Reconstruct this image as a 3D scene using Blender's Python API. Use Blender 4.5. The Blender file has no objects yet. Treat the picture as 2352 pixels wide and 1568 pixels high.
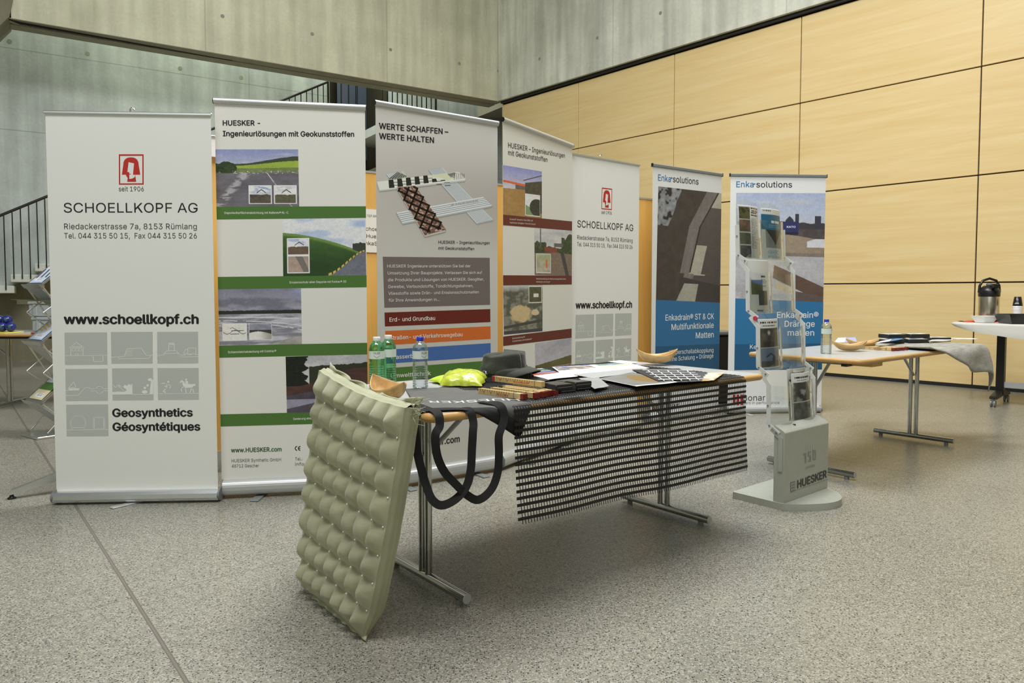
# Trade-fair stand in a concrete and wood foyer: roll-up banners, two folding tables, a leaflet rack.
import bpy, math, random
import numpy as np
from mathutils import Vector, Matrix

for _c in (bpy.data.objects, bpy.data.meshes, bpy.data.materials, bpy.data.lights, bpy.data.cameras):
    for _o in list(_c):
        _c.remove(_o)
scene = bpy.context.scene
COL = scene.collection
rnd = random.Random(7)

# ------------------------------------------------------------------ camera
W_PX, H_PX = 2352.0, 1568.0
F_PX, CX, CY, EYE = 1650.0, 1176.0, 751.0, 1.12
PITCH = math.atan(77.0 / F_PX)
cam_d = bpy.data.cameras.new('camera')
cam = bpy.data.objects.new('camera', cam_d)
COL.objects.link(cam)
cam.location = (0, 0, EYE)
cam.rotation_euler = (math.pi / 2 - PITCH, 0, 0)
cam_d.sensor_width = 36.0
cam_d.lens = 36.0 * F_PX / W_PX
cam_d.shift_y = -(H_PX / 2 - CY) / W_PX
cam_d.clip_end = 200
scene.camera = cam

# ------------------------------------------------------------------ light, exposure
scene.view_settings.view_transform = 'Standard'
scene.view_settings.look = 'None'
scene.view_settings.exposure = 0.14
scene.view_settings.gamma = 1.0
scene.view_settings.use_curve_mapping = False

world = bpy.data.worlds.new('glass_roof_daylight')
scene.world = world
world.use_nodes = True
_bg = world.node_tree.nodes['Background']
_bg.inputs[0].default_value = (0.95, 1.0, 0.98, 1)
_bg.inputs[1].default_value = 0.08


def area(name, loc, target, size, size_y, power, color):
    d = bpy.data.lights.new(name, 'AREA')
    d.shape = 'RECTANGLE'
    d.size, d.size_y = size, size_y
    d.energy = power
    d.color = color
    o = bpy.data.objects.new(name, d)
    COL.objects.link(o)
    o.location = loc
    o.rotation_euler = (Vector(target) - Vector(loc)).to_track_quat('-Z', 'Y').to_euler()
    return o


area('skylight_over_stand', (0.7, 5.3, 7.6), (0.5, 4.2, 0), 3.4, 2.0, 520, (0.99, 0.99, 0.98))
area('banner_fill', (-0.4, 0.3, 8.2), (-0.2, 3.4, 1.0), 6.0, 1.8, 470, (0.99, 0.99, 1.0))  # unseen fill added overhead, tilted to brighten the banner fronts
area('front_fill', (-1.5, -6.7, 4.4), (-0.5, 4.5, 1.6), 11.0, 3.4, 120, (0.97, 1.0, 1.0))  # added fill from behind the camera for upright faces; no windows are built
_l = area('stairwell_daylight', (-4.35, 13.35, 8.2), (-4.35, 13.35, 0), 8.5, 0.9, 250, (0.95, 0.99, 1.0))
_l.rotation_euler = (0, 0, math.radians(32.8))
area('beam_fill', (-2.6, 8.2, 8.6), (-3.6, 12.4, 6.0), 5.0, 0.8, 80, (1.0, 0.99, 0.93))  # unseen fill added to brighten the concrete beam faces
area('wall_washer', (2.2, 8.4, 7.8), (3.9, 10.1, 3.6), 2.2, 0.6, 14, (1.0, 0.95, 0.86))

# ------------------------------------------------------------------ pixel -> place helpers
_c, _s = math.cos(PITCH), math.sin(PITCH)


def ray(px, py):
    a = (px - CX) / F_PX
    b = (CY - py) / F_PX
    return np.array([a, _c + b * _s, -_s + b * _c])


def at_z(px, py, z=0.0):
    r = ray(px, py)
    t = (z - EYE) / r[2]
    return r * t + np.array([0, 0, EYE])


def at_y(px, py, y):
    r = ray(px, py)
    return r * (y / r[1]) + np.array([0, 0, EYE])


def at_plane(px, py, p0, n):
    r = ray(px, py)
    o = np.array([0, 0, EYE])
    t = np.dot(np.array(p0, float) - o, n) / np.dot(r, n)
    return o + r * t


# ------------------------------------------------------------------ colour
ILLUM = 0.74   # how bright a white card sits in this room


def lin(c):
    c = c / 255.0
    return c / 12.92 if c <= 0.04045 else ((c + 0.055) / 1.055) ** 2.4


def ink(rgb):
    return tuple(min(0.88, max(0.004, lin(v) / ILLUM)) for v in rgb)


def ink_np(a):
    a = np.clip(a, 0, 255) / 255.0
    l = np.where(a <= 0.04045, a / 12.92, ((a + 0.055) / 1.055) ** 2.4)
    return np.clip(l / ILLUM, 0.004, 0.88)


# ------------------------------------------------------------------ materials
def new_mat(name):
    m = bpy.data.materials.new(name)
    m.use_nodes = True
    nt = m.node_tree
    return m, nt, nt.nodes['Principled BSDF']


def mk(name, rgb, rough=0.5, metal=0.0, var=0.08, scale=25.0, bump=0.0, bscale=None, stretch=None, spec=0.5, sheen=0.0, coat=0.0):
    m, nt, b = new_mat(name)
    c = ink(rgb)
    tc = nt.nodes.new('ShaderNodeTexCoord')
    src = tc.outputs['Object']
    if stretch:
        mp = nt.nodes.new('ShaderNodeMapping')
        mp.inputs['Scale'].default_value = stretch
        nt.links.new(src, mp.inputs['Vector'])
        src = mp.outputs['Vector']
    nz = nt.nodes.new('ShaderNodeTexNoise')
    nz.inputs['Scale'].default_value = scale
    nz.inputs['Detail'].default_value = 4
    nt.links.new(src, nz.inputs['Vector'])
    rp = nt.nodes.new('ShaderNodeValToRGB')
    rp.color_ramp.elements[0].position = 0.3
    rp.color_ramp.elements[1].position = 0.7
    rp.color_ramp.elements[0].color = (*[v * (1 - var) for v in c], 1)
    rp.color_ramp.elements[1].color = (*[min(1, v * (1 + var)) for v in c], 1)
    nt.links.new(nz.outputs['Fac'], rp.inputs['Fac'])
    nt.links.new(rp.outputs['Color'], b.inputs['Base Color'])
    b.inputs['Roughness'].default_value = rough
    b.inputs['Metallic'].default_value = metal
    b.inputs['Specular IOR Level'].default_value = spec
    if sheen:
        b.inputs['Sheen Weight'].default_value = sheen
    if coat:
        b.inputs['Coat Weight'].default_value = coat
    if bump:
        n2 = nt.nodes.new('ShaderNodeTexNoise')
        n2.inputs['Scale'].default_value = bscale or scale * 4
        n2.inputs['Detail'].default_value = 3
        nt.links.new(src, n2.inputs['Vector'])
        bp = nt.nodes.new('ShaderNodeBump')
        bp.inputs['Strength'].default_value = bump
        bp.inputs['Distance'].default_value = 0.01
        nt.links.new(n2.outputs['Fac'], bp.inputs['Height'])
        nt.links.new(bp.outputs['Normal'], b.inputs['Normal'])
    return m


def mk_print(name, rough=0.45):
    """printed surface: the ink colours sit in the mesh's colour attribute"""
    m, nt, b = new_mat(name)
    at = nt.nodes.new('ShaderNodeVertexColor')
    at.layer_name = 'Col'
    nt.links.new(at.outputs['Color'], b.inputs['Base Color'])
    b.inputs['Roughness'].default_value = rough
    b.inputs['Specular IOR Level'].default_value = 0.3
    return m


def mk_clear(name, tint=(0.97, 0.99, 0.98), gloss=0.12, rough=0.03):
    m = bpy.data.materials.new(name)
    m.use_nodes = True
    nt = m.node_tree
    for n in list(nt.nodes):
        nt.nodes.remove(n)
    out = nt.nodes.new('ShaderNodeOutputMaterial')
    tr = nt.nodes.new('ShaderNodeBsdfTransparent')
    tr.inputs['Color'].default_value = (*tint, 1)
    gl = nt.nodes.new('ShaderNodeBsdfGlossy')
    gl.inputs['Roughness'].default_value = rough
    gl.inputs['Color'].default_value = (0.95, 0.97, 0.97, 1)
    lw = nt.nodes.new('ShaderNodeLayerWeight')
    lw.inputs['Blend'].default_value = 0.35
    mt = nt.nodes.new('ShaderNodeMath')
    mt.operation = 'MULTIPLY_ADD'
    mt.inputs[1].default_value = 0.75
    mt.inputs[2].default_value = gloss * 0.4
    nt.links.new(lw.outputs['Fresnel'], mt.inputs[0])
    mx = nt.nodes.new('ShaderNodeMixShader')
    nt.links.new(mt.outputs[0], mx.inputs['Fac'])
    nt.links.new(tr.outputs[0], mx.inputs[1])
    nt.links.new(gl.outputs[0], mx.inputs[2])
    nt.links.new(mx.outputs[0], out.inputs['Surface'])
    return m


def mk_concrete(name, rgb_a, rgb_b, seam_u=2.3, seam_z=(3.72, 5.03), streak=0.5):
    m, nt, b = new_mat(name)
    L = nt.links.new
    tc = nt.nodes.new('ShaderNodeTexCoord')
    big = nt.nodes.new('ShaderNodeTexNoise')
    big.inputs['Scale'].default_value = 0.9
    big.inputs['Detail'].default_value = 7
    big.inputs['Roughness'].default_value = 0.62
    L(tc.outputs['Object'], big.inputs['Vector'])
    rp = nt.nodes.new('ShaderNodeValToRGB')
    rp.color_ramp.elements[0].position = 0.33
    rp.color_ramp.elements[1].position = 0.66
    rp.color_ramp.elements[0].color = (*ink(rgb_a), 1)
    rp.color_ramp.elements[1].color = (*ink(rgb_b), 1)
    L(big.outputs['Fac'], rp.inputs['Fac'])
    # run-down streaks
    mp = nt.nodes.new('ShaderNodeMapping')
    mp.inputs['Scale'].default_value = (3.2, 3.2, 0.22)
    L(tc.outputs['Object'], mp.inputs['Vector'])
    st = nt.nodes.new('ShaderNodeTexNoise')
    st.inputs['Scale'].default_value = 1.6
    st.inputs['Detail'].default_value = 5
    L(mp.outputs['Vector'], st.inputs['Vector'])
    sr = nt.nodes.new('ShaderNodeMapRange')
    sr.inputs['From Min'].default_value = 0.35
    sr.inputs['From Max'].default_value = 0.6
    sr.inputs['To Min'].default_value = 1.0 - 0.42 * streak
    sr.inputs['To Max'].default_value = 1.06
    L(st.outputs['Fac'], sr.inputs['Value'])
    fine = nt.nodes.new('ShaderNodeTexNoise')
    fine.inputs['Scale'].default_value = 22
    fine.inputs['Detail'].default_value = 6
    L(tc.outputs['Object'], fine.inputs['Vector'])
    fr = nt.nodes.new('ShaderNodeMapRange')
    fr.inputs['To Min'].default_value = 0.90
    fr.inputs['To Max'].default_value = 1.10
    L(fine.outputs['Fac'], fr.inputs['Value'])
    mu = nt.nodes.new('ShaderNodeMath'); mu.operation = 'MULTIPLY'
    L(sr.outputs[0], mu.inputs[0]); L(fr.outputs[0], mu.inputs[1])
    # formwork seams
    sx = nt.nodes.new('ShaderNodeSeparateXYZ')
    L(tc.outputs['Object'], sx.inputs[0])
    cur = mu.outputs[0]

    def seam(val_socket, width, depth):
        nonlocal cur
        lt = nt.nodes.new('ShaderNodeMath'); lt.operation = 'LESS_THAN'
        L(val_socket, lt.inputs[0]); lt.inputs[1].default_value = width
        ma = nt.nodes.new('ShaderNodeMath'); ma.operation = 'MULTIPLY_ADD'
        L(lt.outputs[0], ma.inputs[0]); ma.inputs[1].default_value = -depth; ma.inputs[2].default_value = 1.0
        m2 = nt.nodes.new('ShaderNodeMath'); m2.operation = 'MULTIPLY'
        L(cur, m2.inputs[0]); L(ma.outputs[0], m2.inputs[1])
        cur = m2.outputs[0]
    if seam_u:
        pp = nt.nodes.new('ShaderNodeMath'); pp.operation = 'PINGPONG'
        ad = nt.nodes.new('ShaderNodeMath'); ad.operation = 'ADD'; ad.inputs[1].default_value = 0.55
        L(sx.outputs['X'], ad.inputs[0]); L(ad.outputs[0], pp.inputs[0]); pp.inputs[1].default_value = seam_u
        seam(pp.outputs[0], 0.010, 0.22)
    for z in seam_z:
        sb = nt.nodes.new('ShaderNodeMath'); sb.operation = 'SUBTRACT'; sb.inputs[1].default_value = z
        L(sx.outputs['Z'], sb.inputs[0])
        ab = nt.nodes.new('ShaderNodeMath'); ab.operation = 'ABSOLUTE'
        L(sb.outputs[0], ab.inputs[0])
        seam(ab.outputs[0], 0.008, 0.3)
    mx = nt.nodes.new('ShaderNodeVectorMath'); mx.operation = 'SCALE'
    L(rp.outputs['Color'], mx.inputs[0]); L(cur, mx.inputs['Scale'])
    L(mx.outputs[0], b.inputs['Base Color'])
    b.inputs['Roughness'].default_value = 0.7
    b.inputs['Specular IOR Level'].default_value = 0.3
    bp = nt.nodes.new('ShaderNodeBump')
    bp.inputs['Strength'].default_value = 0.12
    bp.inputs['Distance'].default_value = 0.01
    L(fine.outputs['Fac'], bp.inputs['Height'])
    L(bp.outputs['Normal'], b.inputs['Normal'])
    return m


def mk_wood_panel(name, ca, cb, stretch, scale=1.0, rough=0.4, fig=0.35):
    m, nt, b = new_mat(name)
    L = nt.links.new
    tc = nt.nodes.new('ShaderNodeTexCoord')
    mp = nt.nodes.new('ShaderNodeMapping')
    mp.inputs['Scale'].default_value = stretch
    L(tc.outputs['Object'], mp.inputs['Vector'])
    n1 = nt.nodes.new('ShaderNodeTexNoise')
    n1.inputs['Scale'].default_value = scale
    n1.inputs['Detail'].default_value = 8
    n1.inputs['Roughness'].default_value = 0.6
    n1.inputs['Distortion'].default_value = fig
    L(mp.outputs[0], n1.inputs['Vector'])
    rp = nt.nodes.new('ShaderNodeValToRGB')
    rp.color_ramp.elements[0].position = 0.32
    rp.color_ramp.elements[1].position = 0.68
    rp.color_ramp.elements[0].color = (*ink(ca), 1)
    rp.color_ramp.elements[1].color = (*ink(cb), 1)
    L(n1.outputs['Fac'], rp.inputs['Fac'])
    L(rp.outputs['Color'], b.inputs['Base Color'])
    b.inputs['Roughness'].default_value = rough
    b.inputs['Specular IOR Level'].default_value = 0.35
    return m


def mk_terrazzo(name):
    m, nt, b = new_mat(name)
    L = nt.links.new
    tc = nt.nodes.new('ShaderNodeTexCoord')

    def chips(scale, seed, dark_p, light_p, dark, light, base_socket, size):
        mp = nt.nodes.new('ShaderNodeMapping')
        mp.inputs['Location'].default_value = (seed, seed * 1.7, 0)
        L(tc.outputs['Object'], mp.inputs['Vector'])
        vo = nt.nodes.new('ShaderNodeTexVoronoi')
        vo.voronoi_dimensions = '2D'
        vo.inputs['Scale'].default_value = scale
        vo.inputs['Randomness'].default_value = 1.0
        L(mp.outputs[0], vo.inputs['Vector'])
        sep = nt.nodes.new('ShaderNodeSeparateColor')
        L(vo.outputs['Color'], sep.inputs[0])
        inside = nt.nodes.new('ShaderNodeMath'); inside.operation = 'LESS_THAN'
        L(vo.outputs['Distance'], inside.inputs[0]); inside.inputs[1].default_value = size
        out = base_socket
        for (lo, hi, col) in ((0.0, dark_p, dark), (1 - light_p, 1.01, light)):
            a = nt.nodes.new('ShaderNodeMath'); a.operation = 'GREATER_THAN'; a.inputs[1].default_value = lo - 0.001
            c = nt.nodes.new('ShaderNodeMath'); c.operation = 'LESS_THAN'; c.inputs[1].default_value = hi
            L(sep.outputs[0], a.inputs[0]); L(sep.outputs[0], c.inputs[0])
            m1 = nt.nodes.new('ShaderNodeMath'); m1.operation = 'MULTIPLY'
            L(a.outputs[0], m1.inputs[0]); L(c.outputs[0], m1.inputs[1])
            m2 = nt.nodes.new('ShaderNodeMath'); m2.operation = 'MULTIPLY'
            L(m1.outputs[0], m2.inputs[0]); L(inside.outputs[0], m2.inputs[1])
            mx = nt.nodes.new('ShaderNodeMix'); mx.data_type = 'RGBA'
            L(m2.outputs[0], mx.inputs[0]); L(out, mx.inputs[6])
            mx.inputs[7].default_value = (*ink(col), 1)
            out = mx.outputs[2]
        return out
    n0 = nt.nodes.new('ShaderNodeTexNoise')
    n0.inputs['Scale'].default_value = 1.3
    n0.inputs['Detail'].default_value = 6
    L(tc.outputs['Object'], n0.inputs['Vector'])
    r0 = nt.nodes.new('ShaderNodeValToRGB')
    r0.color_ramp.elements[0].position = 0.3
    r0.color_ramp.elements[1].position = 0.7
    r0.color_ramp.elements[0].color = (*ink((114, 113, 101)), 1)
    r0.color_ramp.elements[1].color = (*ink((127, 125, 112)), 1)
    L(n0.outputs['Fac'], r0.inputs['Fac'])
    s = chips(215, 3.1, 0.22, 0.22, (106, 104, 95), (146, 144, 135), r0.outputs['Color'], 0.6)
    s = chips(150, 0.0, 0.15, 0.10, (56, 56, 54), (156, 154, 144), s, 0.36)
    s = chips(88, 7.7, 0.06, 0.04, (48, 49, 50), (154, 147, 133), s, 0.27)
    # joints of the slabs
    sx = nt.nodes.new('ShaderNodeSeparateXYZ')
    L(tc.outputs['Object'], sx.inputs[0])

    def joint(nx, ny, off, half, col, s, wob=0.0):
        a = nt.nodes.new('ShaderNodeMath'); a.operation = 'MULTIPLY'; a.inputs[1].default_value = nx
        L(sx.outputs['X'], a.inputs[0])
        c = nt.nodes.new('ShaderNodeMath'); c.operation = 'MULTIPLY_ADD'; c.inputs[1].default_value = ny
        L(sx.outputs['Y'], c.inputs[0]); L(a.outputs[0], c.inputs[2])
        d = nt.nodes.new('ShaderNodeMath'); d.operation = 'SUBTRACT'; d.inputs[1].default_value = off
        L(c.outputs[0], d.inputs[0])
        e = nt.nodes.new('ShaderNodeMath'); e.operation = 'ABSOLUTE'
        L(d.outputs[0], e.inputs[0])
        f = nt.nodes.new('ShaderNodeMath'); f.operation = 'LESS_THAN'; f.inputs[1].default_value = half
        L(e.outputs[0], f.inputs[0])
        mx = nt.nodes.new('ShaderNodeMix'); mx.data_type = 'RGBA'
        L(f.outputs[0], mx.inputs[0]); L(s, mx.inputs[6])
        mx.inputs[7].default_value = (*ink(col), 1)
        return mx.outputs[2]
    a1 = math.radians(-51.6)   # joints running towards the far left
    nA = (-math.sin(a1), math.cos(a1))
    nB = (-0.626, 0.780)
    s = joint(*nA, 0.521, 0.0070, (88, 84, 75), s)
    s = joint(*nA, 0.521, 0.0035, (103, 99, 90), s)
    s = joint(*nA, 4.715, 0.003, (96, 92, 80), s)
    s = joint(*nA, -3.66, 0.003, (96, 92, 80), s)
    s = joint(*nB, 2.90, 0.0024, (92, 92, 86), s)
    s = joint(*nB, 7.1, 0.003, (96, 92, 80), s)
    L(s, b.inputs['Base Color'])
    b.inputs['Roughness'].default_value = 0.30
    b.inputs['Specular IOR Level'].default_value = 0.42
    return m


# ------------------------------------------------------------------ mesh builder
class MB:
    def __init__(s):
        s.v = []; s.f = []; s.m = []; s.c = []; s.sm = []

    def add(s, verts, faces, mat=0, col=None, smooth=False):
        o = len(s.v)
        s.v.extend([tuple(map(float, p)) for p in verts])
        for i, f in enumerate(faces):
            s.f.append(tuple(o + k for k in f))
            s.m.append(mat)
            s.sm.append(smooth)
            if col is None:
                s.c.append(None)
            elif isinstance(col, np.ndarray):
                s.c.append([tuple(col[k]) for k in f])
            else:
                s.c.append([col] * len(f))
        return s

    def box(s, x0, x1, y0, y1, z0, z1, mat=0, col=None, M=None, bev=0.0):
        if bev > 0:
            b = min(bev, (x1 - x0) / 2.01, (y1 - y0) / 2.01, (z1 - z0) / 2.01)
            vs = []; fs = []
            idx = {}
            for i, sx in enumerate((-1, 1)):
                for j, sy in enumerate((-1, 1)):
                    for k, sz in enumerate((-1, 1)):
                        X = x1 if sx > 0 else x0; Y = y1 if sy > 0 else y0; Z = z1 if sz > 0 else z0
                        idx[(sx, sy, sz, 'x')] = len(vs); vs.append((X, Y - sy * b, Z - sz * b))
                        idx[(sx, sy, sz, 'y')] = len(vs); vs.append((X - sx * b, Y, Z - sz * b))
                        idx[(sx, sy, sz, 'z')] = len(vs); vs.append((X - sx * b, Y - sy * b, Z))
            g = lambda sx, sy, sz, a: idx[(sx, sy, sz, a)]
            for q in (-1, 1):
                fs.append([g(q, -1, -1, 'x'), g(q, 1, -1, 'x'), g(q, 1, 1, 'x'), g(q, -1, 1, 'x')][::q])
                fs.append([g(-1, q, -1, 'y'), g(1, q, -1, 'y'), g(1, q, 1, 'y'), g(-1, q, 1, 'y')][::-q])
                fs.append([g(-1, -1, q, 'z'), g(1, -1, q, 'z'), g(1, 1, q, 'z'), g(-1, 1, q, 'z')][::q])
            for a in (-1, 1):
                for c in (-1, 1):
                    fs.append([g(a, c, -1, 'x'), g(a, c, -1, 'y'), g(a, c, 1, 'y'), g(a, c, 1, 'x')])
                    fs.append([g(a, -1, c, 'x'), g(a, -1, c, 'z'), g(a, 1, c, 'z'), g(a, 1, c, 'x')])
                    fs.append([g(-1, a, c, 'y'), g(-1, a, c, 'z'), g(1, a, c, 'z'), g(1, a, c, 'y')])
            for a in (-1, 1):
                for c in (-1, 1):
                    for e in (-1, 1):
                        fs.append([g(a, c, e, 'x'), g(a, c, e, 'y'), g(a, c, e, 'z')])
        else:
            vs = [(x0, y0, z0), (x1, y0, z0), (x1, y1, z0), (x0, y1, z0), (x0, y0, z1), (x1, y0, z1), (x1, y1, z1), (x0, y1, z1)]
            fs = [(0, 3, 2, 1), (4, 5, 6, 7), (0, 1, 5, 4), (1, 2, 6, 5), (2, 3, 7, 6), (3, 0, 4, 7)]
        if M is not None:
            vs = [tuple(M @ Vector(p)) for p in vs]
        return s.add(vs, fs, mat, col)

    def tube(s, pts, r, n=10, mat=0, col=None, caps=True, smooth=True, ry=None):
        """round bar along a polyline; r a number or one per point"""
        P = [Vector(p) for p in pts]
        rs = r if isinstance(r, (list, tuple)) else [r] * len(P)
        vs = []; fs = []
        up = None
        for i, p in enumerate(P):
            if i == 0: t = P[1] - P[0]
            elif i == len(P) - 1: t = P[-1] - P[-2]
            else: t = (P[i + 1] - p).normalized() + (p - P[i - 1]).normalized()
            t.normalize()
            if up is None:
                up = Vector((0, 0, 1)) if abs(t.z) < 0.9 else Vector((1, 0, 0))
            a = t.cross(up)
            if a.length < 1e-6: a = t.orthogonal()
            a.normalize(); b = a.cross(t).normalized(); up = b
            for k in range(n):
                an = 2 * math.pi * k / n
                vs.append(p + a * (math.cos(an) * rs[i]) + b * (math.sin(an) * (rs[i] if ry is None else ry)))
        for i in range(len(P) - 1):
            for k in range(n):
                k2 = (k + 1) % n
                fs.append((i * n + k, i * n + k2, (i + 1) * n + k2, (i + 1) * n + k))
        s.add(vs, fs, mat, col, smooth)
        if caps:
            o = len(s.v)
            s.add(vs[:n], [tuple(range(n))], mat, col)
            s.add(vs[-n:], [tuple(range(n))[::-1]], mat, col)
        return s

    def prism(s, poly, axis, a, b, mat=0, col=None, smooth=False):
        """extrude a 2D outline along an axis: 'x' takes (y,z), 'y' takes (x,z), 'z' takes (x,y)"""
        def P(q, t):
            return (t, q[0], q[1]) if axis == 'x' else ((q[0], t, q[1]) if axis == 'y' else (q[0], q[1], t))
        n = len(poly)
        vs = [P(q, a) for q in poly] + [P(q, b) for q in poly]
        s.add(vs, [(i, (i + 1) % n, n + (i + 1) % n, n + i) for i in range(n)], mat, col, smooth)
        s.add(vs, [tuple(range(n))[::-1], tuple(range(n, 2 * n))], mat, col)
        return s

    def lathe(s, prof, n=32, mat=0, col=None, smooth=True, c=(0, 0), caps=True):
        vs = []; fs = []
        for (r, z) in prof:
            for k in range(n):
                a = 2 * math.pi * k / n
                vs.append((c[0] + r * math.cos(a), c[1] + r * math.sin(a), z))
        for i in range(len(prof) - 1):
            for k in range(n):
                k2 = (k + 1) % n
                fs.append((i * n + k, i * n + k2, (i + 1) * n + k2, (i + 1) * n + k))
        s.add(vs, fs, mat, col, smooth)
        if caps:
            if prof[0][0] > 1e-4: s.add(vs[:n], [tuple(range(n))[::-1]], mat, col)
            if prof[-1][0] > 1e-4: s.add(vs[-n:], [tuple(range(n))], mat, col)
        return s

    def grid(s, G, mat=0, col=None, smooth=True):
        """G: array (ny,nx,3); col optional array (ny,nx,3)"""
        G = np.asarray(G, float)
        ny, nx = G.shape[:2]
        fs = [(j * nx + i, j * nx + i + 1, (j + 1) * nx + i + 1, (j + 1) * nx + i) for j in range(ny - 1) for i in range(nx - 1)]
        if isinstance(col, np.ndarray):
            cc = col.reshape(-1, 3)
            cc = np.concatenate([cc, np.ones((len(cc), 1))], 1)
        else:
            cc = col
        return s.add(G.reshape(-1, 3).tolist(), fs, mat, cc, smooth)

    def sphere(s, c, r, n=16, mat=0, col=None):
        prof = [(max(1e-5, math.sin(math.pi * i / (n // 2))) * r, -math.cos(math.pi * i / (n // 2)) * r) for i in range(n // 2 + 1)]
        vs = []; fs = []
        for (q, z) in prof:
            for k in range(n):
                a = 2 * math.pi * k / n
                vs.append((c[0] + q * math.cos(a), c[1] + q * math.sin(a), c[2] + z))
        for i in range(len(prof) - 1):
            for k in range(n):
                k2 = (k + 1) % n
                fs.append((i * n + k, i * n + k2, (i + 1) * n + k2, (i + 1) * n + k))
        return s.add(vs, fs, mat, col, True)

    def build(s, name, mats, parent=None, loc=None, rot=None, solid=0.0, sub=0, off=0.0):
        me = bpy.data.meshes.new(name)
        me.from_pydata(s.v, [], s.f)
        if not isinstance(mats, (list, tuple)): mats = [mats]
        for m in mats: me.materials.append(m)
        me.polygons.foreach_set('material_index', s.m)
        me.polygons.foreach_set('use_smooth', s.sm)
        if any(c is not None for c in s.c):
            at = me.color_attributes.new('Col', 'FLOAT_COLOR', 'CORNER')
            buf = []
            for f, c in zip(s.f, s.c):
                for k in range(len(f)):
                    q = (0.5, 0.5, 0.5) if c is None else c[k]
                    buf.extend((q[0], q[1], q[2], 1.0))
            at.data.foreach_set('color', buf)
        me.update()
        o = bpy.data.objects.new(name, me)
        COL.objects.link(o)
        if parent is not None: o.parent = parent
        if loc is not None: o.location = loc
        if rot is not None: o.rotation_euler = rot
        if solid:
            md = o.modifiers.new('thickness', 'SOLIDIFY'); md.thickness = solid; md.offset = off
        if sub:
            md = o.modifiers.new('smooth', 'SUBSURF'); md.levels = sub; md.render_levels = sub
        return o


def tag(o, label, cat, group=None, kind=None):
    o['label'] = label; o['category'] = cat
    if group: o['group'] = group
    if kind: o['kind'] = kind
    return o


def thing(name, label, cat, loc=(0, 0, 0), rotz=0.0, group=None, rot=None):
    o = bpy.data.objects.new(name, None)
    COL.objects.link(o)
    o.empty_display_size = 0.1
    o.location = loc
    o.rotation_euler = rot if rot else (0, 0, rotz)
    return tag(o, label, cat, group)


def struct(o):
    o['kind'] = 'structure'
    return o


def copy_tree(o, parent=None):
    c = o.copy()
    COL.objects.link(c)
    if parent is not None: c.parent = parent
    for ch in [x for x in bpy.data.objects if x.parent == o]:
        copy_tree(ch, c)
    return c


# ------------------------------------------------------------------ noise for the printed pictures
def _h(ix, iy, seed):
    n = (ix.astype(np.int64) * 374761393 + iy.astype(np.int64) * 668265263 + seed * 1442695041) & 0x7fffffff
    n = ((n ^ (n >> 13)) * 1274126177) & 0x7fffffff
    n = n ^ (n >> 16)
    return (n % 100003) / 100003.0


def vnoise(x, y, seed=0):
    x = np.asarray(x, float); y = np.asarray(y, float)
    ix = np.floor(x); iy = np.floor(y)
    fx = x - ix; fy = y - iy
    fx = fx * fx * (3 - 2 * fx); fy = fy * fy * (3 - 2 * fy)
    a = _h(ix, iy, seed); b = _h(ix + 1, iy, seed); c = _h(ix, iy + 1, seed); d = _h(ix + 1, iy + 1, seed)
    return (a * (1 - fx) + b * fx) * (1 - fy) + (c * (1 - fx) + d * fx) * fy


def fbm(x, y, seed=0, oct=4):
    t = 0; a = 0.5; n = 0
    for i in range(oct):
        t = t + a * vnoise(np.asarray(x) * 2 ** i, np.asarray(y) * 2 ** i, seed + i); n += a; a *= 0.5
    return t / n


def C3(r, g, b): return np.array([r, g, b], float)


def mixc(a, b, k):
    k = np.clip(k, 0, 1)[..., None]
    return a * (1 - k) + b * k


def sst(e0, e1, x): 
    t = np.clip((x - e0) / (e1 - e0 + 1e-9), 0, 1)
    return t * t * (3 - 2 * t)


# ------------------------------------------------------------------ lettering
_tc = {}
FONT = None
try:   # the sans serif that ships with Blender; the built-in font is used where it is missing
    import os
    FONT = bpy.data.fonts.load(os.path.join(bpy.utils.resource_path('LOCAL'), 'datafiles', 'fonts', 'Inter.woff2'))
except Exception:
    FONT = None


def _adv(t):
    if not t: return 0.0
    a = text_raw('H' + t + 'H')[0][:, 0].max(); b = text_raw('HH')[0][:, 0].max()
    return float(a - b)


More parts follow.
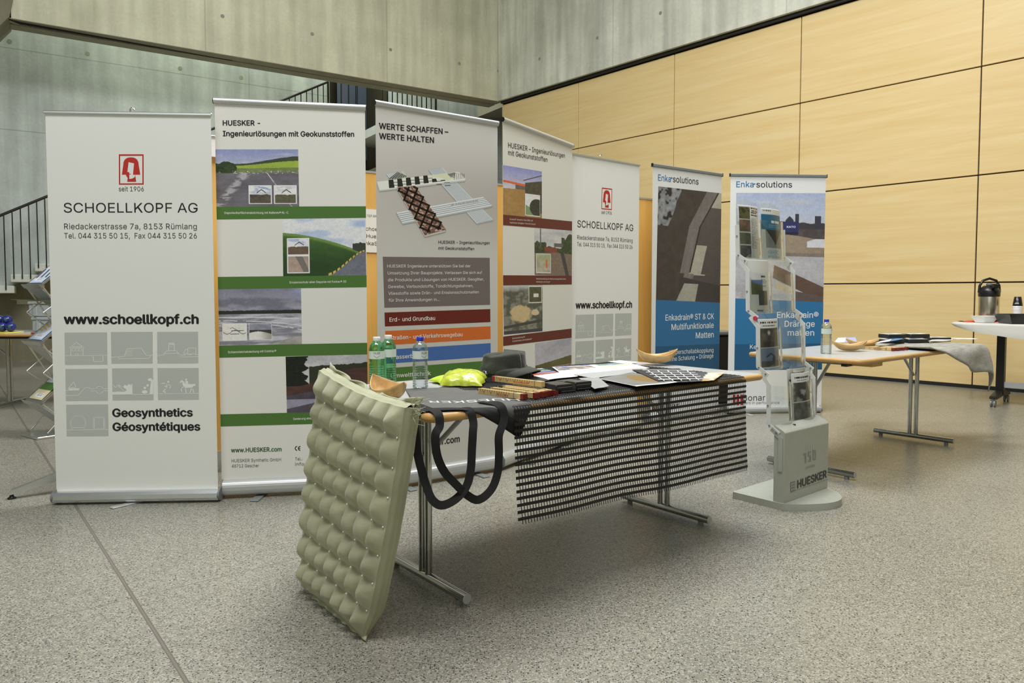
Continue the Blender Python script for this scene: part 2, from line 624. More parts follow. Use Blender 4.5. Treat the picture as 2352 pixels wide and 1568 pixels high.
def text_geo(body, weight=0.0):
    if not FONT or not any(c_ in body for c_ in 'KkPRD4'): return text_raw(body, weight)
    # a few letters are drawn stroke by stroke between the set pieces of the line
    key = ('*', body, round(weight, 4))
    if key in _tc: return _tc[key]
    Vs = []; Fs = []; x = 0.0; piece = ''
    o0 = 0

    def put(V, F):
        nonlocal o0
        if len(V) == 0: return
        Vs.extend([tuple(p) for p in V]); Fs.extend([tuple(o0 + k for k in f) for f in F]); o0 += len(V)

    def flush():
        nonlocal x, piece
        if piece:
            if piece.strip():
                V, F = text_raw('H' + piece, weight) if piece[0] == ' ' else text_raw(piece, weight)
                if piece[0] == ' ':
                    V, F = text_raw(piece.lstrip(), weight)
                    put(V + np.array([x + _adv(piece[:len(piece) - len(piece.lstrip())]), 0]), F)
                else:
                    put(V + np.array([x, 0]), F)
            x += _adv(piece); piece = ''
    e = cap_height() / 0.727
    sw = 0.092

    def stroke(pts, w=sw):
        for (ax, ay), (bx, by) in zip(pts[:-1], pts[1:]):
            dx, dy = bx - ax, by - ay
            L = math.hypot(dx, dy)
            dx, dy = dx / L, dy / L
            nx, ny = -dy * w / 2, dx * w / 2
            k = 0.004 if len(pts) > 2 else 0.0
            put(np.array([(x + (ax - dx * k - nx) * e, (ay - dy * k - ny) * e), (x + (bx + dx * k - nx) * e, (by + dy * k - ny) * e),
                          (x + (bx + dx * k + nx) * e, (by + dy * k + ny) * e), (x + (ax - dx * k + nx) * e, (ay - dy * k + ny) * e)]), [(0, 1, 2, 3)])

    def quad(*p):
        put(np.array([(x + q[0] * e, q[1] * e) for q in p]), [(0, 1, 2, 3)])

    def arc(cx, cy, rx, ry):
        return [(cx + rx * math.cos(t), cy + ry * math.sin(t)) for t in np.linspace(math.pi / 2, -math.pi / 2, 13)]
    H_ = 0.727
    for ch in body:
        if ch in 'KkPRD4':
            flush()
            if ch in 'Kk':
                Hh, Xh, Wd, l = (0.727, 0.727, 0.655, 0.085) if ch == 'K' else (0.756, 0.546, 0.545, 0.075)
                stroke([(l + sw / 2, 0), (l + sw / 2, Hh)])
                a_ = l + sw * 0.9; r = Wd - 0.02
                quad((a_, Xh * 0.28), (r - 0.005, Xh), (r - 0.125, Xh), (a_, Xh * 0.46))
                m = a_ + 0.36 * (r - a_)
                quad((m - 0.055, Xh * 0.52), (r - 0.105, 0), (r + 0.01, 0), (m + 0.02, Xh * 0.64))
            elif ch in 'PR':
                Wd = 0.625 if ch == 'P' else 0.645
                l = 0.085; yt = H_ - sw / 2; yb = 0.325
                stroke([(l + sw / 2, 0), (l + sw / 2, H_)])
                stroke([(l + 0.02, yt)] + arc(0.345, (yt + yb) / 2, (yt - yb) / 2, (yt - yb) / 2) + [(l + 0.02, yb)])
                if ch == 'R': quad((0.315, 0.33), (0.495, 0), (0.605, 0), (0.415, 0.33))
            elif ch == 'D':
                Wd = 0.725; l = 0.085
                stroke([(l + sw / 2, 0), (l + sw / 2, H_)])
                stroke([(l + 0.02, H_ - sw / 2)] + arc(0.325, H_ / 2, 0.295, H_ / 2 - sw / 2) + [(l + 0.02, sw / 2)])
            else:
                Wd = 0.655
                stroke([(0.455, 0), (0.455, H_)])
                stroke([(0.035, 0.185), (0.605, 0.185)], 0.082)
                quad((0.035, 0.15), (0.145, 0.15), (0.475, H_), (0.385, H_))
            x += (Wd + 0.010) * e
        else:
            piece += ch
    flush()
    _tc[key] = (np.array(Vs), Fs)
    return _tc[key]


def text_raw(body, weight=0.0):
    key = (body, round(weight, 4))
    if key in _tc: return _tc[key]
    cu = bpy.data.curves.new('lettering_source', 'FONT')
    cu.body = body
    if FONT: cu.font = FONT
    cu.size = 1.0; cu.offset = 0.0 if FONT else weight; cu.resolution_u = 3
    ob = bpy.data.objects.new('lettering_source', cu)
    COL.objects.link(ob)
    dg = bpy.context.evaluated_depsgraph_get()
    dg.update()
    me = bpy.data.meshes.new_from_object(ob.evaluated_get(dg))
    V = np.array([v.co[:2] for v in me.vertices]) if len(me.vertices) else np.zeros((0, 2))
    Fs = [tuple(p.vertices) for p in me.polygons]
    bpy.data.objects.remove(ob); bpy.data.curves.remove(cu); bpy.data.meshes.remove(me)
    _tc[key] = (V, Fs)
    return _tc[key]


_CAP = None


def cap_height():
    global _CAP
    if _CAP is None:
        V, _f = text_raw('H')
        _CAP = float(V[:, 1].max() - V[:, 1].min())
    return _CAP


class Art:
    """printing on a flat face. Local frame of the face: x to the right, z up, front towards -y."""
    STEP = 0.00025

    def __init__(s, mb, y=0.0, pxmap=None, mat=0, xform=None):
        s.mb = mb; s.y = y; s.px = pxmap; s.mat = mat
        s.x = xform or (lambda u, z: (u, z))

    def P(s, u, z, layer):
        u, z = s.x(u, z)
        return (u, s.y - s.STEP * layer, z)

    def loc(s, p, px):
        return s.px(*p) if px else p

    def poly(s, pts, rgb, layer=1, px=True):
        q = [s.loc(p, px) for p in pts]
        s.mb.add([s.P(u, z, layer) for u, z in q], [tuple(range(len(q)))], s.mat, (*ink(rgb), 1))

    def line(s, pts, w, rgb, layer=3, px=True, closed=False):
        """stroke; w in metres"""
        q = [np.array(s.loc(p, px), float) for p in pts]
        if closed: q = q + [q[0]]
        for a, b in zip(q[:-1], q[1:]):
            d = b - a; L = np.linalg.norm(d)
            if L < 1e-6: continue
            d /= L; n = np.array([-d[1], d[0]]) * w / 2; e = d * w / 2
            s.mb.add([s.P(*(a - e - n), layer), s.P(*(b + e - n), layer), s.P(*(b + e + n), layer), s.P(*(a - e + n), layer)], [(0, 1, 2, 3)], s.mat, (*ink(rgb), 1))

    def text(s, body, p0, p1, cap, rgb, weight=0.0, layer=4, px=True):
        """p0/p1: left and right end of the base line; cap: capital height (photo px if px, else metres)"""
        V, Fs = text_geo(body, weight)
        if len(V) == 0: return
        a = np.array(s.loc(p0, px)); b = np.array(s.loc(p1, px))
        if px:
            c = np.array(s.px(p0[0], p0[1] - cap)); hgt = abs(c[1] - a[1])
        else:
            hgt = cap
        d = b - a
        x0, x1 = V[:, 0].min(), V[:, 0].max()
        sx = 1.0 / (x1 - x0)
        sy = hgt / cap_height()
        up = np.array([0.0, 1.0])
        shifts = [(0.0, 0.0)]
        if FONT and weight > 0.001:   # heavier stroke: a few copies a hair apart
            w = weight * 1.1
            shifts = [(0.0, 0.0), (w, 0.0), (-w, 0.0), (0.0, w * 0.7), (0.0, -w * 0.7)]
        for q, (ox, oy) in enumerate(shifts):
            out = [s.P(*(a + d * ((x + ox - x0) * sx) + up * ((y + oy) * sy)), layer + 0.15 * q) for x, y in V]
            s.mb.add(out, Fs, s.mat, (*ink(rgb), 1))

    def photo(s, quad, fn, nx=64, ny=44, layer=1, px=True):
        """quad TL,TR,BR,BL"""
        q = [np.array(s.loc(p, px), float) for p in quad]
        S, T = np.meshgrid(np.linspace(0, 1, nx), np.linspace(0, 1, ny))
        G = (q[0] * (1 - S[..., None]) + q[1] * S[..., None]) * (1 - T[..., None]) + (q[3] * (1 - S[..., None]) + q[2] * S[..., None]) * T[..., None]
        pic = fn(S, T)
        gr = 0.55 * fbm(S * nx * 0.35, T * ny * 0.35, 77, 3) + 0.45 * fbm(S * nx * 0.12, T * ny * 0.12, 31, 3)
        col = ink_np(pic * (0.90 + 0.20 * gr)[..., None])
        G3 = np.array([[s.P(u, z, layer) for u, z in row] for row in G])
        s.mb.grid(G3, s.mat, col, smooth=False)

    def frame(s, quad, rgb, w, layer=3, px=True):
        s.line(list(quad), w, rgb, layer, px, closed=True)


# ------------------------------------------------------------------ materials of the place
M_FLOOR = mk_terrazzo('speckled_terrazzo')
M_CONC = mk_concrete('warm_fair_concrete', (172, 173, 150), (193, 194, 172), 1.55, (), 0.35)
M_CONC_R = mk_concrete('grey_fair_concrete', (178, 180, 166), (203, 205, 192), 1.55, (), 0.55)
M_CONC_B = mk_concrete('cool_fair_concrete', (152, 159, 154), (182, 189, 184), 2.1, (3.74, 5.03), 0.45)
M_CONC_D = mk_concrete('shaded_concrete', (98, 96, 80), (120, 117, 98), 0, (), 0.3)  # concrete with shade put into its colour: left pier and understairs panel
M_STEP = mk('cast_step_concrete', (186, 190, 182), 0.75, var=0.06, scale=9)
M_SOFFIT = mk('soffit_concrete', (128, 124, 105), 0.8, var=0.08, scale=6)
M_BLACK = mk('matt_black', (20, 20, 18), 0.6, var=0.1)
M_PLUG = mk('formwork_plug', (128, 132, 116), 0.85, var=0.1)
M_PANEL = mk_wood_panel('birch_veneer', (203, 177, 123), (214, 190, 142), (0.5, 1.0, 9.0), 1.2, 0.38, 0.5)
M_PIN = mk_wood_panel('yellow_beech_board', (196, 152, 76), (208, 167, 94), (9.0, 1.0, 0.7), 1.2, 0.5, 0.3)
M_BEECH = mk_wood_panel('beech_edge', (158, 122, 72), (182, 146, 92), (1.0, 1.0, 9.0), 6.0, 0.4, 0.3)
M_LAM = mk('white_laminate', (162, 165, 165), 0.28, var=0.02, scale=30)
M_CHROME = mk('chrome_tube', (158, 160, 158), 0.09, 1.0, var=0.03, scale=10)
M_ALU = mk('brushed_aluminium', (200, 203, 203), 0.32, 1.0, var=0.05, scale=60, stretch=(0.2, 8, 8))
M_ALUW = mk('satin_anodised_aluminium', (176, 178, 177), 0.38, 0.55, var=0.04, scale=60, stretch=(0.2, 8, 8))
M_GREYPL = mk('grey_plastic', (108, 112, 112), 0.45, var=0.04)
M_BLKPL = mk('black_plastic', (24, 24, 25), 0.32, var=0.08)
M_PRINT = mk_print('printed_banner_film', 0.42)
M_PAPER = mk_print('printed_paper', 0.38)
M_WHITE = mk('white_paper', (222, 222, 216), 0.6, var=0.02)
M_BANNERBACK = mk('banner_film_back', (196, 197, 190), 0.5, var=0.02)
M_RAIL = mk('dark_railing_steel', (38, 36, 33), 0.45, 0.3, var=0.05)
M_DOORBLUE = mk('blue_grey_door', (78, 88, 104), 0.4, var=0.05)
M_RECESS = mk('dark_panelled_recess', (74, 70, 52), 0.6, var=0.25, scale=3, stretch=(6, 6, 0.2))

# ------------------------------------------------------------------ floor
mb = MB()
mb.add([(-13, -7, 0), (12, -7, 0), (12, 20, 0), (-13, 20, 0)], [(0, 1, 2, 3)])
struct(mb.build('floor', M_FLOOR))

# ------------------------------------------------------------------ wood-panelled wall on the right
WD = np.array([0.669, -0.743, 0.0])
WROT = math.atan2(-0.743, 0.669)
WA = np.array([4.246, 9.783, 0.0])


def wall_px(px, py, y=0.0):
    n = np.array([0.743, 0.669, 0])
    q = at_plane(px, py, WA + n * y, n)
    return np.dot(q - WA, WD), q[2]


mb = MB()
joints = [-6.65, -4.555, -2.48, -0.39, 1.785, 3.88, 5.98, 8.08, 10.2]
lev = [0.035, 1.25, 2.5, 3.75, 4.93]
for a, b in zip(joints[:-1], joints[1:]):
    for z0, z1 in zip(lev[:-1], lev[1:]):
        mb.box(a + 0.007, b - 0.007, 0, 0.03, z0 + 0.008, z1 - 0.008, 0, bev=0.003)
mb.box(-6.65, 10.2, 0.03, 0.25, 0.0, 4.98, 1)
struct(mb.build('wall_right', [M_PANEL, M_BLACK], loc=tuple(WA), rot=(0, 0, WROT)))
mb = MB()
mb.box(-6.65, 10.2, 0.004, 0.03, 0.0, 0.042, 0)
struct(mb.build('baseboard_right', M_BLACK, loc=tuple(WA), rot=(0, 0, WROT)))


def plugs(mb, pts, mapper, mat, r=0.03):
    for p in pts:
        u, z = mapper(*p)
        n = 14
        mb.add([(u + r * math.cos(2 * math.pi * k / n), -0.003, z + r * math.sin(2 * math.pi * k / n)) for k in range(n)], [tuple(range(n))], mat)


# concrete beam above the wood wall
mb = MB()
yb = -0.12
mb.box(-6.62, 10.2, yb, 0.55, 4.985, 9.5, 0)
mb.box(-6.62, 10.2, yb + 0.06, 0.5, 4.94, 4.985, 1)
for p in [(1517, 30), (1239, 135), (1372, 87)]:
    u, z = wall_px(*p, y=yb)
    n = 14
    mb.add([(u + 0.028 * math.cos(2 * math.pi * k / n), yb - 0.003, z + 0.028 * math.sin(2 * math.pi * k / n)) for k in range(n)], [tuple(range(n))], 2)
struct(mb.build('wall_upper_right', [M_CONC_R, M_BLACK, M_PLUG], loc=tuple(WA), rot=(0, 0, WROT)))

# ------------------------------------------------------------------ concrete beam across the back and the stair wall behind
BD = np.array([0.840, 0.542, 0.0]); BD /= np.linalg.norm(BD)
BN = np.array([-BD[1], BD[0], 0.0])
BROT = math.atan2(BD[1], BD[0])
BA = np.array([-7.034, 10.28, 0.0])


def beam_px(px, py):
    q = at_plane(px, py, BA, BN)
    return np.dot(q - BA, BD), q[2]


mb = MB()
mb.box(0.0, 8.12, 0, 0.20, 4.98, 9.5, 0)
mb.box(0.0, 8.12, 0.26, 0.50, 4.98, 9.5, 0)
mb.box(0.0, 8.12, 0.19, 0.27, 5.04, 9.5, 1)
mb.box(-0.02, 8.12, -0.002, 0.20, 4.974, 4.984, 2)
mb.box(-0.02, 8.12, 0.26, 0.50, 4.974, 4.984, 2)
plugs(mb, [(717, 78), (897, 114), (1055, 146), (511, 37), (1145, 163)], beam_px, 3)
struct(mb.build('wall_upper_back', [M_CONC, M_BLACK, M_SOFFIT, M_PLUG], loc=tuple(BA), rot=(0, 0, BROT)))

# leaning dark pier at the left end of that beam
mb = MB()
mb.prism([(0.62, 9.5), (0.06, 5.40), (-0.02, 4.98), (-0.30, 4.62), (-0.75, 4.0), (-2.2, 3.0), (-3.6, 3.0), (-3.6, 9.5)], 'y', -0.06, 0.62, 0)
mb.tube([(-3.4, -0.09, 5.10), (-0.3, -0.09, 5.03), (0.1, 0.10, 4.965), (3.0, 0.23, 4.99)], 0.022, 8, 1)
struct(mb.build('wall_left', [M_CONC_D, M_BLACK], loc=tuple(BA), rot=(0, 0, BROT)))

# stair wall: pieces left and right of a dark recess
SA = at_z(50, 832, 0.0)


def stair_px(px, py):
    q = at_plane(px, py, SA, BN)
    return np.dot(q - SA, BD), q[2]


s_a = stair_px(757, 220)[0]
s_b = stair_px(905, 220)[0]
mb = MB()
mb.box(-6.0, s_a, 0, 0.3, 0, 9.5, 0)
mb.box(s_b, 12.0, 0, 0.3, 0, 9.5, 0)
plugs(mb, [(22, 95), (201, 123), (414, 157), (554, 178)], stair_px, 1, 0.034)
struct(mb.build('wall_back', [M_CONC_B, M_PLUG], loc=tuple(SA), rot=(0, 0, BROT)))
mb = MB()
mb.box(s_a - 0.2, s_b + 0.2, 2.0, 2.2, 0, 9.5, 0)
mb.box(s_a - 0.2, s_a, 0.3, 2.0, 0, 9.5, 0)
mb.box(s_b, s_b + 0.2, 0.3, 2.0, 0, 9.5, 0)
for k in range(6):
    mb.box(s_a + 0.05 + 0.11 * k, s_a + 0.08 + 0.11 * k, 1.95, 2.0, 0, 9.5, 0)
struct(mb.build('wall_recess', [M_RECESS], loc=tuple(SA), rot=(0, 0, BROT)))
sd = stair_px(834, 220)[0]
mb = MB()
mb.box(sd, sd + 0.46, 1.55, 1.6, 4.15, 6.3, 0)
mb.box(sd + 0.48, sd + 0.75, 1.55, 1.6, 4.15, 6.3, 0)
for k in range(3):
    mb.box(sd + 0.08 + 0.17 * k, sd + 0.10 + 0.17 * k, 1.53, 1.55, 4.3, 6.2, 1)
struct(mb.build('door_1', [M_DOORBLUE, M_RAIL], loc=tuple(SA), rot=(0, 0, BROT)))
# dark panel added below the stair line, its colour standing in for shade
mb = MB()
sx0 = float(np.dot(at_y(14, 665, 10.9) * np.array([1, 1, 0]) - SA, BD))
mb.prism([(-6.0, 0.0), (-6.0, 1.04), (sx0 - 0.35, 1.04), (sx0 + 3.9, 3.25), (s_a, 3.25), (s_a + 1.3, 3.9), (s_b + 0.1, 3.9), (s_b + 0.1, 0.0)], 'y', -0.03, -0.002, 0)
struct(mb.build('understairs_shade_panel', M_CONC_D, loc=tuple(SA), rot=(0, 0, BROT)))
# slab over the landing beside the end of the wood wall
mb = MB()
mb.box(8.55, 9.8, 0.55, 1.75, 5.08, 5.35, 0)
struct(mb.build('ceiling_landing', M_SOFFIT, loc=tuple(BA), rot=(0, 0, BROT)))
# walls out of view that close the room
mb = MB(); mb.box(-13, 12, -7.2, -7, 0, 7.5, 0)
struct(mb.build('wall_front', M_CONC))
mb = MB(); mb.box(-13.2, -13, -7, 20, 0, 7.5, 0)
struct(mb.build('wall_side', M_CONC))

# ------------------------------------------------------------------ staircase with railing along the stair wall
RA = at_y(14, 665, 10.9) * np.array([1, 1, 0])
st = thing('staircase', 'cantilevered concrete steps with a dark bar railing climbing the rear wall', 'staircase', tuple(RA), BROT)
depth = float(np.dot(SA - RA, BN))
for k in range(0, 13):
    x0 = -0.25 + 0.31 * k
    z0 = 1.125 + 0.170 * k
    m_ = MB(); m_.box(x0, x0 + 0.352, 0.0, depth - 0.002, z0, z0 + 0.115, 0, bev=0.006)
    m_.build('step', M_STEP, st)
m_ = MB(); m_.box(4.05, 5.2, 0.0, depth - 0.002, 3.25, 3.42, 0)
m_.build('landing', M_STEP, st)
hr = lambda x: 2.316 + 0.548 * x
m_ = MB()
m_.tube([(-0.9, 0, hr(-0.9)), (5.03, 0, hr(5.03))], 0.021, 8)
m_.tube([(5.03, 0, hr(5.03)), (5.03, 0, 3.4)], 0.021, 8)
m_.build('handrail', M_RAIL, st)
nb = 0
x = -0.21
while x < 5.0:
    k = max(0, min(12, int((x + 0.25) / 0.31)))
    zb = 1.125 + 0.170 * k + 0.05
    if x > 3.9: zb = 3.35
    m_ = MB(); m_.tube([(x, -0.012, zb), (x, -0.012, hr(x))], 0.0095, 6)
    m_.build('baluster', M_RAIL, st)
    x += 0.105
# upper gallery railing
gl = at_plane(878, 215, RA, BN)
gl_x = float(np.dot(gl - RA, BD))
gr_ = float(np.dot(at_plane(1001, 215, RA, BN) - RA, BD))
ga = thing('gallery_railing', 'dark upright bar railing of the upper gallery behind the grey banner', 'railing', tuple(RA + BD * gl_x), BROT)
m_ = MB(); m_.box(0, gr_ - gl_x, -0.02, 0.02, 5.30, 5.34, 0); m_.build('top_rail', M_RAIL, ga)
n = 11
for k in range(n + 1):
    xx = (gr_ - gl_x) * k / n
    m_ = MB(); m_.tube([(xx, 0, 4.42), (xx, 0, 5.31)], 0.012 if k < n else 0.022, 6); m_.build('baluster', M_RAIL, ga)
m_ = MB(); m_.box(-0.1, gr_ - gl_x + 0.1, -0.05, 1.4, 4.25, 4.42, 0); m_.build('gallery_slab', M_STEP, ga)


# ------------------------------------------------------------------ row of pinboards behind the banners
PA = at_z(500, 1085, 0.0)


def pin_px(px, py, s0=0.0):
    q = at_plane(px, py, PA, BN)
    return np.dot(q - PA, BD) - s0, q[2]


pin_labels = ['yellow wooden pinboard behind the first two banners from the left',
              'yellow wooden pinboard with a white notice behind the gap at the grey banner',
              'yellow wooden pinboard seen between the grey banner and the dark red banded banner',
              'yellow wooden pinboard right of the farther plain white company banner']
pin_s = [-0.78, 0.40, 1.56, 2.72]
for i, s0 in enumerate(pin_s):
    b = thing('pinboard', pin_labels[i], 'pinboard', tuple(PA + BD * s0), BROT, 'yellow pinboards behind the banners')
    w = 1.14
    m_ = MB(); m_.box(0.012, w - 0.012, 0.0, 0.024, 0.135, 1.952, 0); m_.build('board', M_PIN, b)
    m_ = MB()
    m_.box(0, w, -0.004, 0.028, 1.952, 1.966, 0)
    m_.box(0, w, -0.004, 0.028, 0.075, 0.135, 0)
    m_.box(0, 0.012, -0.004, 0.028, 0.135, 1.952, 0); m_.box(w - 0.012, w, -0.004, 0.028, 0.135, 1.952, 0)
    m_.build('frame', M_ALUW, b)
    for xx in (0.04, w - 0.04):
        m_ = MB(); m_.tube([(xx, 0.045, 0.0), (xx, 0.045, 1.9)], 0.015, 8); m_.build('post', M_ALU, b)
        m_ = MB(); m_.box(xx - 0.02, xx + 0.02, -0.16, 0.26, 0.0, 0.03, 0, bev=0.005); m_.build('foot', M_ALU, b)
    if i == 0:
        # long sloping foot that shows at the left of the first banner
        m_ = MB()
        m_.prism([(-0.30, 0.022), (-0.28, 0.05), (0.06, 0.16), (0.06, 0.10)], 'y', -0.02, 0.02, 0)
        m_.build('outrigger_foot', M_ALU, b)
        m_ = MB(); m_.lathe([(0.018, 0), (0.022, 0.006), (0.012, 0.012), (0.008, 0.026)], 14, c=(-0.28, 0))
        m_.build('foot_pad', M_BLKPL, b)
        m_ = MB(); m_.box(0.35, 0.86, -0.03, -0.006, 1.955, 2.066, 0); m_.build('header_sheet', M_WHITE, b)
        m_ = MB(); m_.box(0.35, 0.86, -0.036, 0.0, 2.066, 2.084, 0, bev=0.004); m_.build('header_rail', M_ALU, b)
# notice on the second board
nt_ = thing('paper_notice', 'white printed notice pinned to the board between green banded and grey banners', 'notice', tuple(PA + BD * 0.78 - BN * 0.006), BROT)
m_ = MB()
m_.box(0, 0.55, -0.001, 0.0, 1.405, 1.703, 0, col=(*ink((214, 214, 206)), 1))
ar = Art(m_, -0.0012, lambda px, py: pin_px(px, py, 0.78))
ar.text('TIEF.BAU', (841, 498), (868, 499), 5.0, (70, 70, 68), 0)
ar.text('Schoellkopf', (831, 529), (899, 532), 8.5, (45, 45, 45), 0)
ar.text('Huesker', (841, 546), (888, 548), 8.5, (45, 45, 45), 0)
ar.text('EnkaSolutions', (830, 562), (912, 566), 8.5, (45, 45, 45), 0)
m_.build('sheet', M_PAPER, nt_)
# dark suitcase-like box behind the two blue banners
bx = at_z(1660, 905, 0.0)
t = thing('black_bin', 'black box standing on the floor behind the gap between the two blue banners', 'box', (1.95, 7.35, 0), math.radians(20))
m_ = MB(); m_.box(-0.2, 0.3, -0.15, 0.15, 0.0, 0.70, 0, bev=0.02); m_.build('body', M_BLKPL, t)
m_ = MB(); m_.box(-0.21, 0.31, -0.16, 0.16, 0.70, 0.74, 0, bev=0.01); m_.build('lid', M_GREYPL, t)


# ------------------------------------------------------------------ roll-up banners
class Banner:
    """local frame: origin at the left front foot, x along the banner, y backwards, z up; film at y = SET"""
    SET = 0.045

    def __init__(s, name, label, Lp, Rp, fab, group=None):
        s.L = np.array([Lp[0], Lp[1], 0.0]); s.R = np.array([Rp[0], Rp[1], 0.0])
        d = s.R - s.L; s.w = float(np.linalg.norm(d)); s.d = d / s.w
        s.n = np.array([-s.d[1], s.d[0], 0.0])
        s.rot = math.atan2(s.d[1], s.d[0])
        s.o = thing(name, label, 'banner', tuple(s.L), s.rot, group)
        s.u0 = s.px(*fab[0])[0]; s.u1 = s.px(*fab[1])[0]

    def px(s, x, y):
        q = at_plane(x, y, s.L + s.n * s.SET, s.n)
        u = float(np.dot(q - s.L, s.d))
        if hasattr(s, 'u1'): u = min(max(u, s.u0), s.u1)
        return u, float(q[2])

    def film(s, ztop, zbot, base, art, cols=None):
        mb = MB()
        y = s.SET
        mb.box(s.u0, s.u1, y, y + 0.0012, zbot, ztop, 1)
        if cols is None:
            mb.add([(s.u0, y - 0.0001, zbot), (s.u1, y - 0.0001, zbot), (s.u1, y - 0.0001, ztop), (s.u0, y - 0.0001, ztop)], [(0, 1, 2, 3)], 0, (*ink(base), 1))
        else:
            S, T = np.meshgrid(np.linspace(0, 1, 16), np.linspace(0, 1, 30))
            G = np.stack([s.u0 + (s.u1 - s.u0) * S, 0 * S + y - 0.0001, ztop + (zbot - ztop) * T], -1)
            mb.grid(G, 0, ink_np(cols(S, T)), False)
        a = Art(mb, y - 0.0002, s.px)
        art(a)
        s.zt, s.zb = ztop, zbot
        mb.build('graphic_film', [M_PRINT, M_BANNERBACK], s.o)

    def huesker_hardware(s, feet):
        m_ = MB(); y = s.SET
        pr = [(y + 0.020 * math.cos(a) * 0.8, s.zt + 0.013 + 0.0155 * math.sin(a)) for a in np.linspace(0, 2 * math.pi, 20, endpoint=False)]
        m_.prism(pr, 'x', s.u0 - 0.004, s.u1 + 0.004, 0, smooth=True)
        r = m_.build('top_rail', M_ALUW, s.o)
        for x in (s.u0 - 0.006, s.u1 + 0.006):
            m_ = MB(); m_.prism([(p[0] * 1.0, p[1]) for p in pr], 'x', x - 0.002, x + 0.002, 0); m_.build('rail_end_cap', M_BLKPL, s.o)
        # ribbed cassette
        pr = []
        cy, cz, ry, rz = y + 0.012, 0.056, 0.056, 0.044
        for k in range(72):
            a = 2 * math.pi * k / 72
            q = 1.0
            if -0.55 < a - math.pi < 0.95: q = 1.0 - (0.018 if (k % 3 == 0) else 0.0)
            pr.append((cy + ry * q * math.copysign(abs(math.cos(a)) ** 0.75, math.cos(a)), cz + rz * q * math.copysign(abs(math.sin(a)) ** 0.75, math.sin(a))))
        m_ = MB(); m_.prism(pr, 'x', 0.006, s.w - 0.006, 0, smooth=True); m_.build('base_cassette', M_ALUW, s.o)
        for x in (0.003, s.w - 0.003):
            m_ = MB(); m_.prism([(cy + (p[0] - cy) * 1.03, cz + (p[1] - cz) * 1.03) for p in pr[::2]], 'x', x - 0.004, x + 0.004, 0); m_.build('end_cap', M_GREYPL, s.o)
        for fr, tilt in feet:
            m_ = MB(); m_.box(-0.024, 0.024, -0.115, 0.26, 0.0, 0.008, 0, M=Matrix.Translation((s.w * fr, s.SET, 0)) @ Matrix.Rotation(tilt, 4, 'Z'), bev=0.003)
            m_.build('foot', M_GREYPL, s.o)
        m_ = MB(); m_.tube([(s.w / 2, s.SET + 0.03, 0.05), (s.w / 2, s.SET + 0.03, s.zt)], 0.009, 8); m_.build('support_pole', M_ALU, s.o)

    def slim_hardware(s, feet, rail=(0.016, 0.010), hook=None, base_h=0.068, enka=False):
        m_ = MB(); y = s.SET
        m_.box(s.u0 - 0.008, s.u1 + 0.008, y - rail[1], y + rail[1], s.zt - 0.006, s.zt - 0.006 + rail[0], 0, bev=0.004)
        m_.build('top_rail', M_GREYPL if enka else M_ALU, s.o)
        if enka:
            for x in (s.u0 - 0.010, s.u1 + 0.004):
                m_ = MB(); m_.box(x, x + 0.007, y - rail[1] - 0.002, y + rail[1] + 0.002, s.zt - 0.009, s.zt - 0.003 + rail[0], 0, bev=0.002); m_.build('rail_end_cap', M_BLKPL, s.o)
        h = base_h
        pr = [(y - 0.038, 0.012), (y - 0.045, 0.022), (y - 0.045, h * 0.75), (y - 0.036, h * 0.95), (y - 0.02, h), (y + 0.05, h * 0.9), (y + 0.075, h * 0.5), (y + 0.07, 0.014), (y + 0.05, 0.008), (y - 0.02, 0.008)]
        m_ = MB(); m_.prism(pr, 'x', 0.006, s.w - 0.008, 0); m_.build('base_cassette', M_ALU if not enka else M_ALUW, s.o)
        m_ = MB(); m_.box(0.01, s.w - 0.012, y - 0.0465, y - 0.044, 0.024, 0.027, 0); m_.build('cassette_groove', M_GREYPL, s.o)
        for x in (0.003, s.w - 0.005):
            m_ = MB(); m_.prism([(y + 0.012 + 0.062 * math.cos(a), h / 2 + 0.004 + (h / 2 + 0.003) * math.sin(a)) for a in np.linspace(0, 2 * math.pi, 24, endpoint=False)], 'x', x - 0.005, x + 0.005, 0)
            m_.build('end_cap', M_GREYPL, s.o)
        for fr, tilt in feet:
            m_ = MB(); m_.box(-0.02, 0.02, -0.15, 0.28, 0.0, 0.006, 0, M=Matrix.Translation((s.w * fr, s.SET, 0)) @ Matrix.Rotation(tilt, 4, 'Z'), bev=0.002)
            m_.build('foot', M_ALUW, s.o)
        m_ = MB(); m_.tube([(s.w / 2, y + 0.03, 0.05), (s.w / 2, y + 0.03, s.zt)], 0.008, 8); m_.build('support_pole', M_ALU, s.o)
        if hook:
            m_ = MB()
            x = s.px(*hook)[0]
            m_.tube([(x - 0.012, y + 0.012, s.zt), (x - 0.012, y + 0.012, s.zt + 0.026), (x - 0.004, y + 0.012, s.zt + 0.034), (x + 0.006, y + 0.012, s.zt + 0.030), (x + 0.010, y + 0.012, s.zt + 0.022)], 0.004, 6)
            m_.build('pole_hook', M_CHROME, s.o)


# ---- pictures printed on the banners
def sky(S, T, seed, top, bot, cloud, cov=0.5, kx=3, ky=5):
    base = mixc(top * np.ones(S.shape + (3,)), bot, T)
    c = sst(cov - 0.12, cov + 0.2, fbm(S * kx, T * ky, seed, 5))
    return mixc(base, cloud, c)


def inset(col, S, T, box, fn, border=0.012, bc=(222, 222, 216)):
    x0, y0, x1, y1 = box
    inb = (S > x0 - border) & (S < x1 + border) & (T > y0 - border * 1.4) & (T < y1 + border * 1.4)
    col = np.where(inb[..., None], C3(*bc), col)
    ins = (S > x0) & (S < x1) & (T > y0) & (T < y1)
    sub = fn((S - x0) / (x1 - x0), (T - y0) / (y1 - y0))
    return np.where(ins[..., None], sub, col)


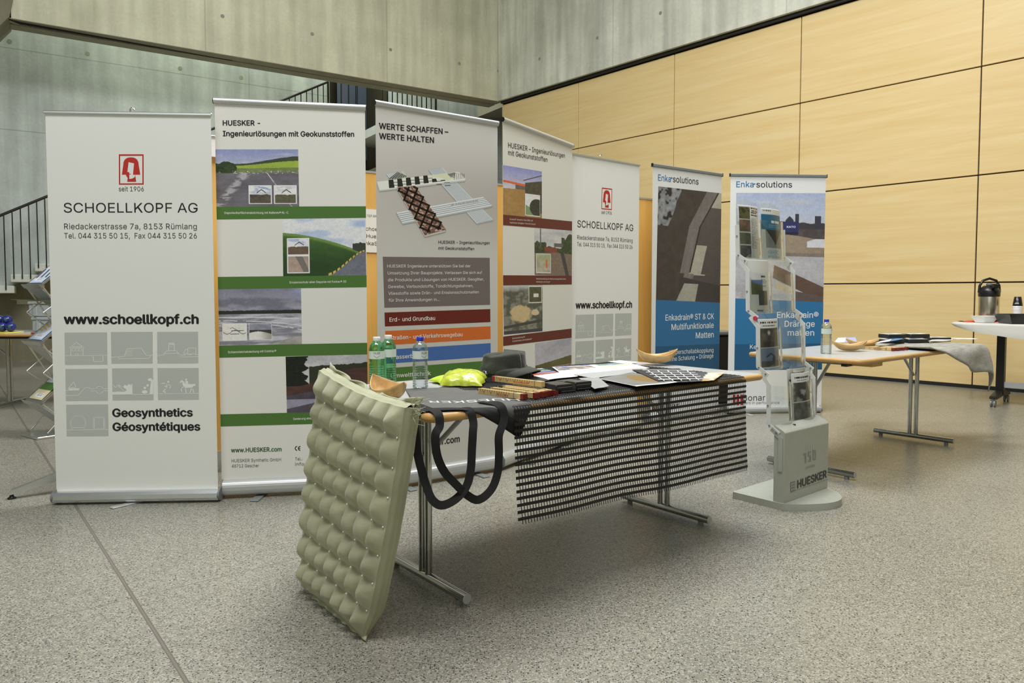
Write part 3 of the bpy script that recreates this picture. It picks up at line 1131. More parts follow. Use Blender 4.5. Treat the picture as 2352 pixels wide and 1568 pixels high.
def pic_digger(S, T, seed=3, sk=(150, 160, 190), gr=(62, 58, 48)):
    c = sky(S, T * 1.6, seed, C3(*sk), C3(205, 206, 205), C3(212, 212, 212), 0.45)
    n = fbm(S * 7, T * 7, seed + 5)
    g = mixc(C3(*gr) * np.ones(S.shape + (3,)), C3(100, 92, 78), n)
    c = mixc(c, g, sst(0.48, 0.52, T + 0.12 * (fbm(S * 5, S * 0, seed + 2) - 0.5)))
    arm = (np.abs((T - 0.2) - 0.9 * np.abs(S - 0.55)) < 0.03) & (np.abs(S - 0.55) < 0.22)
    return np.where(arm[..., None], C3(44, 44, 40), c)


def pic_asphalt(S, T):
    c = sky(S, T * 2.3, 11, C3(128, 136, 176), C3(170, 174, 190), C3(178, 178, 190), 0.62)
    hill = 0.245 - 0.13 * sst(0.25, 1.0, S) + 0.012 * fbm(S * 14, S * 0, 4)
    c = np.where((T > hill)[..., None], C3(56, 66, 50), c)
    fld = 0.285 - 0.085 * sst(0.2, 1.0, S)
    c = np.where((T > fld)[..., None], mixc(C3(150, 168, 66) * np.ones(S.shape + (3,)), C3(122, 146, 58), fbm(S * 4, T * 20, 3)), c)
    g2 = 0.335 - 0.02 * S
    c = np.where((T > g2)[..., None], mixc(C3(88, 106, 60) * np.ones(S.shape + (3,)), C3(118, 128, 84), fbm(S * 16, T * 30, 8)), c)
    tree = ((S - 0.13) / 0.115) ** 2 + ((T - 0.32) / 0.105) ** 2 < 0.8 + 0.5 * fbm(S * 22, T * 22, 9)
    tree |= ((S - 0.0) / 0.05) ** 2 + ((T - 0.33) / 0.09) ** 2 < 0.8 + 0.4 * fbm(S * 22, T * 22, 19)
    c = np.where(tree[..., None], C3(38, 52, 30) * (0.7 + 0.8 * fbm(S * 25, T * 25, 12))[..., None], c)
    asp = T > 0.405 + 0.006 * fbm(S * 20, S, 2)
    a = mixc(C3(84, 82, 88) * np.ones(S.shape + (3,)), C3(112, 110, 116), fbm(S * 6, T * 18, 21))
    st = sst(0.10, 0.02, np.abs((S - 0.33) + 0.34 * (T - 0.42) / 0.58 - 0.02)) * sst(0.40, 0.55, fbm(S * 12, T * 24, 5)) * 0.8
    a = mixc(a, C3(172, 170, 172), st)
    l2 = sst(0.012, 0.004, np.abs((S - 0.62) - 0.50 * (T - 0.42)))
    a = mixc(a, C3(176, 174, 174), l2 * sst(0.35, 0.5, fbm(S * 30, T * 10, 6)))
    c = np.where(asp[..., None], a, c)
    wh = (fbm(S * 60, T * 90, 31) > 0.66) & (np.abs(T - 0.40) < 0.025) & (S > 0.2)
    c = np.where(wh[..., None], C3(200, 200, 196), c)
    c = inset(c, S, T, (0.40, 0.64, 0.655, 0.935), lambda s, t: pic_digger(s, t, 3, (110, 130, 170)))
    return inset(c, S, T, (0.705, 0.64, 0.96, 0.935), lambda s, t: pic_digger(s, t, 9, (175, 178, 180), (74, 76, 52)))


def pic_slope(S, T):
    c = sky(S, T * 1.3, 41, C3(150, 168, 200), C3(196, 200, 208), C3(204, 206, 210), 0.42, 3, 6)
    hill = 0.235 + 0.05 * S + 0.46 * S ** 1.7 * 0.72 + 0.01 * fbm(S * 40, S, 3)
    g = mixc(C3(66, 96, 44) * np.ones(S.shape + (3,)), C3(40, 64, 34), sst(0.2, 0.9, T) + 0.5 * (fbm(S * 9, T * 13, 5) - 0.5))
    g = mixc(g, C3(104, 132, 66), sst(0.06, 0.0, np.abs(T - hill - 0.02)))
    c = np.where((T > hill)[..., None], g, c)
    tr = (S > 0.84) & (T > 0.40 + 0.07 * fbm(S * 30, T * 10, 4)) & (T < hill + 0.02)
    c = np.where(tr[..., None], C3(56, 62, 54), c)
    edge = 1.0 - 0.44 * sst(0.50, 1.02, S) * 0.96
    road = (S > 0.5) & (T > edge)
    c = np.where(road[..., None], mixc(C3(92, 96, 108) * np.ones(S.shape + (3,)), C3(112, 114, 122), fbm(S * 20, T * 20, 2)), c)
    yb = (S > 0.52) & (np.abs(T - edge + 0.015) < 0.012 + 0.02 * (1 - S)) & (np.mod(S * 8 + S * S * 9, 1) < 0.62)
    c = np.where(yb[..., None], C3(198, 168, 74), c)
    c = inset(c, S, T, (0.06, 0.35, 0.305, 0.62), lambda s, t: pic_digger(s, t, 13, (140, 160, 200), (96, 70, 58)))
    def cut(s, t):
        return np.where((s > 0.35 + 0.4 * t)[..., None] & (s < 0.7 + 0.35 * t)[..., None], C3(110, 104, 100), mixc(C3(168, 152, 142) * np.ones(s.shape + (3,)), C3(150, 128, 112), fbm(s * 5, t * 5, 8)))
    return inset(c, S, T, (0.06, 0.655, 0.305, 0.93), cut)


def pic_pond(S, T):
    c = sky(S, T * 2.2, 51, C3(120, 122, 138), C3(158, 154, 166), C3(106, 108, 120), 0.5, 3, 4)
    c = mixc(c, C3(146, 152, 186), sst(0.8, 1.0, S) * sst(0.3, 0.0, T) * 0.8)
    tl = 0.375 + 0.015 * fbm(S * 50, S, 5)
    c = np.where((T > tl)[..., None], C3(40, 44, 40), c)
    w = mixc(C3(120, 120, 130) * np.ones(S.shape + (3,)), C3(172, 172, 180), sst(0.35, 0.7, fbm(S * 4 + T * 5, T * 22, 7)))
    c = np.where((T > 0.445)[..., None], w, c)
    for (a, b, k) in ((0.50, 0.02, 0.05), (0.56, 0.05, 0.12), (0.62, 0.30, 0.25)):
        ln = np.abs(T - a - k * (S - b) ** 2) < 0.006
        c = np.where((ln & (fbm(S * 12, T * 5, 3) > 0.38))[..., None], C3(206, 206, 208), c)
    b2 = T > 1.02 - 0.16 * sst(0.45, 1.0, S)
    c = np.where(b2[..., None], mixc(C3(132, 130, 126) * np.ones(S.shape + (3,)), C3(168, 166, 160), fbm(S * 9, T * 9, 3)), c)
    def plan(s, t):
        o = C3(206, 206, 200) * np.ones(s.shape + (3,))
        l = (np.abs(t - 0.5 - 0.12 * np.sin(s * 9)) < 0.02) | ((np.abs(t - 0.4) < 0.018) & (s > 0.35) & (s < 0.9)) | ((np.abs(t - 0.62) < 0.015) & (s > 0.3) & (s < 0.7)) | (np.abs(t - 0.2 - 0.8 * np.abs(s - 0.4)) < 0.02) & (s > 0.3) & (s < 0.75)
        return np.where(l[..., None], C3(70, 70, 72), o)
    c = inset(c, S, T, (0.05, 0.625, 0.32, 0.90), plan)
    def pile(s, t):
        o = sky(s, t, 3, C3(120, 122, 140), C3(120, 118, 124), C3(140, 140, 150))
        o = np.where((t > 0.38)[..., None], C3(60, 56, 52), o)
        return np.where((t > 0.48 + 0.4 * np.abs(s - 0.4) ** 1.5)[..., None], mixc(C3(206, 204, 200) * np.ones(s.shape + (3,)), C3(150, 146, 140), sst(0.4, 1, s)), o)
    return inset(c, S, T, (0.36, 0.625, 0.63, 0.90), pile, 0.004)


def pic_heap(S, T):
    c = sky(S, T, 61, C3(160, 162, 166), C3(176, 176, 178), C3(184, 184, 186), 0.5)
    tl = 0.12 + 0.05 * fbm(S * 20, S, 5) + 0.05 * (1 - S)
    c = np.where((T > tl)[..., None] & (S > 0.28)[..., None], C3(46, 50, 36), c)
    tree = (S < 0.16 + 0.16 * fbm(S * 8, T * 14, 8)) & (T < 0.55)
    c = np.where(tree[..., None], C3(26, 30, 24) * (0.7 + 0.6 * fbm(S * 30, T * 30, 6))[..., None], c)
    so = mixc(C3(84, 58, 50) * np.ones(S.shape + (3,)), C3(60, 44, 42), fbm(S * 8, T * 14, 4))
    c = np.where((T > 0.53 - 0.30 * sst(0.1, 0.9, S))[..., None], so, c)
    d = 0.70 - 0.22 * S
    c = np.where((T > d)[..., None], mixc(C3(58, 54, 62) * np.ones(S.shape + (3,)), C3(84, 78, 86), fbm(S * 8, T * 8, 14)), c)
    c = np.where(((T > 0.76) & (T < 0.93 - 0.3 * S))[..., None], C3(136, 134, 150), c)
    return c


def pic_bridge(S, T):
    c = sky(S, T * 2, 71, C3(128, 136, 190), C3(196, 190, 194), C3(206, 200, 200), 0.75)
    sand = mixc(C3(166, 132, 80) * np.ones(S.shape + (3,)), C3(140, 108, 62), fbm(S * 7, T * 9, 4))
    tl = 0.46 - 0.04 * S
    c = np.where((T > 0.33)[..., None] & (S > 0.3)[..., None], C3(92, 90, 84), c)
    br = np.abs(T - 0.315 - 0.06 * S) < 0.022
    c = np.where((br & (S < 0.62))[..., None], C3(204, 92, 52), c)
    c = np.where((T > tl)[..., None], sand, c)
    wall = (T > 0.30 - 0.18 * (S - 0.5)) & (S > 0.55) & (T < 1.1 - 0.2 * S)
    c = np.where(wall[..., None], mixc(C3(54, 54, 46) * np.ones(S.shape + (3,)), C3(78, 76, 62), fbm(S * 20, T * 20, 3)), c)
    ln = np.abs(T - 0.25 + 0.32 * (S - 0.5)) < 0.01
    c = np.where((ln & (S > 0.5))[..., None], C3(60, 60, 66), c)
    def ins(s, t):
        o = C3(206, 208, 206) * np.ones(s.shape + (3,))
        o = np.where((t > 0.5 + 0.4 * s)[..., None], C3(118, 138, 100), o)
        d = ((s - 0.8) / 0.55) ** 2 + ((t - 0.6) / 0.45) ** 2 < 0.9
        return np.where(d[..., None], C3(44, 50, 42) * (0.7 + 0.6 * fbm(s * 12, t * 12, 2))[..., None], o)
    return inset(c, S, T, (0.56, 0.53, 0.94, 0.955), ins)


def pic_rail(S, T):
    c = sky(S, T * 2, 81, C3(168, 170, 172), C3(186, 186, 184), C3(190, 190, 190), 0.5)
    t1 = (S < 0.30) & (T > 0.20 + 0.16 * fbm(S * 16, S, 3))
    t2 = (S > 0.70) & (T > 0.02 + 0.35 * (1 - S) + 0.15 * fbm(S * 16, T * 9, 6))
    t3 = T > 0.34 + 0.1 * fbm(S * 14, S, 9)
    g = C3(52, 64, 40) * (0.6 + 0.9 * fbm(S * 26, T * 26, 5))[..., None]
    c = np.where((t1 | t2 | t3)[..., None], g, c)
    tr = (S > 0.25) & (S < 0.58) & (np.abs(T - 0.43 - 0.1 * (S - 0.25)) < 0.05)
    c = np.where(tr[..., None], C3(122, 60, 50), c)
    c = np.where(((T > 0.30) & (T < 0.38) & (S > 0.5) & (S < 0.74))[..., None], C3(92, 92, 88), c)
    tk = T > 0.50 + 0.06 * np.abs(S - 0.5)
    c = np.where(tk[..., None], mixc(C3(104, 90, 78) * np.ones(S.shape + (3,)), C3(128, 112, 98), fbm(S * 30, T * 30, 4)), c)
    c = np.where((np.abs(S - 0.72 - 0.30 * (T - 0.5)) < 0.05)[..., None] & tk[..., None], C3(60, 60, 64), c)
    c = np.where((np.abs(S - 0.15) < 0.012)[..., None] & (T < 0.4)[..., None], C3(90, 90, 90), c)
    return inset(c, S, T, (0.05, 0.55, 0.40, 0.94), lambda s, t: mixc(sky(s, t, 5, C3(150, 160, 120), C3(150, 140, 120), C3(170, 166, 150)), C3(204, 96, 50), sst(0.08, 0.03, np.abs(s - 0.72)) * (t > 0.3) * (t < 0.75)))


def pic_aerial(S, T):
    g = mixc(C3(78, 82, 68) * np.ones(S.shape + (3,)), C3(128, 126, 116), sst(0.35, 0.65, fbm(S * 9, T * 12, 6, 5)))
    g = mixc(g, C3(190, 194, 200), sst(0.16, 0.0, T) * 0.8)
    q = ((S - 0.42) / 0.36) ** 2 + ((T - 0.60) / 0.22) ** 2 + 0.7 * (fbm(S * 8, T * 8, 3) - 0.5)
    g = mixc(g, C3(188, 168, 128), sst(0.75, 0.4, q))
    q2 = ((S - 0.80) / 0.14) ** 2 + ((T - 0.58) / 0.08) ** 2 + 0.5 * (fbm(S * 18, T * 18, 9) - 0.5)
    g = mixc(g, C3(196, 180, 146), sst(0.8, 0.5, q2))
    rd = np.abs(T - 0.86 + 0.1 * S) < 0.03
    g = np.where(rd[..., None], C3(66, 64, 60), g)
    g = np.where((T > 0.93)[..., None], C3(60, 62, 66), g)
    return inset(g, S, T, (0.64, 0.03, 0.97, 0.36), lambda s, t: np.where(((np.abs(t - 0.55) < 0.12) & (s > 0.35) & (s < 0.75))[..., None], C3(206, 206, 200), mixc(C3(62, 66, 44) * np.ones(s.shape + (3,)), C3(92, 92, 62), fbm(s * 8, t * 8, 4))))


def pic_fields(S, T):
    c = sky(S, T * 1.8, 91, C3(150, 152, 164), C3(176, 170, 176), C3(170, 168, 178), 0.5, 3, 5)
    tl = 0.52 - 0.12 * S + 0.03 * fbm(S * 24, S, 3)
    c = np.where((T > tl)[..., None], mixc(C3(74, 72, 40) * np.ones(S.shape + (3,)), C3(104, 100, 58), fbm(S * 6, T * 20, 5)), c)
    c = np.where((T > 0.62)[..., None], mixc(C3(128, 100, 88) * np.ones(S.shape + (3,)), C3(160, 140, 130), fbm(S * 8, T * 20, 8)), c)
    c = np.where((T > 0.74 + 0.03 * fbm(S * 20, S, 4))[..., None], C3(62, 54, 38), c)
    return inset(c, S, T, (0.08, 0.82, 0.5, 1.2), lambda s, t: np.where((s < 0.35)[..., None] & (t > 0.25)[..., None], C3(50, 52, 48), C3(206, 206, 198) * np.ones(s.shape + (3,))), 0.006)


def pic_drainmat(S, T):
    c = mixc(C3(58, 54, 50) * np.ones(S.shape + (3,)), C3(72, 66, 62), fbm(S * 16, T * 20, 4))
    # pebbles at the upper left
    pb = vnoise(S * 17, T * 22, 5) * 0.6 + vnoise(S * 34, T * 44, 9) * 0.4
    reg = (S < 0.33 - 0.55 * np.maximum(T - 0.02, 0) ** 0.9 + 0.06 * fbm(S * 9, T * 9, 7)) & (T < 0.34)
    c = np.where((reg & (pb > 0.42))[..., None], (C3(112, 114, 116) + 90 * (pb - 0.5)[..., None]), np.where(reg[..., None], C3(46, 44, 42), c))

    def half(ax, ay, bx, by):   # signed side of a line, aspect kept
        return (S - ax) * (by - ay) - (T - ay) * (bx - ax)
    right = half(0.76, 0.0, 0.42, 1.0)
    # dark membrane on the right
    edge = np.where(T < 0.33, 0.76 - 0.86 * T, np.where(T < 0.75, 0.48 - 0.13 * (T - 0.33) / 0.42, 0.42 - 0.55 * (T - 0.75)))
    band = (S > edge) & (S < edge + 0.20 * (1 - 0.3 * T))
    c = np.where(band[..., None] & (T < 0.80)[..., None], mixc(C3(98, 94, 90) * np.ones(S.shape + (3,)), C3(118, 114, 110), fbm(S * 30, T * 8, 3)), c)
    mem = S > edge + 0.20 * (1 - 0.3 * T)
    c = np.where(mem[..., None], mixc(C3(84, 80, 78) * np.ones(S.shape + (3,)), C3(70, 66, 66), T), c)
    strip = (S > edge + 0.20 * (1 - 0.3 * T) - 0.01) & (S < edge + 0.37 - 0.06 * T)
    strip &= (T < 0.14) | ((T > 0.49) & (T < 0.76))
    c = np.where(strip[..., None], mixc(C3(148, 146, 132) * np.ones(S.shape + (3,)), C3(166, 164, 150), fbm(S * 22, T * 26, 8)), c)
    gap = np.abs(S - edge - 0.19 * (1 - 0.3 * T)) < 0.012
    c = np.where((gap & (T < 0.74))[..., None], C3(48, 46, 42), c)
    low = (T > 0.80 - 0.02 * S) & (S < 0.60 - 0.30 * (T - 0.8)) & (S > 0.30)
    c = np.where((T > 0.745 + 0.10 * S)[..., None] & (S > 0.35)[..., None], C3(60, 56, 56), c)
    c = np.where(((T > 0.84) & (S > 0.42 - 0.75 * (T - 0.84)) & (S < 0.64 - 0.3 * (T - 0.84)))[..., None], C3(150, 148, 136), c)
    return c


def pic_river(S, T):
    c = sky(S, T * 2.4, 101, C3(150, 162, 188), C3(176, 180, 186), C3(168, 172, 180), 0.55, 2, 5)
    tl = 0.255 + 0.03 * fbm(S * 8, S, 2)
    c = np.where((T > tl)[..., None] & (S > 0.5)[..., None], C3(62, 60, 64), c)
    hs = (np.abs(S - 0.60) < 0.045) & (T > 0.21 + np.abs(S - 0.60) * 0.9)
    hs |= (np.abs(S - 0.685) < 0.02) & (T > 0.19) | (np.abs(S - 0.92) < 0.035) & (T > 0.21)
    c = np.where((hs & (T < 0.4))[..., None], C3(58, 58, 66), c)
    c = np.where(((T > 0.33) & (T < 0.42) & (S > 0.68))[..., None], mixc(C3(62, 58, 58) * np.ones(S.shape + (3,)), C3(86, 80, 78), fbm(S * 15, T * 15, 3)), c)
    tk = (S > 0.28) & (S < 0.70) & (T > 0.265) & (T < 0.385)
    c = np.where(tk[..., None], C3(50, 52, 92), c)
    c = np.where((tk & (T > 0.36))[..., None], C3(46, 44, 50), c)
    mound = 0.385 + 0.10 * np.abs(S - 0.57) ** 1.3 * 1.6
    sand = mixc(C3(126, 114, 98) * np.ones(S.shape + (3,)), C3(144, 130, 112), fbm(S * 6, T * 12, 5))
    c = np.where((T > np.minimum(mound, 0.52))[..., None], sand, c)
    wt = (T > 0.42 + 0.25 * np.maximum(0.9 - S, 0)) & (T < 0.50) & (S > 0.8)
    c = np.where(wt[..., None], C3(186, 188, 192), c)
    c = np.where((T > 0.555)[..., None], mixc(C3(122, 112, 100) * np.ones(S.shape + (3,)), C3(104, 98, 90), fbm(S * 7, T * 30, 8)), c)
    w = mixc(C3(148, 148, 150) * np.ones(S.shape + (3,)), C3(174, 174, 178), fbm(S * 6, T * 30, 12))
    c = np.where((T > 0.585)[..., None], w, c)
    bm = (S > 0.5 - 0.1 * T) & (T > 0.70 + 0.34 * (S - 0.52)) & (T < 0.83 + 0.36 * (S - 0.52))
    c = np.where(bm[..., None], mixc(C3(78, 62, 54) * np.ones(S.shape + (3,)), C3(96, 78, 68), fbm(S * 3, T * 20, 3)), c)
    m2 = (S > 0.46) & (T > 0.84 + 0.40 * (S - 0.52)) & (T < 0.90 + 0.20 * (S - 0.46))
    c = np.where((m2 & (S < 0.80))[..., None], C3(176, 162, 138), c)
    dk = (T > 0.90 + 0.12 * (S - 0.6)) & (S > 0.66)
    c = np.where(dk[..., None], C3(88, 78, 74), c)
    lft = (S < 0.26) & (T > 0.6)
    c = np.where((lft & (fbm(S * 12 + T * 8, T * 9, 4) > 0.5))[..., None], C3(152, 150, 150), c)
    return c


# ---- banner 1: company banner in the left foreground
p1 = lambda x, y: at_z(x, y, 0.0)
SCH_BG = (207, 208, 202)
b1 = Banner('rollup_banner', 'plain white company banner with red logo, nearest one at far left', p1(117, 1161), p1(503, 1154), ((117, 700), (492.5, 700)), 'white company roll-up banners')


def schoellkopf_art(a):
    red = (170, 42, 36); blk = (32, 32, 34); g = (166, 170, 164); wl = (205, 208, 202)
    q = lambda x, y: (260 + x / 14.93, 340 + y / 14.93)
    w = 0.0085
    O = [q(195, 212), q(1045, 212), q(1048, 1252), q(198, 1255)]
    I = [q(240, 266), q(1000, 263), q(1003, 1205), q(244, 1210)]
    for k in range(4):
        a.poly([O[k], O[(k + 1) % 4], I[(k + 1) % 4], I[k]], red, 2)
    arch = [q(300, 910)]
    cx, cy = 610, 560
    for t in np.linspace(0.0, 1.0, 17):
        an = math.pi * (1 - t)
        arch.append(q(cx + 262 * math.copysign(abs(math.cos(an)) ** 0.85, math.cos(an)), 560 - 242 * math.sin(an) ** 0.9))
    arch += [q(930, 910)]
    # hair left of the face, over the face and right of it, neck
    arch_l = arch[:1] + arch[1:10]
    a.poly(arch_l + [q(620, 500), q(530, 476), q(487, 820), q(552, 828), q(560, 1055), q(600, 1050), q(680, 1035), q(750, 985), q(762, 915), q(790, 1155), q(485, 1155), q(497, 1020), q(470, 985), q(437, 915)][:2] + [q(530, 476), q(487, 820), q(552, 828), q(552, 910)], red, 2)
    a.poly(arch[9:] + [q(680, 910), q(718, 522), q(530, 476), q(600, 480)][:3], red, 2.2)
    a.poly([q(437, 908), q(552, 908), q(556, 1062), q(485, 1155), q(497, 1015), q(455, 965)], red, 2.3)
    a.poly([q(485, 1155), q(556, 1060), q(620, 1052), q(690, 1030), q(745, 985), q(756, 915), q(768, 1000), q(790, 1155)], red, 2.4)
    a.poly([q(556, 880), q(608, 884), q(608, 900), q(556, 900)], red, 2.5)
    a.text('seit 1906', q(195, 1478), q(1055, 1478), 10.6, (62, 62, 62), -0.006)
    r = lambda x, y: (x / 3.0154, 200 + y / 3.0154)
    a.text('SCHOELLKOPF AG', r(443, 868), r(1370, 868), 22, blk, -0.022)
    a.text('Riedackerstrasse 7a, 8153 R\u00fcmlang', r(445, 983), r(1364, 983), 12.8, (66, 66, 64), -0.018)
    a.text('Tel. 044 315 50 15,  Fax 044 315 50 26', r(445, 1047), r(1364, 1047), 12.3, (66, 66, 64), -0.018)
    k = lambda x, y: (x / 3.0154, 680 + y / 3.0154)
    a.text('www.schoellkopf.ch', k(447, 191), k(1373, 190), 21.0, blk, 0.03)
    a.text('Geosynthetics', k(782, 834), k(1333, 831), 18, blk, 0.028)
    a.text('G\u00e9osynt\u00e9tiques', k(784, 931), k(1385, 928), 18, blk, 0.028)
    for bx in ([(447, 252), (742, 250), (744, 474), (450, 476)], [(768, 248), (1058, 247), (1058, 466), (772, 468)], [(1088, 247), (1372, 246), (1374, 465), (1090, 467)],
               [(453, 504), (746, 502), (748, 724), (456, 726)], [(776, 500), (1060, 498), (1064, 720), (780, 722)], [(1091, 498), (1376, 497), (1378, 717), (1095, 719)],
               [(458, 751), (749, 749), (752, 969), (462, 971)]):
        a.poly([k(*p) for p in bx], g, 1)
    W = 0.0028

    def ln(*pts, w=W): a.line([k(*p) for p in pts], w, wl, 3)
    def fill(*pts): a.poly([k(*p) for p in pts], wl, 3)
    def disc(cx, cy, rx, ry): a.poly([k(cx + rx * math.cos(t), cy + ry * math.sin(t)) for t in np.linspace(0, 2 * math.pi, 16, endpoint=False)], wl, 3)
    # house and basement
    ln((449, 412), (646, 411), (648, 453), (715, 452), (714, 410), (745, 410)); ln((646, 411), (714, 410))
    ln((482, 358), (531, 320), (583, 357), (482, 358)); ln((491, 358), (491, 409)); ln((576, 357), (576, 409)); ln((491, 350), (576, 350))
    for x in (502, 526, 548): ln((x, 362), (x + 17, 362), (x + 17, 382), (x, 382), (x, 362), w=0.002)
    ln((525, 409), (525, 393), (541, 393), (541, 409), w=0.002)
    # landfill
    ln((772, 423), (862, 418), (880, 364), (980, 361), (1014, 410), (1058, 408)); ln((816, 421), (828, 434), (1030, 432), (1046, 410))
    for i in range(6): ln((884 - 3 * i, 371 + 8.5 * i), (920 - 1 * i, 371 + 8.5 * i), w=0.002)
    # railway and truck
    ln((1090, 411), (1131, 408), (1152, 380), (1220, 378), (1248, 408), (1373, 405)); ln((1248, 421), (1373, 419)); ln((1142, 398), (1233, 396))
    ln((1168, 376), (1170, 325), (1207, 323), (1209, 375)); ln((1170, 338), (1207, 338), w=0.002); ln((1170, 350), (1207, 350), w=0.002); ln((1176, 331), (1201, 331), w=0.005)
    ln((1302, 402), (1302, 361), (1357, 359), (1357, 400), (1302, 402)); ln((1300, 402), (1275, 403), (1276, 385), (1286, 369), (1300, 368))
    disc(1293, 402, 7, 7); disc(1340, 401, 7, 7)
    # boat, canal, pipe
    ln((455, 653), (552, 652)); ln((456, 688), (543, 687), (588, 634), (614, 633), (632, 643), (664, 641), (678, 626), (703, 625), (714, 641), (747, 641))
    ln((630, 656), (665, 655), (678, 675), (703, 674), (714, 655), (747, 655)); ln((476, 635), (511, 592), (527, 632), (476, 635)); fill((470, 638), (553, 637), (545, 649), (479, 650))
    # swimmer, cliff and rocks
    fill((778, 682), (778, 664), (820, 660), (860, 662), (880, 650), (852, 628), (866, 612), (880, 622), (892, 607), (905, 615), (917, 606), (919, 680))
    ln((919, 681), (1063, 678)); ln((784, 614), (800, 634), (820, 608), (842, 628)); ln((820, 628), (836, 634), (856, 653)); disc(826, 620, 7, 6)
    disc(1040, 578, 16, 10); disc(1023, 618, 8, 9); disc(1004, 635, 9, 9); disc(1003, 663, 20, 12)
    fill((1046, 588), (1062, 578), (1063, 677), (1036, 676))
    # footballer and rider
    ln((1094, 676), (1378, 672)); disc(1166, 593, 7, 7); ln((1122, 604), (1150, 604), (1160, 612), (1150, 640), (1130, 660), w=0.005); ln((1160, 610), (1186, 620), (1176, 636), w=0.004); ln((1156, 630), (1142, 622), w=0.005); disc(1142, 664, 6, 6)
    fill((1262, 600), (1268, 592), (1252, 600), (1243, 602), (1252, 586), (1262, 580), (1276, 592), (1284, 606), (1316, 608), (1330, 610), (1352, 606), (1354, 622), (1338, 620), (1338, 636), (1330, 640), (1322, 634), (1290, 636), (1276, 630), (1266, 616))
    ln((1268, 630), (1254, 636), (1260, 660), w=0.004); ln((1284, 634), (1290, 668), w=0.004); ln((1328, 634), (1316, 668), w=0.004); ln((1334, 634), (1341, 666), w=0.004)
    disc(1290, 577, 7, 7); fill((1284, 586), (1300, 586), (1306, 606), (1286, 606))
    # pipe and box
    ln((461, 927), (750, 924))
    for rr in (55, 48):
        ln(*[(542 + rr * math.cos(t), 880 + rr * math.sin(t)) for t in np.linspace(2.35, 7.07, 28)], w=0.0022)
    ln((503, 912), (583, 911)); ln((648, 918), (648, 838), (724, 837), (725, 917), (648, 918), w=0.0022); ln((654, 917), (654, 845), (718, 844), (718, 916), w=0.0022)


zt1 = 0.5 * (b1.px(117, 262)[1] + b1.px(485, 261)[1])
b1.film(zt1, 0.06, SCH_BG, schoellkopf_art)
b1.slim_hardware([(0.5, math.radians(-38))], hook=(302, 250))

# ---- banner 2: green bands
b2 = Banner('rollup_banner', 'white banner with green caption bands and landscape pictures', p1(507, 1148), p1(851, 1131), ((501.5, 700), (842.5, 700)), 'landscape picture banners')


def green_art(a):
    G = (70, 104, 48); dk = (30, 32, 36); wt = (206, 212, 196)
    a.photo([(492.9, 343), (684.8, 343), (687.3, 474.5), (495.9, 475)], pic_asphalt, 240, 170)
    a.photo([(649, 503.2), (838.5, 500.5), (841.3, 632), (650.5, 634.5)], pic_slope, 240, 170)
    a.photo([(500.8, 664), (691.3, 661.8), (693.6, 789.8), (503.9, 794)], pic_pond, 240, 170)
    a.photo([(656, 819), (846.6, 813.5), (849, 944), (659, 948)], pic_heap, 220, 150)
    eR = lambda y: (a.px_u1, y)
    for (l0, l1, r0, r1) in ((474.7, 503.9, 473.6, 500.2), (635.8, 664, 632, 659.4), (793.6, 821.3, 787, 813.7), (951.4, 979.4, 943.5, 970)):
        zl0 = b2.px(500, l0)[1]; zl1 = b2.px(500, l1)[1]; zr0 = b2.px(842, r0)[1]; zr1 = b2.px(842, r1)[1]
        a.poly([(b2.u0, zl0), (b2.u1, zr0), (b2.u1, zr1), (b2.u0, zl1)], G, 2, px=False)
    q = lambda x, y: (480 + x / 3.266, 220 + y / 3.266)
    a.text('HUESKER -', q(105, 222), q(383, 222), 11.5, dk, 0.021)
    a.text('Ingenieurl\u00f6sungen mit Geokunststoffen', q(106, 302), q(1088, 306), 11.8, dk, 0.021)
    a.text('Deponieoberfl\u00e4chenabdichtung mit NaBento\u00ae RL-C', (515.8, 491.2), (662.4, 490.6), 4.9, wt, 0.008)
    a.text('Erosionsschutz einer Deponie mit Fortrac\u00ae 3D', (665.5, 650.8), (795.5, 648.6), 4.9, wt, 0.008)
    a.text('Schlammteichabdeckung mit Comtrac\u00ae', (524, 811), (634.5, 808), 5.0, wt, 0.008)
    a.text('Sanierung einer', (673.5, 964), (718, 962.5), 5.0, wt, 0.008)
    k = lambda x, y: (480 + x / 8.71, 1000 + y / 8.71)
    a.text('www.HUESKER.com', k(445, 333), k(1450, 312), 9.6, (56, 84, 44), 0.02)
    a.text('HUESKER Synthetic GmbH', k(452, 535), k(1443, 508), 7.2, (92, 92, 90), -0.012)
    a.text('48712 Gescher', k(455, 640), k(1000, 628), 7.2, (92, 92, 90), -0.012)
    a.text('Tel.:', k(1722, 497), k(1868, 493), 7.2, (92, 92, 90), -0.012)
    a.text('info@HUESKER.com', k(1722, 602), k(2750, 576), 7.2, (92, 92, 90), -0.012)
    for x0 in (1722, 1786):
        pts = [k(x0 + 44 - 40 * math.cos(t) * 1.0 + 0, 255 - 40 * math.sin(t)) for t in np.linspace(-1.35, 1.35, 12)]
        a.line(pts, 0.0042, dk, 3)
    a.line([k(1790, 256), k(1822, 256)], 0.0036, dk, 3)


zt2 = 0.5 * (b2.px(490, 243)[1] + b2.px(836, 247)[1])
b2.film(zt2, 0.085, (203, 203, 196), green_art)
b2.huesker_hardware([(0.25, math.radians(-8)), (0.78, 0)])

# ---- banner 3: grey
b3 = Banner('rollup_banner', 'grey banner with crossed ribbed bars and coloured title bars', p1(868, 1134), p1(1156, 1082), ((866.5, 700), (1143, 700)))


def grey_cols(S, T):
    c = mixc(C3(190, 188, 182) * np.ones(S.shape + (3,)), C3(163, 158, 151), sst(0.0, 0.24, T) * (0.55 + 0.45 * S))
    return mixc(c, C3(181, 180, 172), sst(0.24, 0.42, T))


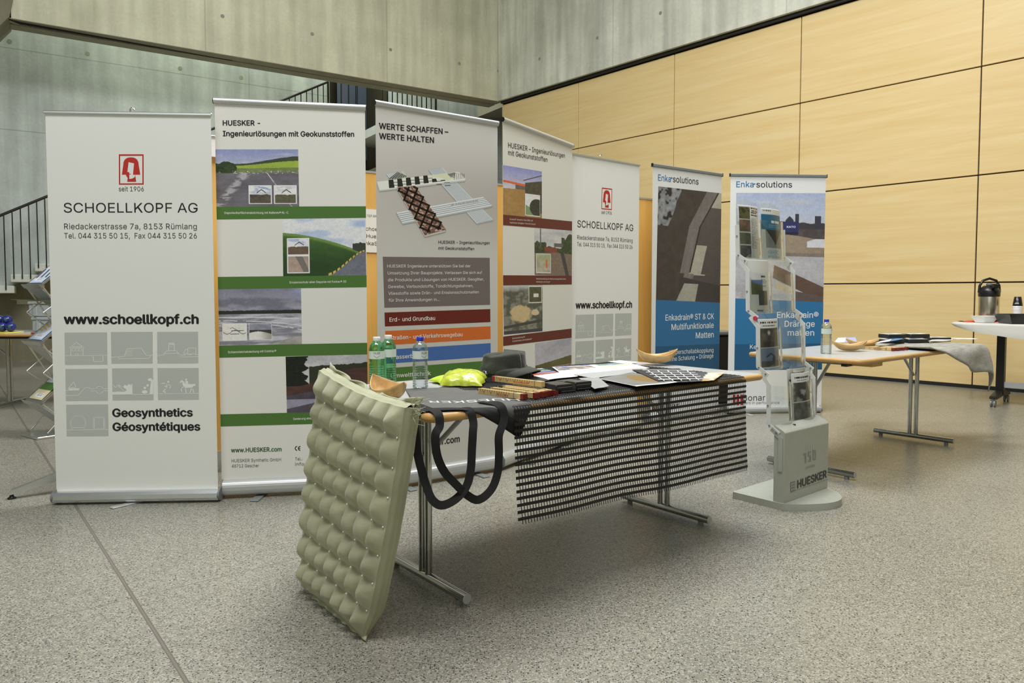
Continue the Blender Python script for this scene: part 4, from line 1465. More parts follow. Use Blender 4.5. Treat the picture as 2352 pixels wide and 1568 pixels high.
def grey_art(a):
    q = lambda x, y: (830 + x / 3.2, 230 + y / 3.2)
    z = lambda x, y: (880 + x / 7.129, 380 + y / 7.129)
    dk = (36, 36, 36)
    a.text('WERTE SCHAFFEN \u2013', q(130, 209), q(637, 252), 13.2, dk, 0.02)
    a.text('WERTE HALTEN', q(131, 283), q(532, 314), 13.2, dk, 0.02)
    # shadow and ribbed bars
    sh = (150, 145, 138)

    def slab(pts, drop, top, side, ly=0.0):
        n = len(pts)
        low = [(x, y + drop) for x, y in pts]
        for i in range(n):
            j = (i + 1) % n
            a.poly([z(*pts[i]), z(*pts[j]), z(*low[j]), z(*low[i])], side, 2 + ly)
        a.poly([z(*p) for p in pts], top, 2.5 + ly)

    def ribs(p0, p1, p2, p3, n, col, w, layer=3):
        """lines from edge p0-p3 to edge p1-p2"""
        for i in range(1, n):
            t = i / n
            s0 = (p0[0] + (p3[0] - p0[0]) * t, p0[1] + (p3[1] - p0[1]) * t)
            s1 = (p1[0] + (p2[0] - p1[0]) * t, p1[1] + (p2[1] - p1[1]) * t)
            a.line([z(*s0), z(*s1)], w, col, layer)
    W0 = (196, 200, 200)
    # bar running from upper middle to lower right
    slab([(742, 70), (965, 35), (1800, 890), (1535, 950)], 22, W0, (150, 152, 152))
    ribs((742, 70), (1535, 950), (1800, 890), (965, 35), 12, (112, 122, 138), 0.0022)
    slab([(52, 138), (300, 95), (400, 190), (120, 235)], 12, W0, (150, 152, 152))
    ribs((52, 138), (120, 235), (400, 190), (300, 95), 10, (112, 122, 138), 0.0018)
    # checked bit at the left end
    a.poly([z(100, 205), z(260, 100), z(335, 100), z(400, 205), z(130, 240)], (186, 190, 170), 2.8)
    for i in range(7):
        a.line([z(105 + 45 * i, 215 - 4 * i), z(235 + 22 * i, 108 + 10 * i)], 0.0030, dk, 3)
        a.line([z(230 - 22 * i, 115 + 16 * i), z(380 - 25 * i, 175 + 9 * i)], 0.0026, dk, 3)
    # cross bar with dark ladder
    slab([(-105, 265), (960, 135), (1180, 105), (1240, 110), (1345, 215), (1340, 240), (-60, 405)], 22, (206, 208, 198), (172, 174, 172), 3)
    for i in range(7):
        x = 85 + 142 * i
        w = 78 - 2 * i
        y0, y1 = 236 - 17 * i * (1 if i < 5 else 0.55), 370 - 19 * i
        if i > 4: y0 += 30 * (i - 4)
        a.poly([z(x, y0), z(x + w, y0 - 6), z(x + w + 22, y1 - 8), z(x + 10, y1)], (44, 46, 40), 6.4)
        a.line([z(x + w, y0 + 40), z(x + 150, y0 + 38)], 0.003, (60, 62, 56), 6.2)
        a.line([z(x + w + 8, y0 + 88), z(x + 160, y0 + 86)], 0.003, (60, 62, 56), 6.2)
    a.poly([z(720, 160), z(1030, 130), z(1150, 205), z(1060, 250), z(960, 200), z(760, 180)], (196, 200, 170), 6.0)
    for i in range(6):
        a.line([z(1180 + 28 * i, 120 + 4 * i), z(1160 + 32 * i, 232 - 4 * i)], 0.0028, dk, 6.3)
        a.line([z(1050 + 20 * i, 128 - 2 * i), z(1110 + 14 * i, 195 - 12 * i)], 0.0024, dk, 6.3)
        a.line([z(1060 + 16 * i, 150 + 10 * i), z(1170, 118 + 14 * i)], 0.0022, dk, 6.3)
    # horizontal ribbed bar
    slab([(215, 770), (1635, 512), (1785, 655), (315, 945)], 24, (202, 205, 205), (162, 164, 164), 3)
    ribs((215, 770), (1635, 512), (1785, 655), (315, 945), 6, (104, 112, 122), 0.0026, 6)
    a.poly([z(1090, 630), z(1540, 552), z(1570, 600), z(1120, 668)], (176, 180, 180), 6.3)
    a.text('# HUESKER', z(1110, 665), z(1552, 592), 5.2, (120, 126, 132), 0.0, 6.8)
    # soil bar with black grid
    slab([(222, 360), (520, 330), (1025, 1050), (680, 1140)], 34, (132, 104, 88), (176, 170, 164), 6)
    a.photo([z(222, 360), z(520, 330), z(1025, 1050), z(680, 1140)], lambda S, T: mixc(mixc(C3(118, 88, 74) * np.ones(S.shape + (3,)), C3(190, 168, 150), sst(0.45, 0.72, fbm(S * 16, T * 40, 3))), C3(70, 48, 38), sst(0.55, 0.7, fbm(S * 20, T * 46, 17))), 60, 140, 9)
    L0, L1 = (222, 360), (680, 1140); R0, R1 = (520, 330), (1025, 1050)
    ed = lambda A, B, t: (A[0] + (B[0] - A[0]) * t, A[1] + (B[1] - A[1]) * t)
    def pt(s, t):
        A = ed(L0, L1, t); B = ed(R0, R1, t)
        return (A[0] + (B[0] - A[0]) * s, A[1] + (B[1] - A[1]) * s)
    for i in range(-3, 9):
        for sg in (1, -1):
            pts = []
            for s_ in np.linspace(0.0, 1, 11):
                t = (i + 0.35) / 5.2 + sg * (s_ - 0.5) * 0.38
                if 0.0 <= t <= 0.975: pts.append(z(*pt(s_, t)))
            if len(pts) > 1: a.line(pts, 0.0115, (40, 36, 30), 10)
    a.text('HUESKER - Ingenieurl\u00f6sungen', q(566, 1053), q(943, 1059), 6.8, dk, 0.008)
    a.text('mit Geokunststoffen', q(566, 1097), q(829, 1102), 6.8, dk, 0.008)
    a.poly([q(157, 1150), q(943, 1158), q(946, 1503), q(169, 1525)], (104, 95, 91), 1)
    wt = (206, 203, 198)
    for tx, x0, x1, yl, yr in (('HUESKER Ingenieure unterst\u00fctzen Sie bei der', 190, 802, 1230, 1228), ('Umsetzung Ihrer Bauprojekte. Verlassen Sie sich auf', 193, 886, 1281, 1276),
                               ('die Produkte und L\u00f6sungen von HUESKER. Geogitter,', 194, 900, 1331, 1325), ('Gewebe, Verbundstoffe, Tondichtungsbahnen,', 196, 821, 1381, 1373),
                               ('Vliesstoffe sowie Dr\u00e4n- und Erosionsschutzmatten', 198, 862, 1431, 1419), ('f\u00fcr Ihre Anwendungen in...', 200, 576, 1481, 1474)):
        a.text(tx, q(x0, yl), q(x1, yr), 7.0, wt, 0.002)
    a.poly([(883, 717.5), (1126, 709.5), (1126.3, 739.5), (884, 749.5)], (96, 38, 28), 1)
    a.poly([(884.5, 760), (1126.5, 749), (1126.8, 778), (886, 792.5)], (188, 98, 44), 1)
    a.poly([(886, 803), (1126.8, 787.7), (1126.9, 818.7), (887.5, 835)], (66, 98, 154), 1)
    a.poly([(887.5, 845.5), (1127, 827.5), (1127.3, 859.5), (889, 878)], (72, 108, 50), 1)
    wt = (212, 208, 200)
    a.text('Erd- und Grundbau', (894.5, 738.5), (999, 734.5), 9.3, wt, 0.008)
    a.text('Stra\u00dfen- und Verkehrswegebau', (895.7, 780.3), (1062, 771.8), 9.3, wt, 0.008)
    a.text('Wasserbau', (896.5, 825), (963, 820.5), 9.3, wt, 0.008)
    a.text('Umwelttechnik', (897.5, 867.5), (989, 861), 9.3, wt, 0.008)
    a.text('www.huesker.com', (912, 1036), (1055.4, 1014), 15, dk, 0.02)


zt3 = 0.5 * (b3.px(851, 249)[1] + b3.px(1141, 280)[1])
b3.film(zt3, 0.085, (180, 178, 170), grey_art, grey_cols)
b3.huesker_hardware([(0.22, 0), (0.80, 0)])

# ---- banner 4: dark red bands
b4 = Banner('rollup_banner', 'white banner with dark red caption bands and building site pictures', p1(1159, 1081), p1(1324, 1017), ((1155.5, 700), (1313, 700)), 'landscape picture banners')


def red_art(a):
    R = (92, 38, 28); dk = (34, 34, 36); wt = (205, 198, 190)
    q = lambda x, y: (1140 + x / 2.6147, 260 + y / 2.6147)
    a.photo([q(16, 304), q(273, 350), q(273, 631), q(25, 606)], pic_bridge, 150, 170)
    a.photo([q(228, 690), q(458, 705), q(458, 976), q(230, 971)], pic_rail, 150, 170)
    a.photo([q(36, 1034), q(277, 1033), q(277, 1308), q(45, 1330)], pic_aerial, 150, 170)
    a.photo([(1228.7, 788.5), (1312.5, 776.5), (1312.5, 868), (1230, 884)], pic_fields, 140, 140)
    for L, Rr in (((1149, 491.4, 516), (1314, 508.4, 529.6)), ((1153.6, 631.8, 655.2), (1314, 633, 653)), ((1157, 772.5, 794.2), (1313, 754.3, 775.4)), ((1161, 908, 930), (1313, 880, 901))):
        za, zb = b4.px(L[0], L[1])[1], b4.px(L[0], L[2])[1]
        zc, zd = b4.px(Rr[0], Rr[1])[1], b4.px(Rr[0], Rr[2])[1]
        a.poly([(b4.u0, za), (b4.u1, zc), (b4.u1, zd), (b4.u0, zb)], R, 2, px=False)
    a.text('HUESKER \u2013 Ingenieurl\u00f6sungen', q(70, 205), q(411, 268), 11.6, dk, 0.004)
    a.text('mit Geokunststoffen', q(70, 250), q(306, 293), 11.6, dk, 0.004)
    a.text('Kunststoff-Bewehrte-Erde (KBE) und', q(80, 640), q(218, 649), 3.6, wt, 0.004)
    a.text('begr\u00fcnbare Stahlgitter-Front mit Fortrac\u00ae', q(80, 660), q(235, 671), 3.6, wt, 0.004)
    a.text('Wiederherstellung der Gebrauchstauglichkeit eines', q(238, 998), q(416, 999), 3.5, wt, 0.004)
    a.text('Gleisk\u00f6rpers mit Fortrac\u00ae', q(238, 1016), q(322, 1017), 3.5, wt, 0.004)
    a.text('Basisbewehrung f\u00fcr', q(95, 1356), q(172, 1346), 3.6, wt, 0.004)
    a.text('Autobahndamm mit Stabilenka\u00ae', q(95, 1373), q(212, 1359), 3.6, wt, 0.004)
    a.text('HUESKER Synthetic', (1179, 989.5), (1226, 979), 6.5, (90, 90, 88), -0.012)
    a.text('48712 Gescher', (1180, 999.5), (1214, 992), 6.5, (90, 90, 88), -0.012)


zt4 = 0.5 * (b4.px(1147, 286)[1] + b4.px(1313, 330)[1])
b4.film(zt4, 0.085, (203, 203, 196), red_art)
b4.huesker_hardware([(0.25, 0), (0.8, 0)])

# ---- banner 5: second company banner
H5 = 2.165
yl5, yr5 = (H5 - EYE) * F_PX / (674 - 356), (H5 - EYE) * F_PX / (674 - 382)
L5 = np.array([(1311 - CX) / F_PX * yl5, yl5]); R5 = np.array([(1463 - CX) / F_PX * yr5, yr5])
d5 = (R5 - L5) / np.linalg.norm(R5 - L5)
n5 = np.array([-d5[1], d5[0]])
L5b = L5 - d5 * 0.03 - n5 * 0.045
R5b = R5 + d5 * 0.03 - n5 * 0.045
b5 = Banner('rollup_banner', 'plain white company banner with red logo, farther one behind dark red banded banner', L5b, R5b, ((1309, 700), (1466, 700)), 'white company roll-up banners')


def sch5(a):
    f = lambda u, z_: (b5.u0 + (u - b1.u0) / (b1.u1 - b1.u0) * (b5.u1 - b5.u0), H5 + (z_ - zt1) * (H5 - 0.02) / (zt1 - 0.02))
    schoellkopf_art(Art(a.mb, a.y, b1.px, 0, f))
    for k in range(3):
        a.poly([(1501 + 4 * k, 925), (1504 + 4 * k, 924), (1504 + 4 * k, 944), (1501 + 4 * k, 945)], (168, 40, 40), 2)


b5.film(H5, 0.06, SCH_BG, sch5)
b5.slim_hardware([(0.5, 0.3)], hook=(1383, 360))

# ---- two blue banners on the right
HE = 2.215
ye, yf = (HE - EYE) * F_PX / (674 - 381), (HE - EYE) * F_PX / (674 - 404)
Le = np.array([(1498 - CX) / F_PX * ye, ye]); Re = np.array([(1657 - CX) / F_PX * yf, yf])
e1 = Banner('rollup_banner', 'blue banner showing a dark trench with pebbles', Le, Re, ((1497.5, 600), (1655, 600)), 'blue picture banners')


def enka1(a):
    q = lambda x, y: (1480 + x / 3.136, 370 + y / 3.136)
    B = (46, 100, 142); BD_ = (38, 80, 112); wt = (208, 214, 216)
    a.photo([q(100, 181), q(556, 232), q(548, 1019), q(83, 998)], pic_drainmat, 180, 280)
    xb = b1
    u0 = b_ = e1.px(*q(82, 1000))[0]; u1 = e1.u1
    z = lambda x, y: e1.px(*q(x, y))[1]
    a.poly([(u0, z(82, 998)), (u1, z(548, 1019)), (u1, z(545, 1315)), (u0, z(76, 1335))], B, 2, px=False)
    a.poly([(u0, z(76, 1335)), (u1, z(545, 1315)), (u1, z(541, 1500)), (u0, z(72, 1530))], BD_, 2, px=False)
    a.text('Enka', q(98, 139), q(190, 150), 14.2, (52, 104, 150), 0.006)
    a.text('\u00b7', q(192, 141), q(199, 142), 14, (40, 110, 160), 0.03)
    a.text('solutions', q(205, 150), q(389, 169), 14.2, (44, 46, 50), 0.006)
    a.text('Enkadrain\u00ae ST & CK', q(152, 1148), q(500, 1136), 13.6, wt, 0.006)
    a.text('Multifunktionale', q(195, 1216), q(498, 1200), 13.6, wt, 0.006)
    a.text('Matten', q(370, 1276), q(498, 1268), 13.6, wt, 0.006)
    a.text('K\u00f6rperschallabkopplung', q(178, 1392), q(497, 1374), 10.0, wt, -0.014)
    a.text('ohne Schalung \u2022 Dr\u00e4nage', q(170, 1442), q(496, 1414), 10.0, wt, -0.014)
    a.text('Bonar', (1500, 941), (1560, 936), 13, (60, 60, 62), -0.01)
    a.poly([(1498, 926), (1509, 925), (1509, 944), (1498, 945)], (168, 40, 44), 4)


e1.film(HE, 0.05, (203, 205, 203), enka1)
e1.slim_hardware([(0.25, 0), (0.75, 0)], rail=(0.026, 0.010), enka=True, base_h=0.06)

e2 = Banner('rollup_banner', 'blue banner showing a river shore, behind the clear leaflet rack', p1(1672, 951), p1(1889, 948), ((1675.5, 600), (1893, 600)), 'blue picture banners')


def enka2(a):
    q = lambda x, y: (1480 + x / 3.136, 370 + y / 3.136)
    B = (46, 104, 146); BD_ = (38, 82, 116); wt = (210, 216, 218)
    a.photo([q(662, 228), q(1306, 231), q(1288, 1015), q(655, 988)], pic_river, 240, 280)
    u0 = e2.px(*q(655, 990))[0]; u1 = e2.u1
    z = lambda x, y: e2.px(*q(x, y))[1]
    a.poly([(u0, z(655, 988)), (u1, z(1288, 1015)), (u1, z(1283, 1312)), (u0, z(650, 1318))], B, 2, px=False)
    a.poly([(u0, z(650, 1318)), (u1, z(1283, 1312)), (u1, z(1278, 1500)), (u0, z(645, 1505))], BD_, 2, px=False)
    a.text('Enka', q(662, 187), q(786, 187), 13.2, (52, 108, 152), 0.006)
    a.text('\u00b7', q(789, 184), q(797, 184), 13, (40, 110, 160), 0.03)
    a.text('solutions', q(806, 188), q(1063, 189), 13.2, (48, 50, 54), 0.006)
    a.text('Enkadrain\u00ae', q(955, 1128), q(1253, 1128), 13.6, wt, 0.006)
    a.text('Dr\u00e4nage', q(1010, 1192), q(1226, 1192), 13.6, wt, 0.006)
    a.text('matten', q(1032, 1256), q(1222, 1256), 13.6, wt, 0.006)
    a.text('Keller', q(760, 1352), q(868, 1352), 10, wt, -0.014)
    for (x0, x1) in ((1683, 1689), (1692, 1698), (1701, 1707)):
        a.poly([(x0, 906), (x1, 906), (x1, 930), (x0, 930)], (170, 44, 48), 3)
    a.text('KATO', (1807, 523), (1827, 523), 4.2, (206, 208, 214), 0.02)
    a.text('Bonar', (1706, 920), (1757.5, 919.5), 13.5, (56, 56, 60), -0.012)
    a.text('Partners in performance', (1690, 928), (1790, 927), 6, (110, 110, 112), -0.016)


zte2 = 0.5 * (e2.px(1677, 404)[1] + e2.px(1897, 406)[1])
e2.film(zte2, 0.05, (203, 205, 203), enka2)
e2.slim_hardware([(0.2, 0), (0.7, 0)], rail=(0.026, 0.010), enka=True, base_h=0.06)


# ------------------------------------------------------------------ folding tables
class Frame:
    def __init__(s, ox, oy, rot):
        s.o = np.array([ox, oy]); s.rot = rot
        s.u = np.array([math.cos(rot), math.sin(rot)]); s.v = np.array([-math.sin(rot), math.cos(rot)])

    def L(s, px, py, z):
        """photo pixel at height z -> local (u, v)"""
        q = at_z(px, py, z)[:2] - s.o
        return float(np.dot(q, s.u)), float(np.dot(q, s.v))

    def Wd(s, u, v, z=0.0):
        q = s.o + s.u * u + s.v * v
        return np.array([q[0], q[1], z])


TOP = 0.74
F1 = Frame(-0.252, 2.226, math.atan2(0.626, 0.780))
L1, W1 = 1.87, 0.84
F2 = Frame(2.003, 4.083, math.atan2(0.637, 0.770))
L2, W2 = 1.857, 0.75


def rrect(x0, x1, y0, y1, r, n=6):
    out = []
    for cx, cy, a0 in ((x1 - r, y0 + r, -90), (x1 - r, y1 - r, 0), (x0 + r, y1 - r, 90), (x0 + r, y0 + r, 180)):
        for k in range(n + 1):
            a = math.radians(a0 + 90 * k / n)
            out.append((cx + r * math.cos(a), cy + r * math.sin(a)))
    return out


def folding_table(F, L, W, label, legs, foot_v, top=TOP, name='folding_table', lam=M_LAM, edge=M_BEECH):
    t = thing(name, label, 'table', (F.o[0], F.o[1], 0), F.rot)
    m_ = MB()
    P = rrect(0.012, L - 0.012, 0.012, W - 0.012, 0.035)
    m_.prism(P, 'z', top - 0.028, top, 0)
    m_.build('tabletop', lam, t)
    # bull-nosed wooden edge
    m_ = MB()
    prof = [(-0.002, -0.0285), (0.006, -0.028), (0.0125, -0.022), (0.0145, -0.014), (0.0125, -0.006), (0.006, -0.0005), (-0.002, 0.0002)]
    n = len(P); k = len(prof)
    vs = []
    for i in range(n):
        p = np.array(P[i]); a = np.array(P[i - 1]); b = np.array(P[(i + 1) % n])
        d = (b - a) / np.linalg.norm(b - a); nr = np.array([d[1], -d[0]])
        for (o_, z_) in prof:
            q = p + nr * o_
            vs.append((q[0], q[1], top + z_))
    fs = [(i * k + j, i * k + j + 1, ((i + 1) % n) * k + j + 1, ((i + 1) % n) * k + j) for i in range(n) for j in range(k - 1)]
    m_.add(vs, fs, 0, None, True)
    m_.build('edge_band', edge, t)
    for u in legs:
        vc = sum(foot_v) / 2
        for dv in (-0.0225, 0.0225):
            m_ = MB(); m_.tube([(u, vc + dv, 0.03), (u, vc + dv, top - 0.03)], 0.0145, 16); m_.build('leg', M_CHROME, t)
        m_ = MB(); m_.tube([(u, foot_v[0], 0.034), (u, foot_v[1], 0.034)], 0.0185, 18); f = m_.build('foot_bar', M_CHROME, t)
        for v in foot_v:
            m_ = MB(); m_.tube([(u, v - 0.001, 0.034), (u, v + 0.001, 0.034)], 0.0182, 18); m_.build('end_cap', M_ALUW, f)
            s_ = 0.05 if v == foot_v[0] else -0.05
            m_ = MB(); m_.tube([(u, v + s_, 0.0), (u, v + s_, 0.018)], 0.014, 12); m_.build('glide', M_GREYPL, f)
        # folding brace and bracket under the top
        s_ = 1 if u < L / 2 else -1
        m_ = MB(); m_.tube([(u + 0.01 * s_, vc, top - 0.24), (u + 0.27 * s_, vc, top - 0.035)], 0.010, 8); m_.build('brace', M_ALUW, t)
        m_ = MB(); m_.box(u - 0.05, u + 0.05, vc - 0.22, vc + 0.22, top - 0.046, top - 0.029, 0, bev=0.003); m_.build('bracket', M_GREYPL, t)
    m_ = MB()
    for v in (0.14, W - 0.18):
        m_.box(0.1, L - 0.1, v, v + 0.035, top - 0.055, top - 0.029, 0)
    m_.build('frame_rails', M_BLKPL, t)
    return t


tab1 = folding_table(F1, L1, W1, 'folding table in the foreground with black open mesh draped over it', (0.25, 1.67), (0.165, 0.72))
tab2 = folding_table(F2, L2, W2, 'bare folding table behind the leaflet rack with grey felt over its far end', (0.15, 1.707), (0.10, 0.67))
m_ = MB(); m_.box(0.16, 0.30, 0.02, 0.20, TOP - 0.052, TOP - 0.0285, 0, bev=0.003); m_.build('corner_block', M_BEECH, tab2)


def drape(u, v, L, W, top, r=0.02, lift=0.003, stiff=0.0):
    """position of the sheet point (u,v) when the sheet hangs over the table edge"""
    def fold(d):
        if d <= 0: return 0.0, 0.0
        q = min(d, r * math.pi / 2) / r
        x = r * math.sin(q); z = r * (1 - math.cos(q))
        rest = max(0.0, d - r * math.pi / 2)
        return x + rest * stiff, z + rest * math.sqrt(max(0.0, 1 - stiff * stiff))
    x, y, z = u, v, top + lift
    if u > L: dx, dz = fold(u - L); x = L + dx; z -= dz
    if u < 0: dx, dz = fold(-u); x = -dx; z -= dz
    if v < 0: dy, dz2 = fold(-v); y = -dy; z = min(z, top + lift - dz2) if u <= L and u >= 0 else z - 0.6 * dz2
    if v > W: dy, dz2 = fold(v - W); y = W + dy; z = min(z, top + lift - dz2)
    return x, y, z


# ------------------------------------------------------------------ black geogrid mesh over the front table
M_GRID = mk('coated_black_yarn', (13, 13, 12), 0.55, var=0.15, scale=120)
gm = thing('geogrid_mesh', 'black open-weave mesh draped over the foreground table and hanging down its front', 'mesh', (F1.o[0], F1.o[1], 0), F1.rot)


def mesh_pt(u, v):
    # u along the table (0.30..1.68), v from the hanging front hem (-0.40) to behind the table
    hang = max(0.0, -v - 0.02)
    sway = 0.020 * math.sin(u * 5.1 + 0.6) * min(1, hang * 4) + 0.012 * math.sin(u * 11 + 2) * min(1, hang * 3)
    bulge = 0.05 * hang + 0.18 * hang * hang
    uu = u + (0.045 * hang if u < 0.8 else -0.02 * hang * (u - 0.8) * 3) * (-1 if u < 0.8 else 1) * (1.0 if u < 0.8 else 1)
    x, y, z = drape(u, v, 9, W1, TOP, 0.024, 0.0035)
    if v < 0:
        y -= bulge + sway * 0.5
        x += -0.03 * hang * max(0.0, (0.8 - u) / 0.5) - 0.16 * hang * max(0.0, (u - 1.2) / 0.46) ** 2
        z += 0.07 * hang * max(0.0, (1.0 - u))
    if v >= 0:
        z += 0.0015 * math.sin(u * 23) * math.sin(v * 31) + 0.0015
    return x, y, z


def strip(mb, path, half, axis, thick=0.0012):
    """flat ribbon along a path of (u,v) samples; axis 'u' ribbons run along u, 'v' along v"""
    a = []; b = []
    for (u, v) in path:
        if axis == 'u':
            a.append(mesh_pt(u, v - half)); b.append(mesh_pt(u, v + half))
        else:
            a.append(mesh_pt(u - half, v)); b.append(mesh_pt(u + half, v))
    n = len(a)
    vs = a + b
    mb.add(vs, [(i, i + 1, n + i + 1, n + i) for i in range(n - 1)], 0, None, False)


def left_edge(v):
    return 0.318 + (0.165 * min(1, max(0, v) / 0.75)) - 0.03 * max(0, -v)


RIGHT_U = 1.665
m_ = MB()
hem = 0.405
rows = []
v = -hem
PITCH_V = 0.0232
while v < W1 + 0.20:
    rows.append(v); v += PITCH_V
for v in rows:
    u0 = left_edge(v) - 0.004
    us = np.linspace(u0, RIGHT_U + 0.006, 56)
    strip(m_, [(u, v) for u in us], 0.0053, 'u')
m_.build('wide_bands', M_GRID, gm, solid=0.0014)
m_ = MB()
u = 0.32
while u < RIGHT_U:
    pts = []
    for v in np.concatenate([np.linspace(-hem - 0.018, -0.045, 14), np.linspace(-0.04, 0.012, 8), np.linspace(0.03, W1 - 0.01, 26), np.linspace(W1, W1 + 0.2, 12)]):
        if u >= left_edge(v) - 0.004: pts.append((u, v))
    if len(pts) > 1: strip(m_, pts, 0.0013, 'v')
    u += 0.0122
m_.build('thin_yarns', M_GRID, gm, solid=0.0012)

# ------------------------------------------------------------------ grey felt over the end of the second table
M_FELT = mk('grey_fleece', (150, 148, 138), 0.95, var=0.28, scale=7, bump=0.6, bscale=60, stretch=(1, 4, 4), sheen=0.3, spec=0.1)
fl = thing('felt_sheet', 'grey fleece sheet hanging over the far right corner of the second table', 'fabric', (F2.o[0], F2.o[1], 0), F2.rot)
nx, ny = 56, 40
G = np.zeros((ny, nx, 3))
e_l = np.array([0.951, -0.309]); e_w = np.array([0.309, 0.951])
for j in range(ny):
    for i in range(nx):
        b = 0.80 * j / (ny - 1); a = (1.50 - 0.52 * (b / 0.80) ** 0.7) * i / (nx - 1)
        sa = i / (nx - 1); sb = j / (ny - 1)
        p = (np.array([0.95, 0.0]) * (1 - sa) + np.array([2.12, -0.29]) * sa + np.array([0.0, -0.06]) * math.sin(math.pi * sa)) * (1 - sb) + (np.array([1.15, 0.62]) * (1 - sa) + np.array([1.90, 0.60]) * sa) * sb
        uu, vv = p
        over_u = max(0.0, uu - L2); over_v = max(0.0, -vv)
        z = TOP + 0.009; x = uu; y = vv
        R_ = 0.075
        d = math.hypot(over_u, over_v)
        if d > 0:
            q = min(d / R_, math.pi / 2)
            hx = R_ * math.sin(q); hz = R_ * (1 - math.cos(q)); rest = max(0, d - R_ * math.pi / 2)
            h = hx + rest * 0.12; hz += rest * 0.985
            x = min(uu, L2) + h * over_u / d; y = max(vv, 0.0) - h * over_v / d * 0.75; z = TOP + 0.009 - hz
        z += 0.010 * math.sin(7 * a + 3 * b) * min(1, d * 5) + 0.006 * math.sin(13 * a + 9 * b) * min(1, 0.3 + d * 3)
        y += 0.02 * math.sin(9 * a) * min(1, over_v * 6)
        z += 0.020 * max(0.0, 1 - sa / 0.09) ** 2 * max(0.0, 1 - sb * 1.6)
        G[j, i] = (x, y, max(z, 0.30))
m_ = MB(); m_.grid(G, 0, None, True)
m_.build('fleece', M_FELT, fl, solid=0.007)
# ------------------------------------------------------------------ third table: white cloth, by the wood wall
M_CLOTH = mk('white_tablecloth', (196, 195, 188), 0.8, var=0.03, scale=8, bump=0.15, bscale=14)
M_BLKSTEEL = mk('black_steel', (30, 30, 29), 0.4, 0.4, var=0.05)
t3x, t3y = 4.66, 7.55
F3 = Frame(t3x, t3y, math.radians(-46))
t = thing('rolling_table', 'white cloth covered table on black castors beside the wood wall at far right', 'table', (t3x, t3y, 0), F3.rot)
Z3 = 0.825
LL, WW = 1.6, 0.70
m_ = MB(); P = rrect(0, LL, -WW / 2, WW / 2, 0.30, 10); m_.prism(P, 'z', Z3 - 0.03, Z3 - 0.003, 0); m_.build('tabletop', M_LAM, t)
m_ = MB()
Pq = rrect(-0.006, LL + 0.006, -WW / 2 - 0.006, WW / 2 + 0.006, 0.30, 10)
n = len(Pq)
rings = []
for (off, dz) in ((-0.02, 0.0), (0.0, -0.004), (0.004, -0.02)):
    rings.append([(LL / 2 + (x - LL / 2) * (1 + off), y * (1 + off * 2), Z3 + dz) for x, y in Pq])
low = []
for x, y in Pq:
    hang = 0.03 + 0.20 * min(1.0, max(0.0, x) / 0.9)
    low.append((LL / 2 + (x - LL / 2) * 0.985, y * 0.96, Z3 - hang))
rings.append(low)
vs = [p for r_ in rings for p in r_]
m_.add(vs, [(k * n + i, k * n + (i + 1) % n, (k + 1) * n + (i + 1) % n, (k + 1) * n + i) for k in range(3) for i in range(n)], 0, None, True)
m_.add(rings[0], [tuple(range(n))], 0)
m_.build('tablecloth', M_CLOTH, t)
for x in (0.42, 1.3):
    m_ = MB(); m_.box(x - 0.035, x + 0.035, -0.035, 0.035, 0.10, Z3 - 0.03, 0); m_.build('leg', M_BLKSTEEL, t)
    m_ = MB(); m_.prism([(-0.30, 0.085), (-0.27, 0.105), (0, 0.15), (0.27, 0.105), (0.30, 0.085), (0.27, 0.075), (0, 0.09), (-0.27, 0.075)], 'x', x - 0.03, x + 0.03, 0); m_.build('foot', M_BLKSTEEL, t)
    for y in (-0.27, 0.27):
        m_ = MB()
        m_.tube([(x - 0.022, y, 0.034), (x - 0.008, y, 0.034)], 0.034, 18); m_.tube([(x + 0.008, y, 0.034), (x + 0.022, y, 0.034)], 0.034, 18)
        m_.box(x - 0.008, x + 0.008, y - 0.016, y + 0.016, 0.03, 0.085, 0)
        m_.build('castor', M_GREYPL, t)
m_ = MB(); m_.box(0.42, 1.3, -0.02, 0.02, 0.17, 0.23, 0, bev=0.005); m_.build('stretcher', M_LAM, t)

# ------------------------------------------------------------------ table at the far left
F4 = Frame(-6.3, 6.72, math.radians(2))
tab4 = folding_table(F4, 2.15, 0.75, 'folding table at far left below the stairs holding blue balls', (0.12, 1.30), (0.06, 0.69))


# ------------------------------------------------------------------ padded mattress leaning on the end of the front table
M_QUILT = mk('olive_grey_cotton', (150, 151, 124), 0.55, var=0.10, scale=9, bump=0.10, bscale=55, sheen=0.25, spec=0.2)
M_STITCH = mk('white_stitch', (225, 225, 215), 0.6, var=0.02)


def uplane(px, py, u):
    """point of the photo on the upright plane u = const of the front table's frame -> (v, z)"""
    p0 = F1.Wd(u, 0); n = np.array([F1.u[0], F1.u[1], 0])
    q = at_plane(px, py, p0, n)
    return float(np.dot(q[:2] - F1.o, F1.v)), float(q[2])


UB, UT = -0.150, -0.098       # outer face at the floor and at the top
vTL, zTL = uplane(733, 850, UT); vTR, zTR = uplane(931, 936, UT)
vBL, zBL = uplane(688, 1338, UB); vBR, zBR = uplane(838, 1478, UB)
zBL, zBR = 0.02, 0.012
MO = F1.Wd(-0.10, 0.45)
mq = thing('quilted_mattress', 'olive grey tufted mattress leaning upright against the end of the foreground table', 'mattress', tuple(MO), F1.rot)
NXQ, NYQ = 113, 145
A, T = np.meshgrid(np.linspace(0, 1, NXQ), np.linspace(0, 1, NYQ))    # A: 0 near corner .. 1 far, T: 0 floor .. 1 top


